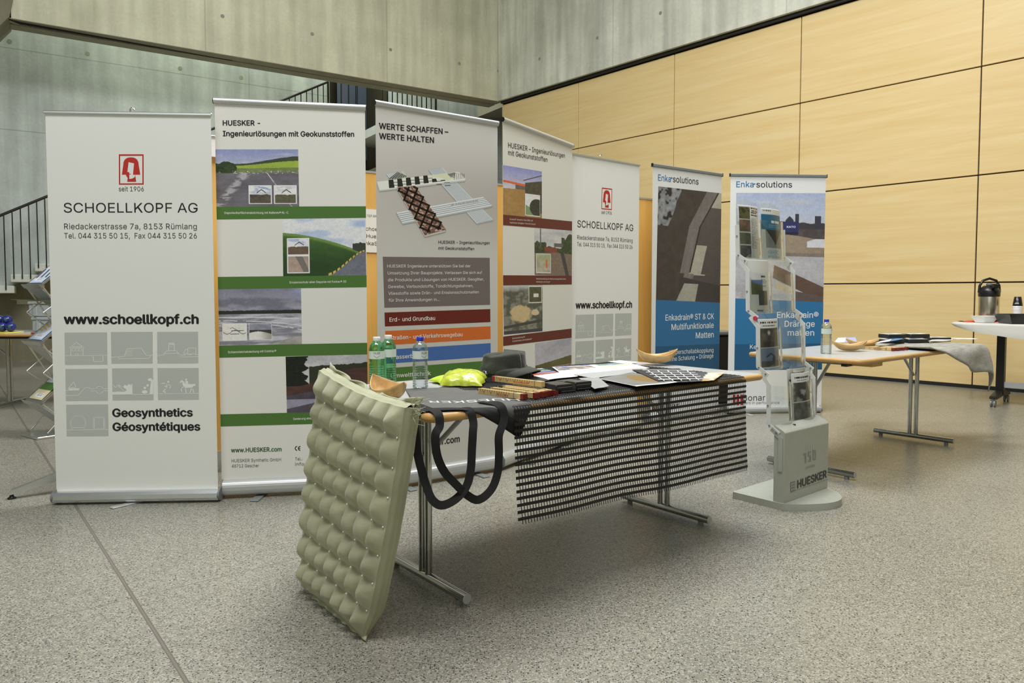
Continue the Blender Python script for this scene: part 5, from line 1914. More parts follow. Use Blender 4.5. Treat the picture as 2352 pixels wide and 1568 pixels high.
def quilt_base(A, T):
    v = (vBR * (1 - A) + vBL * A) * (1 - T) + (vTR * (1 - A) + vTL * A) * T
    z = (zBR * (1 - A) + zBL * A) * (1 - T) + (zTR * (1 - A) + zTL * A) * T
    u = UB + (UT - UB) * T
    # the near lower corner tapers to a point, the outline bows a little
    v = v + 0.022 * np.sin(np.pi * T) * (A - 0.15) + 0.045 * np.exp(-((T) / 0.10) ** 2) * (0.5 - A) * 0.6
    v = v - 0.010 * (1 - A) * np.sin(np.pi * T * 1.0)
    z = z - 0.018 * np.sin(np.pi * A) * T ** 6 + 0.012 * np.sin(np.pi * A) * (1 - T) ** 8
    return u, v, z


NC, NR = 7, 8
warp = 0.012 * np.sin(T * 17 + A * 5) + 0.010 * np.sin(A * 21)
ca = np.abs(np.sin(np.pi * NC * (A + 0.3 * warp)))
cb = np.abs(np.sin(np.pi * NR * (T + 0.4 * warp - 0.010 * np.sin(np.pi * NC * A) ** 2)))
cell = (ca ** 0.55) * (cb ** 0.75)
wr = 0.004 * (fbm(A * 26, T * 30, 3) - 0.5) + 0.003 * (fbm(A * 60, T * 12, 8) - 0.5)
edge = np.minimum(np.minimum(A, 1 - A) * 14, np.minimum(T, 1 - T) * 16)
edge = np.clip(edge, 0, 1)
u, v, z = quilt_base(A, T)
front = np.stack([u - (0.004 + 0.034 * cell + wr) * (0.3 + 0.7 * edge) - MO[0] * 0, v, z], -1)
TH = 0.072
pin = 0.35 + 0.65 * np.clip(T * 9, 0, 1)
back = np.stack([u + TH * pin * (0.75 + 0.25 * edge) + 0.006 * cell, v, z], -1)
lc = lambda G: np.stack([G[..., 0] + 0.10, G[..., 1] - 0.45, np.maximum(G[..., 2], 0.003)], -1)
m_ = MB()
m_.grid(lc(front), 0, None, True)
m_.grid(lc(back)[:, ::-1], 0, None, True)


def side(i0, sl):
    f = front[sl]; b = back[sl]
    n = f.shape[0]
    G = np.zeros((n, 9, 3))
    for k in range(9):
        t = k / 8
        G[:, k] = f * (1 - t) + b * t
        pl = 0.006 * math.sin(math.pi * t) + 0.003 * math.cos(t * math.pi * 6) * (1 if 0 < k < 8 else 0)
        if i0 == 'R': G[:, k, 1] -= pl
        elif i0 == 'L': G[:, k, 1] += pl
        elif i0 == 'T': G[:, k, 2] += pl
    return G


m_.grid(lc(side('R', (slice(None), 0))), 0, None, True)
m_.grid(lc(side('L', (slice(None), -1))), 0, None, True)
m_.grid(lc(side('T', (-1, slice(None)))), 0, None, True)
m_.grid(lc(side('B', (0, slice(None)))), 0, None, True)
m_.build('padded_body', M_QUILT, mq)
# loose seam flap along the top and at the lower corner
m_ = MB()
n = 60
G = np.zeros((5, n, 3))
for i in range(n):
    a = i / (n - 1)
    uu, vv, zz = quilt_base(np.array(a), np.array(1.0))
    for j in range(5):
        k = j / 4
        hgt = 0.016 + 0.005 * math.sin(a * 23) + 0.005 * math.sin(a * 9 + 1) + 0.022 * max(0.0, (a - 0.90) / 0.1) + 0.015 * max(0.0, (0.06 - a) / 0.06)
        G[j, i] = (float(uu) + 0.045 + 0.010 * math.sin(a * 31 + k * 2) * k, float(vv) + 0.006 * math.sin(a * 40) * k + (0.018 * k if a > 0.96 else (-0.016 * k if a < 0.05 else 0)), float(zz) - 0.006 + hgt * k)
m_.grid(lc(G), 0, None, True)
m_.build('top_seam_flap', M_QUILT, mq, solid=0.004)
m_ = MB()
G = np.zeros((5, 40, 3))
for i in range(40):
    a = i / 39 * 0.8
    uu, vv, zz = quilt_base(np.array(a), np.array(0.0))
    for j in range(5):
        k = j / 4
        G[j, i] = (float(uu) + 0.02 - 0.020 * k - 0.003 * math.sin(a * 50) * k, float(vv) - (0.02 * k if a < 0.08 else 0), max(0.004, 0.026 - 0.020 * k + 0.002 * math.sin(a * 37)))
m_.grid(lc(G), 0, None, True)
m_.build('bottom_seam_flap', M_QUILT, mq, solid=0.004)
# frayed threads at the top near corner
m_ = MB()
uu, vv, zz = quilt_base(np.array(0.0), np.array(1.0))
for k in range(26):
    a0 = rnd.uniform(-0.9, 2.2)
    L_ = rnd.uniform(0.015, 0.05)
    s0 = (float(uu) + 0.03 + rnd.uniform(-0.02, 0.02) + 0.10, float(vv) - 0.45 + rnd.uniform(-0.012, 0.02), float(zz) + rnd.uniform(-0.035, 0.01))
    m_.tube([s0, (s0[0] + rnd.uniform(-0.01, 0.02), s0[1] - L_ * 0.5 * math.cos(a0), s0[2] + L_ * 0.6 * math.sin(a0)), (s0[0] + rnd.uniform(-0.01, 0.03), s0[1] - L_ * math.cos(a0), s0[2] + L_ * 0.8 * math.sin(a0))], 0.0011, 4)
m_.build('frayed_threads', M_QUILT, mq)
# white tufting stitches
for i in range(0, NC):
    for j in range(1, NR):
        a = i / NC if i else 0.02; t = j / NR
        uu, vv, zz = quilt_base(np.array(a), np.array(t))
        m_ = MB(); m_.sphere((0, 0, 0), 0.0032, 8)
        m_.build('tufting_stitch', M_STITCH, mq, loc=(float(uu) - 0.006 + 0.10, float(vv) - 0.45, float(zz)))

# ------------------------------------------------------------------ grey tote bag with black handles
M_TOTE = mk('charcoal_canvas', (82, 82, 79), 0.8, var=0.10, scale=30, bump=0.15, bscale=300, sheen=0.15, spec=0.25)
M_STRAP = mk('black_webbing', (11, 11, 11), 0.85, var=0.12, scale=200)
tb = thing('tote_bag', 'charcoal tote bag lying on the near corner of the foreground table, handles hanging down', 'bag', (F1.o[0], F1.o[1], 0), F1.rot)
Bp = np.array([0.012, 0.100]); Ep = np.array([0.362, -0.085]); Ap = np.array([0.255, 0.60])
e1v = Ep - Bp; e2v = Ap - Bp
nx, ny = 44, 44


def tote_pt(s, t, lift):
    p = Bp + e1v * s + e2v * t + np.array([0.0, 0.012 * math.sin(math.pi * s)]) * (1 - t)
    x, y, z = drape(p[0], p[1], 9, W1, TOP, 0.018, lift)
    z += 0.0022 * (1 + math.sin(s * 9 + t * 4)) * (1 if p[1] > 0 else 0.3) * (0.4 if t > 0.75 else 1)
    return x, y, z


G = np.array([[tote_pt(i / (nx - 1), j / (ny - 1) * 0.97, 0.0012) for i in range(nx)] for j in range(ny)])
m_ = MB(); m_.grid(G, 0, None, True)
bag_body = m_.build('bag_body', M_TOTE, tb, solid=0.0018, off=1)
# opening edge hanging slightly in front
G = np.array([[np.array(tote_pt(i / (nx - 1), -0.085 * k, 0.0022)) for i in range(nx)] for k in (0, 0.4, 0.8, 1.0)])
m_ = MB(); m_.grid(G, 0, None, True); m_.build('mouth_hem', M_STRAP, tb, solid=0.003)
# lettering printed upside down towards the viewer
m_ = MB()
V, Fs = text_geo('HUESKER', 0.0)
w_ = V[:, 0].max() - V[:, 0].min()
out = []
for x, y in V:
    s = 0.93 - (x - V[:, 0].min()) / w_ * 0.80
    t = 0.21 + 0.085 * (1 - y / cap_height())
    q = tote_pt(min(1.0, max(0, s)), t, 0.0012)
    out.append((q[0], q[1], q[2] + 0.0028))
m_.add(out, Fs, 0, (*ink((225, 225, 222)), 1))
m_.build('printed_lettering', M_PAPER, bag_body)


def ribbon(mb, pts, width, twist, mat=0, n_per=18, normals=None):
    """flat webbing through 3D points, Catmull-Rom smoothed; twist: roll angle per point; normals: way the flat side faces"""
    P = [np.array(p, float) for p in pts]
    N = [np.array(q, float) for q in (normals or [(0, 1, 0)] * len(P))]
    P = [2 * P[0] - P[1]] + P + [2 * P[-1] - P[-2]]
    tw = [twist[0]] + list(twist) + [twist[-1]]
    N = [N[0]] + N + [N[-1]]
    path = []; rolls = []; nrm = []
    for i in range(1, len(P) - 2):
        for k in range(n_per):
            t = k / n_per
            a, b, c, d = P[i - 1], P[i], P[i + 1], P[i + 2]
            path.append(0.5 * ((2 * b) + (-a + c) * t + (2 * a - 5 * b + 4 * c - d) * t * t + (-a + 3 * b - 3 * c + d) * t ** 3))
            rolls.append(tw[i] * (1 - t) + tw[i + 1] * t)
            nrm.append(N[i] * (1 - t) + N[i + 1] * t)
    path.append(P[-2]); rolls.append(tw[-2]); nrm.append(N[-2])
    vs = []
    for i, p in enumerate(path):
        tg = path[min(i + 1, len(path) - 1)] - path[max(i - 1, 0)]
        tg = tg / np.linalg.norm(tg)
        sd = np.cross(tg, nrm[i]); sd /= np.linalg.norm(sd) + 1e-9
        nr = np.cross(sd, tg)
        w = sd * math.cos(rolls[i]) + nr * math.sin(rolls[i])
        vs.append(p - w * width / 2); vs.append(p + w * width / 2)
    mb.add(vs, [(2 * i, 2 * i + 1, 2 * i + 3, 2 * i + 2) for i in range(len(path) - 1)], mat, None, False)


def loc1(q):
    d = np.array(q[:2]) - F1.o
    return (float(np.dot(d, F1.u)), float(np.dot(d, F1.v)), q[2])


YS = 2.135
sp = lambda x, y, yy=0: loc1(at_y(x, y, float(np.interp(x, [955, 999, 1083, 1143], [2.245, 2.200, 2.275, 2.340]))))
NZ = (0.0, 0.0, 1.0)
NC_ = (-float(F1.u[1]), -float(F1.v[1]), 0.15)      # towards the viewer
NM = tuple(0.5 * (a_ + b_) for a_, b_ in zip(NZ, NC_))
hA = [(0.065, 0.20, TOP + 0.0058), (0.045, 0.09, TOP + 0.0065), (0.022, -0.004, TOP + 0.005), (0.016, -0.023, TOP - 0.03), sp(1000, 1000), sp(1004, 1045), sp(1020, 1082), sp(1045, 1110), sp(1075, 1138), sp(1100, 1147), sp(1128, 1124), sp(1143, 1085), sp(1146, 1040), sp(1146, 1000), (0.262, -0.034, TOP - 0.035), (0.262, -0.010, TOP + 0.009), (0.255, 0.09, TOP + 0.0085)]
m_ = MB()
ribbon(m_, hA, 0.0265, [0, 0, 0, 0, 0, 0.1, 0.3, 0.5, 0.4, 0.3, 0.3, 0.2, 0.2, 0.1, 0, 0, 0], normals=[NZ, NZ, NM] + [NC_] * 12 + [NM, NZ])
m_.build('handle', M_STRAP, tb, solid=0.0026)
hB = [(0.05, 0.12, TOP + 0.0008), (0.0, 0.078, TOP + 0.003), (-0.022, 0.062, TOP - 0.03), sp(955, 1000), sp(959, 1040), sp(967, 1075), sp(978, 1112), sp(992, 1146), sp(1014, 1160), sp(1045, 1147), sp(1070, 1119), sp(1081, 1080), sp(1084, 1030), sp(1086, 995), (0.142, -0.026, TOP - 0.03), (0.140, -0.004, TOP + 0.003), (0.14, 0.07, TOP + 0.0008)]
m_ = MB()
ribbon(m_, hB, 0.0265, [0, 0, 0, 0, 0.1, 0.3, 0.4, 0.4, 0.3, 0.3, 0.3, 0.2, 0.1, 0, 0, 0, 0], normals=[NZ, NM] + [NC_] * 13 + [NM, NZ])
m_.build('handle', M_STRAP, tb, solid=0.0026)


# ------------------------------------------------------------------ clear leaflet rack on a grey metal foot
M_RACKGREY = mk('grey_enamel', (150, 153, 142), 0.42, var=0.03)
M_RACKARM = mk('light_grey_arm', (196, 199, 196), 0.4, 0.1, var=0.03)
M_ACRYL = mk_clear('clear_acrylic', (0.96, 0.98, 0.972), 0.20)
RO = np.array([1.405, 3.667]); RD = np.array([0.766, 0.643]); RD /= np.linalg.norm(RD)
RROT = math.atan2(RD[1], RD[0])
FR = Frame(RO[0], RO[1], RROT)
RW = 0.465
rk = thing('leaflet_rack', 'tall clear leaflet rack on a grey metal foot beside the foreground table', 'rack', (RO[0], RO[1], 0), RROT)


def rack_px(px, py):
    q = at_plane(px, py, FR.Wd(0, 0), np.array([FR.v[0], FR.v[1], 0]))
    return float(np.dot(q[:2] - FR.o, FR.u)), float(q[2])


# base plate with bowed front
m_ = MB()
P = [(-0.008, 0.30), (-0.008, 0.0)]
for k in range(1, 20):
    t = k / 20
    P.append((-0.008 + (RW + 0.016) * t, -0.155 * math.sin(math.pi * t) ** 0.75 * (0.75 + 0.5 * t)))
P += [(RW + 0.008, 0.0), (RW + 0.008, 0.30)]
m_.prism(P[::-1], 'z', 0.0, 0.036, 0)
bp_ = m_.build('base_plate', M_RACKGREY, rk)
bv = bp_.modifiers.new('rounded_edge', 'BEVEL'); bv.width = 0.010; bv.segments = 3
# upright box with sloping lid
m_ = MB()
m_.prism([(0.0, 0.034), (0.0, 0.402), (0.012, 0.412), (0.060, 0.436), (0.060, 0.034)], 'x', 0, RW, 0)
box_ = m_.build('body_box', M_RACKGREY, rk)
bv = box_.modifiers.new('rounded_edge', 'BEVEL'); bv.width = 0.004; bv.segments = 2
m_ = MB(); m_.lathe([(0.0085, 0), (0.0085, 0.003), (0.004, 0.004)], 16, c=(0, 0))
m_.build('lock', M_BLKPL, box_, loc=(0.155, 0.035, 0.4235))
m_ = MB()
ar = Art(m_, -0.0006, rack_px)
k_ = lambda x, y: (1680 + x / 4.2375, 820 + y / 4.2375)
ar.text('HUESKER', k_(640, 1275), k_(922, 1168), 17.5, (52, 52, 54), 0.03)
ar.line([k_(575, 1314), k_(938, 1188)], 0.0016, (110, 112, 108), 3)
ar.poly([k_(572, 1218), k_(620, 1204), k_(620, 1298), k_(572, 1316)], (108, 110, 110), 2)
for (x, y) in ((582, 1226), (602, 1220), (582, 1252), (602, 1246), (582, 1282), (602, 1276)):
    ar.poly([k_(x, y), k_(x + 9, y - 3), k_(x + 9, y + 13), k_(x, y + 16)], (158, 160, 152), 3)
for i in range(8):
    yy = 0.13 * i
    for (x0, x1) in ((700, 728), (742, 774), (788, 820)):
        yt = 935 - (x0 - 700) * 0.33 + 12.5 * i
        if x0 == 700 and i in (2, 3, 4, 5, 6, 7): x0, x1 = 712, 728
        if x0 == 788 and 0 < i < 7:
            for (a, b) in ((788, 800), (808, 820)): ar.poly([k_(a, yt), k_(b, yt - 4), k_(b, yt + 5), k_(a, yt + 9)], (122, 124, 122), 2)
            continue
        if x0 == 742 and i in (1, 2): x1 = 756
        if x0 == 742 and i in (4, 5, 6): x0 = 758
        ar.poly([k_(x0, yt), k_(x1, yt - 4), k_(x1, yt + 5), k_(x0, yt + 9)], (122, 124, 122), 2)
for x in (725, 745, 768, 788):
    ar.poly([k_(x, 850 + abs(x - 756) * 0.5), k_(x + 10, 846 + abs(x - 756) * 0.5), k_(x + 10, 895), k_(x, 898)], (160, 162, 154), 2)
ar.text('JAHRE', k_(712, 1092), k_(812, 1062), 5.2, (124, 126, 122), 0.0)
m_.build('printed_logo', M_PAPER, box_)

TZ0, TDZ, TB0, TDB = 0.405, 0.298, 0.045, 0.066


def tier(k): return TB0 + TDB * k, TZ0 + TDZ * k


def flat_bar(mb, x, path, w=0.024, th=0.004):
    """flat bar bent in the b-z plane at position x"""
    n = len(path)
    vs = []
    for i in range(n):
        a = np.array(path[max(i - 1, 0)]); b = np.array(path[min(i + 1, n - 1)])
        d = (b - a) / np.linalg.norm(b - a); nr = np.array([-d[1], d[0]]) * w / 2
        p = np.array(path[i])
        for sx in (-th / 2, th / 2):
            vs.append((x + sx, *(p + nr))); vs.append((x + sx, *(p - nr)))
    fs = []
    for i in range(n - 1):
        o, p_ = 4 * i, 4 * (i + 1)
        fs += [(o, o + 1, p_ + 1, p_), (o + 2, p_ + 2, p_ + 3, o + 3), (o, p_, p_ + 2, o + 2), (o + 1, o + 3, p_ + 3, p_ + 1)]
    fs += [(0, 2, 3, 1), (4 * n - 4, 4 * n - 3, 4 * n - 1, 4 * n - 2)]
    mb.add(vs, fs)


for x in (-0.004, RW + 0.004):
    # lowest bracket screwed to the box
    m_ = MB(); flat_bar(m_, x, [(0.022, 0.20), (0.022, 0.372), (0.075, 0.415)]); br_ = m_.build('side_arm', M_RACKGREY, rk)
    for k in range(4):
        b, z = tier(k)
        m_ = MB()
        if k < 3:
            flat_bar(m_, x, [(b - 0.012, z - 0.012), (b + 0.045, z + 0.030), (b + 0.050, z + 0.24), (b + TDB + 0.030, z + TDZ - 0.004)])
        else:
            flat_bar(m_, x, [(b - 0.012, z - 0.012), (b + 0.045, z + 0.030), (b + 0.052, z + 0.19)])
        a_ = m_.build('side_arm', M_RACKARM, rk)
        m_ = MB()
        for (bb, zz) in ((b + 0.0, z - 0.004), (b + 0.04, z + 0.026), (b + 0.05, z + 0.13)):
            m_.tube([(x - 0.006, bb, zz), (x + 0.006, bb, zz)], 0.0045, 10)
        m_.build('screws', M_GREYPL, a_)
# pockets
PW = RW / 2 - 0.004
for k in range(4):
    b, z = tier(k)
    for j in range(2):
        x0 = 0.002 + j * (RW / 2)
        m_ = MB()
        n = 14
        # back sheet with arched top
        rows = []
        hb = 0.300 if k == 3 else 0.295
        G = np.zeros((9, n + 1, 3)); H = np.zeros((7, n + 1, 3))
        for i in range(n + 1):
            t = i / n
            for r_ in range(9):
                s_ = r_ / 8
                zz = s_ * (hb + 0.030 * math.sin(math.pi * t) ** 0.8)
                G[r_, i] = (x0 + PW * t, b + 0.050 + 0.020 * s_ + 0.012 * math.sin(math.pi * t), z + 0.012 + zz)
            for r_ in range(7):
                s_ = r_ / 6
                H[r_, i] = (x0 + PW * t, b + 0.048 + 0.016 * s_ - 0.052 * math.sin(math.pi * t) ** 0.6, z + 0.012 + s_ * (0.225 - 0.012 * math.sin(math.pi * t)))
        m_.grid(G, 0, None, True)
        m_.grid(H, 0, None, True)
        bot = [tuple(H[0, i]) for i in range(n + 1)] + [tuple(G[0, i]) for i in range(n, -1, -1)]
        m_.add(bot, [tuple(range(len(bot)))], 0)
        m_.build('clear_pocket', M_ACRYL, rk)
# red round button on the left side arm
m_ = MB(); m_.tube([(-0.012, tier(2)[0] - 0.002, tier(2)[1] - 0.012), (-0.004, tier(2)[0] - 0.002, tier(2)[1] - 0.012)], 0.012, 18)
m_.build('round_sticker', mk('red_sticker', (170, 50, 66), 0.4), rk)


def leaflet(name, label, k, j, fn, hgt=0.285, w=0.198, cx=0.0, group='leaflets in the clear rack', back=0.0):
    """a printed leaflet standing in pocket j of tier k"""
    b, z = tier(k)
    x0 = 0.002 + j * (RW / 2) + (PW - w) / 2 + cx
    nx_, ny_ = 60, 84
    S, T_ = np.meshgrid(np.linspace(0, 1, nx_), np.linspace(0, 1, ny_))
    G = np.stack([w * S, 0.010 + 0.018 * (1 - T_) - 0.016 * np.sin(np.pi * S), hgt * (1 - T_)], -1)
    o = FR.Wd(x0, b + 0.038 + back, z + 0.016)
    m2 = MB()
    m2.grid(G, 0, ink_np(fn(S, T_)), True)
    ob = m2.build(name, M_PAPER, None, loc=tuple(o), rot=(0, 0, RROT), solid=0.0008, off=-1)
    return tag(ob, label, 'leaflet', group)


def white(S): return C3(206, 208, 204) * np.ones(S.shape + (3,))


def textlines(c, S, T, x0, x1, y0, y1, n, col, seed=1, fill=0.5):
    yy = (T - y0) / (y1 - y0) * n
    row = np.floor(yy); fr = yy - row
    ln = _h(row, row * 0 + 3, seed) * 0.4 + 0.6
    m = (T > y0) & (T < y1) & (S > x0) & (S < x0 + (x1 - x0) * ln) & (fr < fill) & (vnoise(S * 130, row, seed) > 0.25)
    return np.where(m[..., None], C3(*col), c)


def lf_photos(S, T):
    c = white(S)
    for i, (a, b_) in enumerate((((92, 88, 62), (60, 60, 40)), ((112, 84, 62), (92, 74, 58)), ((104, 104, 78), (84, 86, 66)), ((98, 96, 100), (70, 70, 74)))):
        y0, y1 = 0.03 + 0.245 * i, 0.255 + 0.245 * i
        m = (S > 0.04) & (S < 0.46) & (T > y0) & (T < y1)
        c = np.where(m[..., None], mixc(C3(*a) * np.ones(S.shape + (3,)), C3(*b_), sst(0.4, 0.6, fbm(S * 9, T * 20, i + 3))), c)
    c = textlines(c, S, T, 0.52, 0.98, 0.03, 0.20, 4, (40, 40, 42), 4, 0.6)
    c = textlines(c, S, T, 0.52, 0.95, 0.24, 0.82, 24, (110, 112, 110), 9)
    lg = (S > 0.84) & (S < 0.96) & (T > 0.03) & (T < 0.11)
    return np.where((lg & ((np.abs(S - 0.90) > 0.04) | (np.abs(T - 0.07) > 0.028)))[..., None], C3(176, 48, 42), c)


def lf_blue(S, T):
    c = white(S)
    c = textlines(c, S, T, 0.04, 0.42, 0.03, 0.06, 1, (90, 92, 92), 2, 0.9)
    bl = (T > 0.11) & (T < 0.42)
    c = np.where(bl[..., None], C3(42, 100, 126), c)
    c = textlines(c, S, T, 0.40, 1.0, 0.23, 0.28, 1, (206, 216, 218), 5, 0.95)
    c = textlines(c, S, T, 0.28, 1.0, 0.32, 0.38, 2, (120, 160, 176), 6, 0.45)
    ph = (T > 0.42) & (T < 0.78) & (S > 0.14)
    c = np.where(ph[..., None], mixc(C3(150, 152, 146) * np.ones(S.shape + (3,)), C3(128, 128, 120), fbm(S * 6, T * 9, 4)), c)
    tri = (T > 0.42) & (T < 0.42 + 0.30 * (1 - np.abs(S - 0.58) / 0.42))
    c = np.where(tri[..., None], C3(58, 54, 46), c)
    return textlines(c, S, T, 0.2, 0.85, 0.82, 0.98, 5, (140, 170, 180), 7)


def lf_grid(S, T):
    c = white(S)
    c = textlines(c, S, T, 0.50, 0.82, 0.30, 0.34, 1, (50, 50, 50), 3, 0.9)
    c = textlines(c, S, T, 0.50, 0.86, 0.37, 0.52, 6, (96, 96, 96), 8)
    a = (S > 0.10) & (S < 0.56) & (T > 0.38) & (T < 0.66)
    c = np.where(a[..., None], mixc(C3(88, 108, 148) * np.ones(S.shape + (3,)), C3(78, 88, 48), sst(0.44, 0.5, T - 0.10 * (S - 0.5))), c)
    b_ = (S > 0.36) & (S < 0.86) & (T > 0.58) & (T < 0.86)
    g = (np.sin((S + T) * 60) ** 2 > 0.75) | (np.sin((S - T) * 60) ** 2 > 0.75)
    c = np.where(b_[..., None], np.where(g[..., None], C3(46, 46, 44), C3(92, 90, 86)), c)
    return textlines(c, S, T, 0.25, 0.55, 0.95, 0.98, 1, (90, 90, 90), 4, 0.9)


def lf_two(S, T):
    c = white(S)
    c = textlines(c, S, T, 0.06, 0.94, 0.06, 0.10, 1, (40, 40, 40), 11, 0.9)
    c = textlines(c, S, T, 0.14, 0.8, 0.13, 0.15, 1, (90, 90, 90), 2, 0.9)
    a = (S > 0.06) & (S < 0.94) & (T > 0.19) & (T < 0.57)
    c = np.where(a[..., None], mixc(mixc(C3(52, 52, 44) * np.ones(S.shape + (3,)), C3(92, 82, 74), sst(0.4, 0.7, fbm(S * 5, T * 8, 21))), C3(176, 176, 168), sst(0.10, 0.02, np.hypot(S - 0.4, (T - 0.28) * 1.4))), c)
    b_ = (S > 0.06) & (S < 0.94) & (T > 0.59) & (T < 0.97)
    bb = mixc(C3(112, 128, 156) * np.ones(S.shape + (3,)), C3(72, 76, 70), sst(0.83, 0.86, T))
    arm = (np.abs((T - 0.70) - 0.35 * np.abs(S - 0.45)) < 0.02) & (S > 0.25) & (S < 0.7) | (np.hypot(S - 0.62, (T - 0.82) * 1.3) < 0.1)
    bb = np.where(arm[..., None], C3(58, 60, 66), bb)
    return np.where(b_[..., None], bb, c)


def lf_excav(S, T):
    c = white(S)
    c = textlines(c, S, T, 0.12, 0.95, 0.08, 0.12, 1, (34, 34, 34), 14, 0.95)
    c = textlines(c, S, T, 0.22, 0.85, 0.15, 0.17, 1, (80, 80, 80), 3, 0.9)
    a = (S > 0.05) & (S < 0.95) & (T > 0.20) & (T < 0.60)
    c = np.where(a[..., None], mixc(C3(62, 60, 56) * np.ones(S.shape + (3,)), C3(156, 156, 150), sst(0.45, 0.6, fbm(S * 4, T * 5, 33))), c)
    b_ = (S > 0.05) & (S < 0.95) & (T > 0.62) & (T < 0.97)
    c = np.where(b_[..., None], mixc(C3(84, 84, 78) * np.ones(S.shape + (3,)), C3(120, 118, 110), sst(0.4, 0.65, fbm(S * 5, T * 6, 41))), c)
    return c


leaflet('leaflet', 'white leaflet with four stacked photos in the top left clear pocket', 3, 0, lf_photos)
leaflet('leaflet', 'white leaflet with blue title bar in the top right pocket of the clear rack', 3, 1, lf_blue)
leaflet('leaflet', 'pale leaflet with small sky and net pictures in second pocket down of the clear rack', 2, 0, lf_grid)
leaflet('leaflet', 'leaflet with two stacked digger photos in the third tier of the clear rack', 1, 0, lf_two, hgt=0.265)
leaflet('leaflet', 'leaflet with grey photos standing in the bottom right pocket of the clear rack', 0, 1, lf_excav, hgt=0.262)
leaflet('leaflet', 'white leaflet half hidden behind the grey photo leaflet in the clear rack', 0, 1, lf_excav, hgt=0.285, back=0.022, cx=-0.004)


# ------------------------------------------------------------------ bottles
def mk_bottle(name, tint, gloss):
    return mk_clear(name, tint, gloss, 0.06)


M_GREENPET = mk_bottle('green_pet', (0.46, 0.86, 0.58), 0.10)
M_CLEARPET = mk_bottle('clear_pet', (0.88, 0.92, 0.93), 0.12)
M_CAPW = mk('white_screw_cap', (216, 218, 214), 0.4, var=0.02)
M_CAPB = mk('blue_screw_cap', (36, 52, 170), 0.35, var=0.04)


def bottle(label, loc, pet, cap, scale=1.0, turn=0.0, group=None, logo=(40, 46, 44), mark=(60, 120, 80)):
    t = thing('water_bottle', label, 'bottle', loc, 0.0, group)
    k = scale
    prof = [(0.001, 0.006), (0.020, 0.002), (0.028, 0.0), (0.0312, 0.005)]
    z = 0.010
    for i in range(9):
        prof += [(0.0318, z), (0.0318, z + 0.0045), (0.0300, z + 0.0062), (0.0300, z + 0.0078)]
        z += 0.0094
    prof += [(0.0316, z + 0.002), (0.0300, z + 0.010), (0.0292, z + 0.016), (0.0318, z + 0.026), (0.0320, z + 0.03), (0.0320, 0.158), (0.0312, 0.166), (0.0282, 0.177), (0.0225, 0.187), (0.0160, 0.193), (0.0128, 0.197), (0.0126, 0.205)]
    m_ = MB(); m_.lathe([(r * k, zz * k) for r, zz in prof], 36)
    m_.build('bottle_body', pet, t)
    m_ = MB(); m_.lathe([(0.0146 * k, 0.197 * k), (0.0150 * k, 0.198 * k), (0.0148 * k, 0.212 * k), (0.0140 * k, 0.2135 * k), (0.0005, 0.2137 * k)], 28)
    m_.build('screw_cap', cap, t)
    m_ = MB(); m_.lathe([(0.0166 * k, 0.1935 * k), (0.0166 * k, 0.1955 * k)], 24, caps=False)
    m_.build('neck_ring', pet, t)
    # paper band with the name
    a0 = math.atan2(-loc[1], -loc[0]) + turn
    m_ = MB()
    n = 48; r = 0.0323 * k; z0, z1 = 0.1245 * k, 0.157 * k
    vs = []
    for i in range(n + 1):
        a = a0 - 2.6 + 5.2 * i / n
        vs += [(r * math.cos(a), r * math.sin(a), z0), (r * math.cos(a), r * math.sin(a), z1)]
    m_.add(vs, [(2 * i, 2 * i + 2, 2 * i + 3, 2 * i + 1) for i in range(n)], 0, (*ink((190, 200, 192)), 1), True)
    V, Fs = text_geo('VALSER')
    w = V[:, 0].max() - V[:, 0].min()
    rr = r + 0.0003
    ww = 0.028 * k
    m_.add([(rr * math.cos(a0 + ((x - V[:, 0].min()) / w - 0.5) * ww / r), rr * math.sin(a0 + ((x - V[:, 0].min()) / w - 0.5) * ww / r), (0.1445 + 0.0085 * y / cap_height()) * k) for x, y in V], Fs, 0, (*ink(logo), 1))
    for sg in (-1, 1):
        q = []
        for i in range(7):
            u = i / 6
            for d in (0, 0.0016):
                a = a0 + sg * 0.013 * k / r * (1 - u)
                q.append((rr * math.cos(a), rr * math.sin(a), (0.1395 - 0.009 * u - d) * k))
        m_.add(q, [(2 * i, 2 * i + 1, 2 * i + 3, 2 * i + 2) for i in range(6)], 0, (*ink(mark), 1))
    m_.build('paper_band', M_PAPER, t)
    return t


def on1(px, py, z=TOP): 
    q = at_z(px, py, z); return (float(q[0]), float(q[1]), z)


bottle('green water bottle, front one of the pair on the foreground table', on1(866, 892), M_GREENPET, M_CAPW, 0.97, 0.0, 'green bottles on the foreground table')
bottle('green water bottle, rear one of the pair on the foreground table', on1(892.5, 888), M_GREENPET, M_CAPW, 0.99, -1.0, 'green bottles on the foreground table')
bottle('clear water bottle with blue cap beside the green bottles on the foreground table', on1(965.5, 892), M_CLEARPET, M_CAPB, 0.97, 0.55, None, (44, 50, 70), (60, 90, 170))
bottle('clear water bottle with blue cap standing alone on the second table', on1(1897, 812), M_CLEARPET, M_CAPB, 1.02, 1.5, None, (44, 50, 70), (60, 90, 170))

# ------------------------------------------------------------------ boat-shaped palm leaf bowls
M_PALM = mk_wood_panel('palm_leaf_tan', (158, 122, 74), (192, 162, 112), (1.0, 9.0, 9.0), 4.0, 0.45, 0.2)


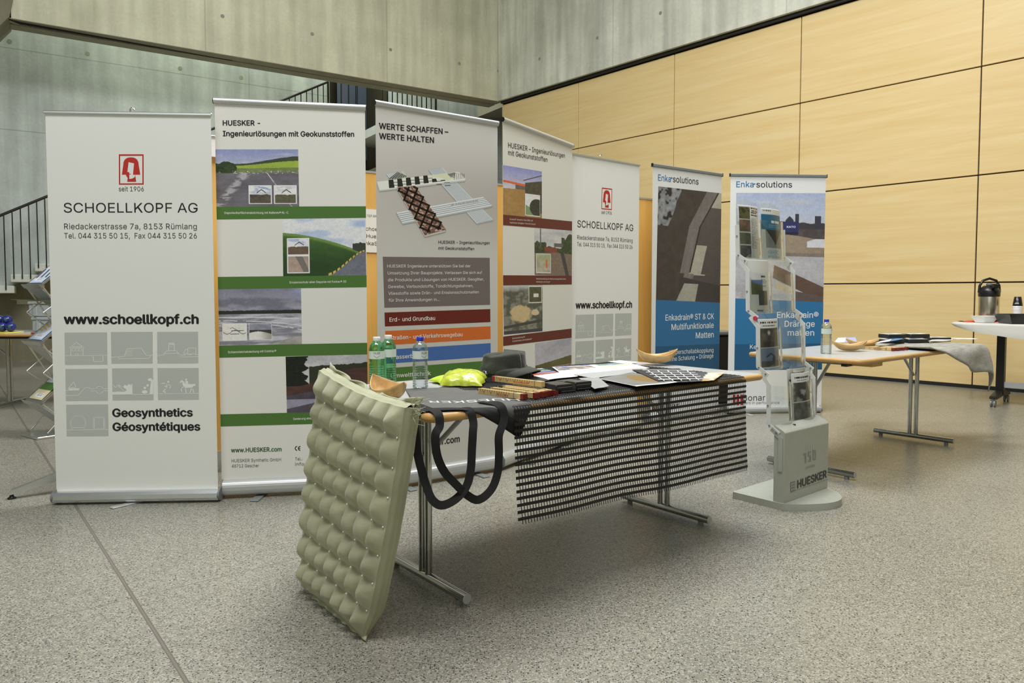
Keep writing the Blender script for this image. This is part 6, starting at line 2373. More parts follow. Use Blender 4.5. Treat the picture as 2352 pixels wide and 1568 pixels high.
def palm_bowl(label, loc, rotz, L=0.21, W=0.115, H=0.075, tilt=(0, 0), group=None):
    o = thing('palm_leaf_bowl', label, 'bowl', loc, 0, group, rot=(tilt[0], tilt[1], rotz))
    ns, nq = 40, 17
    G = np.zeros((nq, ns, 3))
    for i in range(ns):
        s = -1 + 2 * i / (ns - 1)
        w = W / 2 * max(0.02, (1 - abs(s) ** 1.8)) ** 0.9
        z0 = 0.004 + (H - 0.008) * abs(s) ** 3.2
        rim = H * (0.57 + 0.43 * s * s) + 0.004
        for j in range(nq):
            q = -1 + 2 * j / (nq - 1)
            G[j, i] = (L / 2 * s, w * math.sin(q * 1.25) / math.sin(1.25), z0 + (rim - z0) * abs(q) ** 2.2)
    m_ = MB(); m_.grid(G, 0, None, True)
    m_.build('shell', M_PALM, o, solid=0.0026, off=1)
    return o


palm_bowl('tan boat-shaped palm leaf bowl at the far right end of the foreground table', on1(1509, 836, TOP + 0.005), 0.06, 0.222, 0.135, 0.078)
palm_bowl('tan boat-shaped palm leaf bowl tilted at the mattress end of the foreground table', on1(894, 917, TOP + 0.003), math.radians(-48), 0.205, 0.12, 0.075, (0.10, 0.05))
palm_bowl('tan palm leaf bowl nearest the clear bottle on the second table', on1(1951, 806, TOP + 0.001), 0.02, 0.235, 0.12, 0.066, (0, 0.0), 'palm leaf bowls on the second table')
palm_bowl('tan palm leaf bowl with papers in it, behind the other bowl on the second table', on1(1981, 800, TOP + 0.001), 0.03, 0.235, 0.12, 0.068, (0, 0), 'palm leaf bowls on the second table')
m_ = MB()
for k in range(9):
    a = rnd.uniform(0, 6.28)
    m_.box(-0.014, 0.014, -0.002, 0.002, 0, 0.002, 0, M=Matrix.Translation((rnd.uniform(-0.03, 0.03), rnd.uniform(-0.012, 0.012), rnd.uniform(0.012, 0.018))) @ Matrix.Rotation(a, 4, 'Z'))
tag(m_.build('wood_chips', M_BEECH, None, loc=on1(1509, 836, TOP + 0.008)), 'few loose wood chips in the bowl at the far end of the foreground table', 'chips', None, 'stuff')

# ------------------------------------------------------------------ folded wooden rulers
M_RULER = mk('cream_lacquered_wood', (176, 154, 106), 0.45, var=0.10, scale=14, stretch=(1, 12, 12))
M_REDTIP = mk('red_tip', (104, 26, 20), 0.45, var=0.05)
M_REDBRT = mk('bright_red_tip', (150, 38, 34), 0.45, var=0.05)


def ruler(label, p0, p1, z, group, th=0.023, h=0.0205, red_left=False, tilt=0.0, dark_joint=False):
    """p0 -> p1: front lower edge, left to right"""
    a = np.array(p0[:2]); b = np.array(p1[:2])
    d = b - a; L = float(np.linalg.norm(d)); d /= L
    rot = math.atan2(d[1], d[0])
    o = thing('folding_ruler', label, 'ruler', (a[0], a[1], z), 0, group, rot=(0, tilt, rot))
    m_ = MB()
    n = 6
    for i in range(n):
        y0 = th * i / n
        e = 0.006 * ((i * 37) % 3) / 2
        m_.box(0.0 + e, L - 0.052, y0 + 0.0005, y0 + th / n - 0.0005, 0.0, h - 0.0006 * (i % 2), 0, bev=0.0006)
    s_ = m_.build('slats', M_RULER, o)
    m_ = MB()
    m_.box(L - 0.048, L - 0.016, 0.0006, th - 0.0006, 0.0, h, 0, bev=0.0008)
    m_.build('end_slat', M_RULER, o)
    m_ = MB(); m_.box(L - 0.0535, L - 0.0465, 0.002, th - 0.002, 0.001, h + 0.0006, 0)
    m_.build('hinge', M_GREYPL, o)
    m_ = MB()
    if red_left: m_.box(-0.016, 0.0, 0.0, th, -0.0002, h + 0.0004, 0, bev=0.001)
    else: m_.box(L - 0.016, L, 0.0, th, -0.0002, h + 0.0004, 0, bev=0.001)
    m_.build('red_tip', M_REDBRT if red_left else M_REDTIP, o)
    if dark_joint:
        m_ = MB(); m_.box(0.004, 0.026, -0.0004, th + 0.0004, 0.001, h + 0.0004, 0); m_.build('dark_joint', M_BLKPL, o)
    # scale marks on the face
    m_ = MB(); ar = Art(m_, -0.0001, None)
    x = 0.012
    i = 0
    while x < L - 0.06:
        ar.poly([(x, h * 0.62), (x + 0.0016, h * 0.62), (x + 0.0016, h * 0.95), (x, h * 0.95)], (60, 50, 40), 1, px=False)
        if i % 3 == 1: ar.poly([(x + 0.004, h * 0.35), (x + 0.010, h * 0.35), (x + 0.010, h * 0.62), (x + 0.004, h * 0.62)], (176, 84, 66), 1, px=False)
        x += 0.0125; i += 1
    ar.text('HUESKER', (L * 0.42, h * 0.2), (L * 0.68, h * 0.2), h * 0.34, (168, 60, 48), 0, 2, px=False)
    m_.build('scale_print', M_PAPER, s_)
    return o


RG = 'folding rulers on the foreground table'
r1a, r1b = on1(1098, 904, TOP + 0.006), on1(1202, 919, TOP + 0.006)
dv = np.array([r1b[0] - r1a[0], r1b[1] - r1a[1]]); dv /= np.linalg.norm(dv)
pv = np.array([-dv[1], dv[0]])


def off(p, a, b): return (p[0] + dv[0] * a + pv[0] * b, p[1] + dv[1] * a + pv[1] * b)


ZR = TOP + 0.0065
ruler('red-tipped wooden folding ruler nearest the table edge in the foreground pile', r1a, r1b, ZR, RG)
ruler('wooden folding ruler second from the table edge in the foreground pile', off(r1a, 0.012, 0.052), off(r1b, 0.012, 0.052), ZR, RG)
ruler('wooden folding ruler with a black joint, third from the table edge', off(r1a, 0.010, 0.092), off(r1b, 0.010, 0.092), ZR, RG, dark_joint=True)
ruler('wooden folding ruler wedged fourth from the table edge in the foreground pile', off(r1a, 0.004, 0.122), off(r1b, 0.004, 0.122), ZR, RG)
ruler('wooden folding ruler farthest from the table edge beside the black pads', off(r1a, 0.012, 0.152), off(r1b, 0.012, 0.152), ZR, RG)
t0, t1 = on1(1136, 877.5, TOP + 0.031), on1(1250, 891.5, TOP + 0.031)
ruler('wooden folding ruler lying across the top of the pile, bright red end towards the caps', t0, t1, TOP + 0.0335, RG, red_left=True)

RG2 = 'folding rulers on the second table'
q_ = on1(2052, 806.5)
d2 = np.array([0.52, -0.854]); p2 = np.array([0.854, 0.52])
lab2 = ['red-tipped wooden folding ruler nearest the palm leaf bowls on the second table', 'wooden folding ruler second from the bowls on the second table',
        'wooden folding ruler in the middle of the row on the second table', 'wooden folding ruler fourth from the bowls on the second table', 'wooden folding ruler farthest from the bowls on the second table']
for i in range(5):
    e_ = np.array(q_[:2]) + p2 * (0.033 * i + (0.02 if i == 4 else 0)) + d2 * (0.006 * (i % 2))
    s_ = e_ - d2 * 0.235
    ruler(lab2[i], s_, e_, TOP + 0.001, RG2, th=0.022, h=0.020)

# ------------------------------------------------------------------ black pads
M_PAD = mk('glossy_black_rubber', (22, 22, 22), 0.22, var=0.15, scale=50, coat=0.3)
pads = [((1256, 900), 0, 0.30, 'lower left of the heap, touching the folding rulers'), ((1296, 901), 0, 0.26, 'bottom front of the heap by the table edge'), ((1331, 895), 0, 0.24, 'lower right end of the heap beside the grey card'),
        ((1272, 889), 1, 0.32, 'second layer at the left of the heap'), ((1286, 893.5), 2, 0.27, 'uppermost front one of the heap'), ((1302, 884), 1, 0.30, 'second layer at the back of the heap'), ((1330, 887), 2, 0.25, 'uppermost right one of the heap')]
for (p, lv, a, wh) in pads:
    x, y, _z = on1(p[0], p[1] - 6 * 0, TOP + 0.006 + 0.019 * lv)
    o = thing('black_pad', 'black rubber pad, ' + wh, 'pad', (x, y, TOP + 0.006 + 0.0195 * lv), F1.rot + a - 0.3, 'black rubber pads heaped on the foreground table')
    m_ = MB(); m_.box(-0.040, 0.040, -0.026, 0.026, 0, 0.0185, 0, bev=0.003); m_.build('pad_block', M_PAD, o)
    m_ = MB(); m_.box(-0.034, 0.034, -0.0264, 0.0264, 0.008, 0.0095, 0); m_.build('pad_seam', M_GREYPL, o)

# ------------------------------------------------------------------ packed high-visibility vests
M_HIVIS = mk('lime_yellow_film', (168, 180, 52), 0.30, var=0.10, scale=26, bump=0.35, bscale=22, coat=0.7)
M_HIVIS2 = mk('lime_yellow_fabric', (158, 180, 48), 0.75, var=0.08, scale=26)


def pillow(name, label, loc, rotz, L, W, H, mat, seed, flap=True, tilt=(0, 0)):
    o = thing(name, label, 'packet', loc, 0, 'yellow vest packets on the foreground table', rot=(tilt[0], tilt[1], rotz))
    n1, n2 = 60, 44
    X, Y = np.meshgrid(np.linspace(-1, 1, n1), np.linspace(-1, 1, n2))
    prof = np.clip(1 - np.abs(X) ** 3.2, 0, 1) ** 0.6 * np.clip(1 - np.abs(Y) ** 3.0, 0, 1) ** 0.6
    wr_ = (fbm(X * 4 + Y * 2, Y * 5, seed) - 0.5) * 0.5 + (np.abs(fbm(X * 3, Y * 7 + X * 3, seed + 4) - 0.5)) * 0.5
    z = H * (0.5 * 0 + prof * (0.9 + 0.35 * wr_))
    xx = X * L / 2 * (1 - 0.04 * Y ** 2) + 0.004 * np.sin(Y * 7 + seed); yy = Y * W / 2 * (1 - 0.05 * X ** 2) + 0.003 * np.sin(X * 9 + seed)
    m_ = MB(); m_.grid(np.stack([xx, yy, z + 0.004], -1), 0, None, True)
    m_.grid(np.stack([xx, yy, 0 * z + 0.002 + 0.003 * (1 - prof)], -1)[:, ::-1], 0, None, True)
    m_.build('film_bag', mat, o)
    if flap:
        G = np.array([[(x * L / 2 * 0.96, W / 2 - 0.01 + 0.035 * k, 0.006 + 0.012 * k + 0.004 * math.sin(x * 12 + k * 3)) for x in np.linspace(-1, 1, 30)] for k in np.linspace(0, 1, 5)])
        m_ = MB(); m_.grid(G, 0, None, True); m_.build('clear_flap', M_CLEARPET, o, solid=0.0006)
    return o


pillow('vest_packet', 'yellow vest packed in clear film on the foreground table, upper one by the caps', on1(1065, 876, TOP + 0.018), F1.rot - 0.75, 0.175, 0.175, 0.046, M_HIVIS, 3, True, (0.13, 0.0))
pillow('vest_packet', 'folded yellow vest packet underneath, sticking out towards the clear bottle', on1(1035, 876, TOP + 0.005), F1.rot - 0.1, 0.155, 0.120, 0.026, M_HIVIS2, 11, False)

# ------------------------------------------------------------------ two caps
M_CAPCLOTH = mk('dark_olive_cotton', (54, 56, 49), 0.85, var=0.12, scale=26, bump=0.2, bscale=240, sheen=0.2, spec=0.2)
M_CAPIN = mk('dark_cap_edge', (40, 41, 38), 0.6, var=0.1)


def cap_hat(label, loc, rotz, tilt, seed, hgt=0.085):
    o = thing('field_cap', label, 'cap', loc, 0, 'dark olive caps on the foreground table', rot=(tilt[0], tilt[1], rotz))
    na, nr = 64, 20
    G = np.zeros((nr, na + 1, 3))
    for i in range(na + 1):
        a = 2 * math.pi * i / na
        for j in range(nr):
            t = j / (nr - 1)
            # upright band, then a flat crown
            if t < 0.62:
                rr = 1.0 - 0.10 * (t / 0.62); z = hgt * (t / 0.62) * 0.93
            else:
                q = (t - 0.62) / 0.38; rr = 0.90 * (1 - q) ** 0.75 + 0.0; z = hgt * (0.93 + 0.07 * math.sin(q * 1.57))
            front_ = 0.5 + 0.5 * math.cos(a)
            z *= 0.80 + 0.26 * front_
            w = (vnoise(math.cos(a) * 2.6 + 5, math.sin(a) * 2.6 + t * 3.1, seed) - 0.5)
            G[j, i] = (0.108 * rr * math.cos(a) * (1 + 0.10 * w), 0.092 * rr * math.sin(a) * (1 + 0.12 * w), z + 0.016 * w * t)
    m_ = MB(); m_.grid(G, 0, None, True)
    m_.build('crown', M_CAPCLOTH, o, solid=0.002)
    m_ = MB()
    ring = [(0.1095 * math.cos(a), 0.0935 * math.sin(a), 0.010 + 0.004 * math.cos(a)) for a in np.linspace(0, 2 * math.pi, 40)]
    ribbon(m_, ring, 0.020, [0.0] * 40, n_per=2, normals=[(math.cos(a), math.sin(a), 0.0) for a in np.linspace(0, 2 * math.pi, 40)])
    m_.build('sweat_band', M_CAPCLOTH, o, solid=0.0015)
    nb_, nt2 = 34, 12
    G = np.zeros((nt2, nb_, 3))
    for i in range(nb_):
        s = -1 + 2 * i / (nb_ - 1)
        a = s * 1.22
        for j in range(nt2):
            t = j / (nt2 - 1)
            reach = 0.088 * (1 - abs(s) ** 2.6) ** 0.6
            bx, by = 0.106 * math.cos(a), 0.091 * math.sin(a)
            x = bx + t * reach * (0.9 + 0.1 * math.cos(a)); y = by * (1 + 0.02 * t)
            z = 0.018 + 0.018 * t * (1 - 1.3 * t) - 0.034 * t * s * s - 0.006 * s * s + 0.010 * (1 - s * s) * t
            G[j, i] = (x, y, z)
    m_ = MB(); m_.grid(G, 0, None, True)
    m_.build('peak', M_CAPCLOTH, o, solid=0.003)
    m_ = MB(); m_.tube([tuple(G[-1, i]) for i in range(nb_)], 0.0021, 6); m_.build('peak_piping', M_CAPIN, o)
    return o


cx_, cy_, cz_ = on1(1160, 876, TOP)
cap_hat('dark olive cap, lower one of the two stacked by the yellow packets', (cx_ + 0.020, cy_ - 0.005, TOP + 0.006), math.radians(-38), (0.04, 0.05), 5, 0.060)
cap_hat('dark olive cap stacked on top of the other cap', (cx_ - 0.005, cy_ + 0.02, TOP + 0.046), math.radians(-44), (0.06, 0.05), 9, 0.084)

# ------------------------------------------------------------------ brochures and sheets
def sheet(name, label, quad, z, fn, cat='brochure', group=None, curl=0.004, nx=44, ny=44, th=0.0012, seed=1):
    """printed sheet lying on a table: photo corners TL,TR,BR,BL at height z"""
    P = [at_z(x, y, z) for x, y in quad]
    c = sum(P) / 4
    S, T = np.meshgrid(np.linspace(0, 1, nx), np.linspace(0, 1, ny))
    G = (P[0] * (1 - S[..., None]) + P[1] * S[..., None]) * (1 - T[..., None]) + (P[3] * (1 - S[..., None]) + P[2] * S[..., None]) * T[..., None] - np.array([c[0], c[1], z])
    G[..., 2] = curl * (0.5 + 0.5 * np.sin(S * 5 + seed)) * (0.3 + T * 0.7)
    m2 = MB(); m2.grid(G, 0, ink_np(fn(S, T)), True)
    o = m2.build(name, M_PAPER, None, loc=(float(c[0]), float(c[1]), z), solid=th, off=-1)
    return tag(o, label, cat, group)


def sh_plain(col=(222, 222, 220), gl=True):
    def f(S, T):
        c = C3(*col) * np.ones(S.shape + (3,))
        return textlines(c, S, T, 0.1, 0.85, 0.55, 0.8, 5, (150, 152, 156), 4) if gl else c
    return f


def sh_pics(S, T):
    c = C3(224, 224, 222) * np.ones(S.shape + (3,))
    m = (S > 0.02) & (S < 0.48) & (T > 0.0) & (T < 0.42)
    city = mixc(C3(96, 98, 112) * np.ones(S.shape + (3,)), C3(190, 170, 140), sst(0.4, 0.7, fbm(S * 22, T * 22, 3)))
    city = mixc(city, C3(110, 130, 190), sst(0.08, 0.0, T))
    c = np.where(m[..., None], city, c)
    m2 = (S > 0.56) & (S < 0.98) & (T > 0.0) & (T < 0.22)
    c = np.where(m2[..., None], mixc(C3(96, 124, 96) * np.ones(S.shape + (3,)), C3(150, 172, 196), sst(0.45, 0.6, fbm(S * 12, T * 20, 8))), c)
    c = np.where(((S > 0.56) & (S < 0.98) & (T > 0.28) & (T < 0.42))[..., None], C3(190, 212, 150), c)
    c = np.where(((S > 0.56) & (S < 0.98) & (T > 0.45) & (T < 0.7))[..., None], C3(206, 214, 226), c)
    return textlines(c, S, T, 0.05, 0.45, 0.5, 0.9, 7, (176, 178, 182), 6)


def sh_redgreen(S, T):
    c = C3(222, 222, 220) * np.ones(S.shape + (3,))
    c = np.where(((T > 0.05) & (T < 0.42))[..., None], mixc(C3(110, 124, 110) * np.ones(S.shape + (3,)), C3(60, 84, 66), sst(0.4, 0.6, fbm(S * 9, T * 14, 3))), c)
    c = np.where(((T > 0.45) & (T < 0.66))[..., None], C3(70, 88, 130), c)
    return np.where(((T > 0.68) & (T < 0.95))[..., None], C3(150, 62, 48), c)


def sh_grey(S, T):
    c = mixc(C3(100, 101, 97) * np.ones(S.shape + (3,)), C3(122, 122, 118), fbm(S * 5, T * 7, 4))
    o = ((S - 0.68) / 0.26) ** 2 + ((T - 0.5) / 0.34) ** 2 + 0.9 * (fbm(S * 11, T * 11, 6) - 0.5)
    c = mixc(c, C3(120, 97, 54), sst(1.0, 0.7, o))
    return np.where(((T > 0.94) | (S < 0.02))[..., None], C3(206, 206, 204), c)


def sh_dark(S, T):
    c = mixc(C3(58, 60, 64) * np.ones(S.shape + (3,)), C3(80, 82, 86), fbm(S * 5, T * 5, 9))
    m = S > 0.84 - 0.1 * T
    return np.where(m[..., None], mixc(C3(172, 142, 96) * np.ones(S.shape + (3,)), C3(206, 196, 176), sst(0.4, 0.6, fbm(S * 9, T * 5, 2))), c)


def sh_lines(S, T):
    c = C3(170, 172, 170) * np.ones(S.shape + (3,))
    return np.where((np.sin(T * 34) > 0.55)[..., None], C3(128, 130, 130), c)


BG = 'brochures spread on the foreground table'
ZB = TOP + 0.0062
sheet('brochure', 'brochure with green and red fields showing beside the caps', [(1213, 848), (1245, 846), (1292, 858), (1226, 866)], ZB, sh_redgreen, 'brochure', BG)
sheet('brochure', 'large white open brochure with city photo in the middle of the foreground table', [(1268, 843.5), (1440, 832.5), (1492, 846), (1300, 868)], ZB + 0.002, sh_pics, 'brochure', BG, 0.004, 90, 90)
sheet('brochure', 'blank white sheet nearest the caps in front of the city photo brochure', [(1228, 864), (1300, 853), (1350, 861), (1259, 874)], ZB + 0.005, sh_plain(gl=False), 'sheet', BG)
sheet('brochure', 'white sheet with grey lines under the grey poster on the foreground table', [(1318, 861), (1470, 845), (1500, 851), (1362, 871)], ZB + 0.007, sh_lines, 'sheet', BG)
sheet('poster', 'grey poster with an ochre picture near the front edge of the foreground table', [(1374, 870), (1452, 855), (1556, 878), (1462, 889)], ZB + 0.009, sh_grey, 'poster', None, 0.003)
sheet('poster', 'dark grey poster with tan end below the white grid sample', [(1452, 850), (1664, 856.5), (1640, 873.5), (1530, 881)], ZB + 0.0045, sh_dark, 'poster', None, 0.002)
sheet('sample_card', 'curved light grey card beside the black pads on the foreground table', [(1329, 869), (1374, 866), (1399, 887), (1366, 895)], ZB + 0.010, lambda S, T: mixc(C3(128, 130, 127) * np.ones(S.shape + (3,)), C3(150, 150, 147), fbm(S * 8, T * 8, 3)), 'card', None, 0.003)
sheet('sample_card', 'small white card next to the bowl at the far end of the foreground table', [(1397, 830.5), (1424, 827.5), (1466, 832), (1437, 836.5)], ZB + 0.001, sh_plain(gl=False), 'card', None, 0.002)

# white grid sample on dark felt
gs = thing('grid_sample', 'white square grid sample on black felt lying among the posters', 'sample', (F1.o[0], F1.o[1], 0), F1.rot)
zq = ZB + 0.0155
A_ = [np.array(loc1(at_z(x, y, zq))) for x, y in ((1478, 850), (1586, 851), (1613, 872.5), (1518, 874))]


def bil(s, t): return (A_[0] * (1 - s) + A_[1] * s) * (1 - t) + (A_[3] * (1 - s) + A_[2] * s) * t


m_ = MB()
FQ = [np.array(loc1(at_z(x, y, zq - 0.003))) for x, y in ((1452, 849), (1560, 846), (1600, 868), (1512, 875))]
m_.add([tuple(p) for p in FQ], [(0, 1, 2, 3)])
m_.build('felt_backing', mk('black_felt', (46, 46, 45), 0.95, var=0.1, scale=60), gs, solid=0.002)
M_GRIDW = mk('white_grid_yarn', (214, 216, 212), 0.5, var=0.03)
for s in np.linspace(0.08, 0.92, 5):
    m_ = MB(); m_.tube([tuple(bil(s, t)) for t in np.linspace(0, 1, 8)], 0.0021, 6); m_.build('grid_strand', M_GRIDW, gs)
for t in np.linspace(0.05, 0.95, 5):
    m_ = MB(); m_.tube([tuple(bil(s, t) + np.array([0, 0, 0.003])) for s in np.linspace(-0.04, 1.04, 8)], 0.0021, 6); m_.build('grid_strand', M_GRIDW, gs)

# ------------------------------------------------------------------ second table: packs and papers
M_PACK = mk('black_pack', (28, 28, 29), 0.4, var=0.1)


def sh_label(S, T):
    c = C3(206, 210, 204) * np.ones(S.shape + (3,))
    c = np.where(((S > 0.25) & (S < 0.6) & (T > 0.25) & (T < 0.75))[..., None], C3(56, 108, 150), c)
    return np.where((fbm(S * 6, T * 6, 4) > 0.66)[..., None], C3(150, 168, 130), c)


PG = 'black packs with white labels on the second table'
packs = [((2045, 787.5), 0, 0.16, 'front left one beside the palm leaf bowls'), ((2101, 787), 0, 0.05, 'front right one above the folding rulers'), ((2050, 787), 1, 0.22, 'rear left one'), ((2104, 786.5), 1, 0.12, 'rear middle one'), ((2152, 783), 0, 0.0, 'right-hand one on the felt')]
for (p, lv, a, wh) in packs:
    z = TOP + 0.012 + 0.034 * lv
    x, y, _z = on1(p[0], p[1], TOP + 0.012)
    if lv: y += 0.045; x += 0.02
    o = thing('black_pack', 'black pack with white label, ' + wh, 'pack', (x, y, z), a, PG)
    m_ = MB(); m_.box(-0.080, 0.080, -0.055, 0.055, 0, 0.030, 0, bev=0.005); m_.build('pack_body', M_PACK, o)
    S, T = np.meshgrid(np.linspace(0, 1, 24), np.linspace(0, 1, 18))
    m_ = MB(); m_.grid(np.stack([-0.074 + 0.148 * S, 0.050 - 0.100 * T, 0 * S + 0.0305], -1), 0, ink_np(sh_label(S, T)), False)
    m_.build('printed_label', M_PAPER, o)
sheet('leaflet', 'white and blue leaflet behind the clear bottle on the second table', [(1925, 776), (1965, 774.5), (1968, 785), (1915, 788)], TOP + 0.004, lambda S, T: np.where(((S > 0.45))[..., None], C3(150, 160, 210), C3(214, 216, 220) * np.ones(S.shape + (3,))), 'leaflet', 'papers on the second table')
sheet('leaflet', 'white sheet with blue corner sticking out between packs and bowls on the second table', [(2022, 784), (2072, 774.5), (2073, 779), (2008, 790)], TOP + 0.046, lambda S, T: np.where(((S > 0.5))[..., None], C3(70, 120, 165), C3(216, 218, 216) * np.ones(S.shape + (3,))), 'leaflet', 'papers on the second table', 0.003)
sheet('leaflet', 'white sheet lying on the grey felt in front of the right-hand pack', [(2140, 780.5), (2190, 778.5), (2184, 782), (2132, 784.5)], TOP + 0.026, sh_plain(gl=False), 'leaflet', 'papers on the second table')
sheet('leaflet', 'white sheet lying farthest right on the grey felt of the second table', [(2180, 776), (2230, 776.5), (2248, 778.5), (2200, 780)], TOP + 0.030, sh_plain(gl=False), 'leaflet', 'papers on the second table')

# ------------------------------------------------------------------ coffee things on the white table
M_STEEL = mk('brushed_steel', (176, 172, 160), 0.28, 1.0, var=0.06, scale=40, stretch=(8, 8, 0.3))
M_CHINA = mk('white_china', (222, 222, 216), 0.25, var=0.02)


def at3(px, yy, z): 
    q = at_y(px, 740, yy); return (float(q[0]), yy, z)


tp = thing('airpot', 'steel and black pump thermos pot with carrying handle on the white table', 'thermos', at3(2270, 7.5, Z3 + 0.006), math.radians(-100))
m_ = MB(); m_.lathe([(0.090, 0.0), (0.094, 0.008), (0.094, 0.255), (0.092, 0.262)], 40); m_.build('steel_body', M_STEEL, tp)
m_ = MB(); m_.lathe([(0.096, 0.258), (0.099, 0.268), (0.099, 0.315), (0.092, 0.330), (0.078, 0.352), (0.050, 0.372), (0.001, 0.376)], 40); m_.build('black_collar', M_BLKPL, tp)
m_ = MB(); m_.lathe([(0.096, 0.0), (0.098, 0.004), (0.098, 0.018), (0.095, 0.022)], 40); m_.build('base_ring', M_BLKPL, tp)
m_ = MB(); m_.tube([(0, -0.098, 0.30), (0, -0.092, 0.372), (0, -0.062, 0.425), (0, 0, 0.446), (0, 0.062, 0.425), (0, 0.092, 0.372), (0, 0.098, 0.30)], 0.013, 10); m_.build('carrying_handle', M_BLKPL, tp)
m_ = MB(); m_.prism([(0.06, 0.368), (0.135, 0.392), (0.150, 0.380), (0.152, 0.352), (0.134, 0.345), (0.09, 0.335)], 'y', -0.022, 0.022, 0); m_.tube([(0.138, 0, 0.36), (0.138, 0, 0.318)], 0.011, 10); m_.build('spout', M_BLKPL, tp)
m_ = MB(); m_.lathe([(0.018, 0.370), (0.030, 0.376), (0.030, 0.392), (0.02, 0.398), (0.001, 0.399)], 20); m_.build('pump_button', M_GREYPL, tp)
M_NAPKIN = mk('red_napkin', (196, 62, 44), 0.8, var=0.08, scale=20)
S, T = np.meshgrid(np.linspace(-1, 1, 24), np.linspace(-1, 1, 20))
m_ = MB(); m_.grid(np.stack([0.235 * S, 0.13 * T + 0.015 * S, 0.006 + 0.005 * np.sin(S * 5 + T * 3)], -1), 0, None, True)
o = m_.build('napkin', M_NAPKIN, None, loc=(float(F3.Wd(0.24, 0.155)[0]), float(F3.Wd(0.24, 0.155)[1]), Z3 - 0.001), rot=(0, 0, math.radians(-10)), solid=0.001)
tag(o, 'red napkin spread under the thermos pot on the white table', 'napkin')
o = thing('china_bowl', 'small white square-sided bowl in front of the thermos pot', 'bowl', at3(2261, 7.28, Z3 + 0.003), 0.1)
m_ = MB()
for (r0, z0, r1, z1) in ((0.062, 0.0, 0.096, 0.066), (0.058, 0.006, 0.091, 0.066)):
    P0 = rrect(-r0, r0, -r0, r0, 0.02, 4); P1 = rrect(-r1, r1, -r1, r1, 0.026, 4); n = len(P0)
    vs = [(x, y, z0) for x, y in P0] + [(x, y, z1) for x, y in P1]
    m_.add(vs, [(i, (i + 1) % n, n + (i + 1) % n, n + i) for i in range(n)] + [tuple(range(n))[::-1]], 0)
n = len(P0)
PA_ = rrect(-0.096, 0.096, -0.096, 0.096, 0.026, 4); PB_ = rrect(-0.091, 0.091, -0.091, 0.091, 0.026, 4)
m_.add([(x, y, 0.066) for x, y in PA_] + [(x, y, 0.066) for x, y in PB_], [(i, (i + 1) % n, n + (i + 1) % n, n + i) for i in range(n)], 0)
m_.build('bowl_shell', M_CHINA, o)
o = thing('serving_tray', 'black deep tray at the right edge of the picture on the white table', 'tray', at3(2352, 7.02, Z3 + 0.003), math.radians(-8))
m_ = MB()
for (a0, b0, a1, b1, z0, z1) in ((0.17, 0.12, 0.205, 0.15, 0.0, 0.092), (0.163, 0.113, 0.197, 0.142, 0.006, 0.092)):
    vs = [(-a0, -b0, z0), (a0, -b0, z0), (a0, b0, z0), (-a0, b0, z0), (-a1, -b1, z1), (a1, -b1, z1), (a1, b1, z1), (-a1, b1, z1)]
    m_.add(vs, [(0, 1, 5, 4), (1, 2, 6, 5), (2, 3, 7, 6), (3, 0, 4, 7), (3, 2, 1, 0)], 0)
m_.add([(-0.205, -0.15, 0.092), (0.205, -0.15, 0.092), (0.205, 0.15, 0.092), (-0.205, 0.15, 0.092), (-0.197, -0.142, 0.092), (0.197, -0.142, 0.092), (0.197, 0.142, 0.092), (-0.197, 0.142, 0.092)],
       [(0, 1, 5, 4), (1, 2, 6, 5), (2, 3, 7, 6), (3, 0, 4, 7)], 0)
m_.build('tray_shell', M_BLKPL, o)
cpos = at3(2336, 7.36, Z3 + 0.003)
o = thing('paper_cup', 'white cup stack behind the black tray on the white table', 'cup', cpos)
m_ = MB(); m_.lathe([(0.030, 0.0), (0.042, 0.10), (0.043, 0.165), (0.040, 0.166)], 28); m_.build('cup_wall', M_CHINA, o)
for k in range(3):
    m_ = MB(); m_.lathe([(0.0445, 0.118 + 0.016 * k), (0.0455, 0.121 + 0.016 * k), (0.0445, 0.124 + 0.016 * k)], 28, caps=False); m_.build('cup_rim', M_CHINA, o)
o = thing('paper_cup', 'black printed cup upside down on the white cups behind the tray', 'cup', (cpos[0], cpos[1], cpos[2] + 0.167))
m_ = MB(); m_.lathe([(0.044, 0.0), (0.0445, 0.003), (0.031, 0.092), (0.029, 0.093), (0.0005, 0.090)], 28); m_.build('cup_wall', M_BLKPL, o)
m_ = MB()
a0 = math.atan2(-cpos[1], -cpos[0])
for (zz, wdt, hh) in ((0.020, 0.9, 0.006), (0.030, 0.7, 0.004), (0.064, 0.5, 0.004)):
    r = 0.0453 - 0.15 * zz + 0.0004
    q = []
    for i in range(9):
        a = a0 - wdt * 0.7 + wdt * i / 8
        q += [(r * math.cos(a), r * math.sin(a), zz), ((r - 0.15 * hh) * math.cos(a), (r - 0.15 * hh) * math.sin(a), zz + hh)]
    m_.add(q, [(2 * i, 2 * i + 2, 2 * i + 3, 2 * i + 1) for i in range(8)], 0, (*ink((186, 188, 186)), 1), True)
m_.build('cup_print', M_PAPER, o)


# ------------------------------------------------------------------ far left: zigzag brochure stand, balls, boxes
def on4(px, py, z=TOP):
    q = at_z(px, py, z); return (float(q[0]), float(q[1]), z)


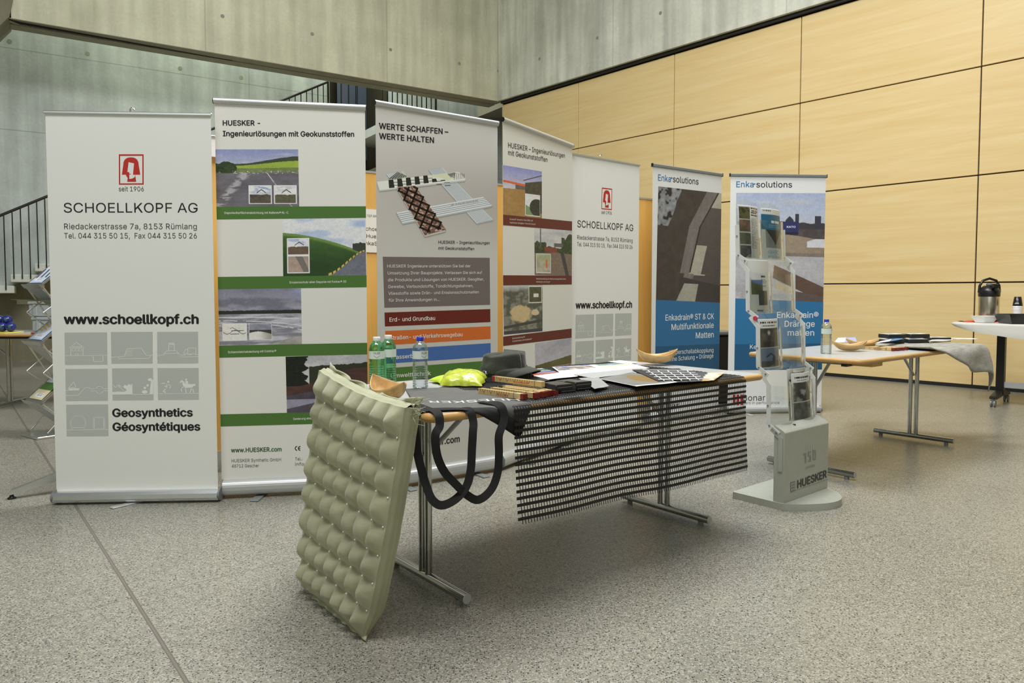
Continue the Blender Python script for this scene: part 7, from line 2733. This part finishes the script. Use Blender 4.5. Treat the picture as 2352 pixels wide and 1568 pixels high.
M_BALL = bpy.data.materials.new('blue_green_rubber')
M_BALL.use_nodes = True
_nt = M_BALL.node_tree; _b = _nt.nodes['Principled BSDF']
_n = _nt.nodes.new('ShaderNodeTexNoise'); _n.inputs['Scale'].default_value = 14; _n.inputs['Detail'].default_value = 3
_tc = _nt.nodes.new('ShaderNodeTexCoord'); _nt.links.new(_tc.outputs['Object'], _n.inputs['Vector'])
_r = _nt.nodes.new('ShaderNodeValToRGB')
_r.color_ramp.elements[0].position = 0.58; _r.color_ramp.elements[1].position = 0.66
_r.color_ramp.elements[0].color = (*ink((34, 38, 104)), 1); _r.color_ramp.elements[1].color = (*ink((48, 92, 84)), 1)
_nt.links.new(_n.outputs['Fac'], _r.inputs['Fac']); _nt.links.new(_r.outputs['Color'], _b.inputs['Base Color'])
_b.inputs['Roughness'].default_value = 0.18
BR_ = 0.046
bx0 = at_y(5, 760, 6.95)
balls = [(at_y(5, 760, 6.93), 0, 'front left one'), (at_y(25, 760, 6.93), 0, 'front right one'), (at_y(-1, 752, 6.98), 1, 'upper left one'), (at_y(16.5, 751, 6.98), 1, 'upper right one')]
for (p, up, wh) in balls:
    z = TOP + BR_ + 0.012 + (0.066 if up else 0)
    m_ = MB(); m_.sphere((0, 0, 0), BR_, 24)
    o = m_.build('globe_ball', M_BALL, None, loc=(float(p[0]), float(p[1]), z))
    tag(o, 'blue and green globe ball on the far left table, ' + wh + ' of the heap', 'ball', 'blue globe balls on the far left table')
t = thing('yellow_folder', 'flat yellow folder under the blue balls on the far left table', 'folder', (float(bx0[0]) - 0.25, 6.80, TOP), 0.0)
m_ = MB(); m_.box(-0.1, 0.395, -0.02, 0.25, 0.0, 0.010, 0, bev=0.003); m_.build('folder_cover', mk('yellow_card', (216, 200, 76), 0.5, var=0.03), t)
m_ = MB(); m_.box(0.33, 0.337, -0.022, 0.25, -0.0005, 0.0115, 0); m_.build('elastic_band', M_BLKPL, t)
M_CRATE = mk('grey_crate_plastic', (142, 148, 146), 0.55, var=0.04)
for (wh, dx, z, w_, h) in (('lower', 0.03, TOP, 0.31, 0.145), ('upper', 0.0, TOP + 0.146, 0.33, 0.155)):
    p = at_y(66, 760, 7.15)
    t = thing('plastic_crate', wh + ' grey plastic crate of the stack on the far left table', 'crate', (float(p[0]) + dx, 7.15, z), 0.03, 'stacked grey crates')
    m_ = MB(); m_.box(0, w_, 0, 0.22, 0.0, h - 0.03, 0, bev=0.012); m_.build('crate_body', M_CRATE, t)
    m_ = MB(); m_.box(-0.006, w_ + 0.006, -0.006, 0.226, h - 0.03, h, 0, bev=0.008); m_.build('crate_rim', M_CRATE, t)
    for xx in (0.05, w_ - 0.09):
        m_ = MB(); m_.box(xx, xx + 0.04, -0.010, 0.0, 0.012, h - 0.03, 0, bev=0.004); m_.build('crate_rib', M_CRATE, t)
t = thing('red_pen', 'small red pen lying beside the grey crates on the far left table', 'pen', tuple(at_y(72, 769, 6.78) * np.array([1, 1, 0]) + np.array([0, 0, TOP])), 0.1)
m_ = MB(); m_.tube([(0, 0, 0.008), (0.11, 0, 0.008)], 0.007, 10); m_.build('pen_barrel', M_REDBRT, t)
m_ = MB(); m_.tube([(0.11, 0, 0.008), (0.13, 0, 0.008)], [0.006, 0.001], 10); m_.build('pen_tip', M_BLKPL, t)

# zigzag stand
ZO = at_z(86, 1011, 0.0)
ZF = Frame(float(ZO[0]), float(ZO[1]), math.atan2(0.82, 0.57))   # local x: width towards the viewer's right, y: away
ZX = thing('zigzag_stand', 'silver folding zigzag brochure stand half hidden behind the first company banner', 'stand', (ZF.o[0], ZF.o[1], 0), ZF.rot)
zp = lambda px, py, y=0.0: None


def zloc(px, py, yl=0.0):
    """photo point on the stand's own front plane (shifted back by yl) -> local x, z"""
    n = np.array([ZF.v[0], ZF.v[1], 0.0]); p0 = np.array([*(ZF.o + ZF.v * yl), 0.0])
    q = at_plane(px, py, p0, n)
    return float(np.dot(q[:2] - ZF.o, ZF.u)), float(q[2])


DZ = 0.30   # depth of the stand
m_ = MB(); m_.box(0.0, 0.36, 0.0, DZ, 0.0, 0.020, 0, bev=0.004); m_.build('base_plate', M_ALU, ZX)
lip = []
for py in (655, 787, 926):
    lip.append(zloc(99, py))
for i, (lx, lz) in enumerate(lip):
    m_ = MB()
    # sloping tray rising to the right with an upturned lip at its lower left edge
    m_.prism([(lx, lz), (lx + 0.21, lz + 0.185), (lx + 0.205, lz + 0.191), (lx - 0.004, lz + 0.006)], 'y', 0.0, DZ, 0)
    m_.prism([(lx - 0.012, lz - 0.022), (lx + 0.012, lz - 0.006), (lx + 0.008, lz + 0.000), (lx - 0.016, lz - 0.016), (lx - 0.032, lz + 0.010), (lx - 0.036, lz + 0.008)], 'y', -0.004, DZ + 0.004, 0)
    tr = m_.build('tray', M_ALU, ZX)
    m_ = MB()
    m_.prism([(lx - 0.012, lz - 0.022), (lx + 0.23, lz - 0.235), (lx + 0.236, lz - 0.229), (lx - 0.006, lz - 0.016)], 'y', 0.02, DZ - 0.02, 0)
    m_.build('tray_underside', M_ALUW, tr)
    # brochure in the tray
    def fn(S, T, i=i):
        c = mixc(C3(196, 206, 228) * np.ones(S.shape + (3,)), C3(170, 186, 222), T)
        if i == 0:
            c = np.where(((np.sin(S * 18 + T * 6) > 0.3) & (T > 0.42) & (T < 0.8))[..., None], C3(70, 74, 82), c)
        elif i == 1:
            e_ = np.abs(((S - 0.55) / 0.4) ** 2 + ((T - 0.55) / 0.25) ** 2 - 1) < 0.12
            c = np.where(e_[..., None], C3(214, 216, 214), c)
            c = np.where(((np.abs(np.mod(T * 9 + S * 2, 1) - 0.5) < 0.26) & (S > 0.4) & (T > 0.32) & (T < 0.68))[..., None], C3(204, 166, 88), c)
        else:
            c = np.where((T > 0.30 + 0.18 * S)[..., None], C3(120, 108, 84), c)
            c = np.where((T > 0.40)[..., None], C3(66, 104, 48), c)
            c = np.where((T > 0.66)[..., None], C3(196, 186, 150), c)
        c = np.where(((T > 0.78) & (T < 0.93) & (S > 0.12) & (S < 0.8))[..., None], C3(216, 216, 214), c)
        return textlines(c, S, T, 0.15, 0.75, 0.80, 0.91, 2, (140, 146, 160), 3)
    S, T = np.meshgrid(np.linspace(0, 1, 40), np.linspace(0, 1, 50))
    a0 = np.array([lx + 0.004, lz + 0.012]); a1 = np.array([lx + 0.215, lz + 0.200])
    P_ = a1 * (1 - T[..., None]) + a0 * T[..., None]
    G = np.stack([P_[..., 0], 0.255 - 0.21 * S, P_[..., 1] + 0.010], -1)
    org = ZF.Wd(lx, 0.11, lz)
    Gw = G - np.array([lx, 0.11, lz])
    m2 = MB(); m2.grid(Gw, 0, ink_np(fn(1 - S, T)), False)
    ob = m2.build('brochure', M_PAPER, None, loc=tuple(org), rot=(0, 0, ZF.rot), solid=0.002, off=1)
    tag(ob, ['brochure with grey streaked picture in the top tray of the zigzag stand', 'brochure with yellow bars picture in the middle tray of the zigzag stand', 'brochure with green field picture in the bottom tray of the zigzag stand'][i], 'brochure', 'brochures in the zigzag stand')
# scissor arms on both sides
zs = [zloc(75, 1000)[1]] + [z for _x, z in lip[::-1]]
for yy in (0.006, DZ - 0.006):
    lv = lip[::-1]
    pts = [(lv[0][0] - 0.0, 0.02), (lv[0][0] + 0.25, 0.02)]
    for k in range(3):
        x0, z0 = lv[k]
        zb_ = 0.02 if k == 0 else lv[k - 1][1] + 0.02
        m_ = MB()
        zm = (zb_ + z0) / 2
        m_.tube([(x0 + 0.0, yy, z0 - 0.01), (x0 + 0.235, yy, zb_ + 0.03)], 0.006, 6)
        m_.tube([(x0 + 0.235, yy + 0.008, z0 - 0.03), (x0 + 0.0 + (0.03 if k == 0 else 0.0), yy + 0.008, zb_ + 0.02 + (0.0 if k == 0 else 0.19))], 0.006, 6)
        if k: m_.tube([(x0 + 0.0, yy + 0.008, zb_ + 0.21), (x0 + 0.22, yy + 0.008, zb_ + 0.02)], 0.006, 6)
        m_.build('scissor_arm', M_ALU, ZX)
# clear shelf clipped on it
tx, tz = zloc(90, 690)
m_ = MB(); m_.box(tx - 0.06, tx + 0.36, -0.02, DZ + 0.05, tz + 0.004, tz + 0.008, 0); m_.box(tx - 0.03, tx + 0.34, 0.0, DZ + 0.02, tz - 0.03, tz + 0.004, 0)
m_.build('clear_shelf', M_ACRYL, ZX)
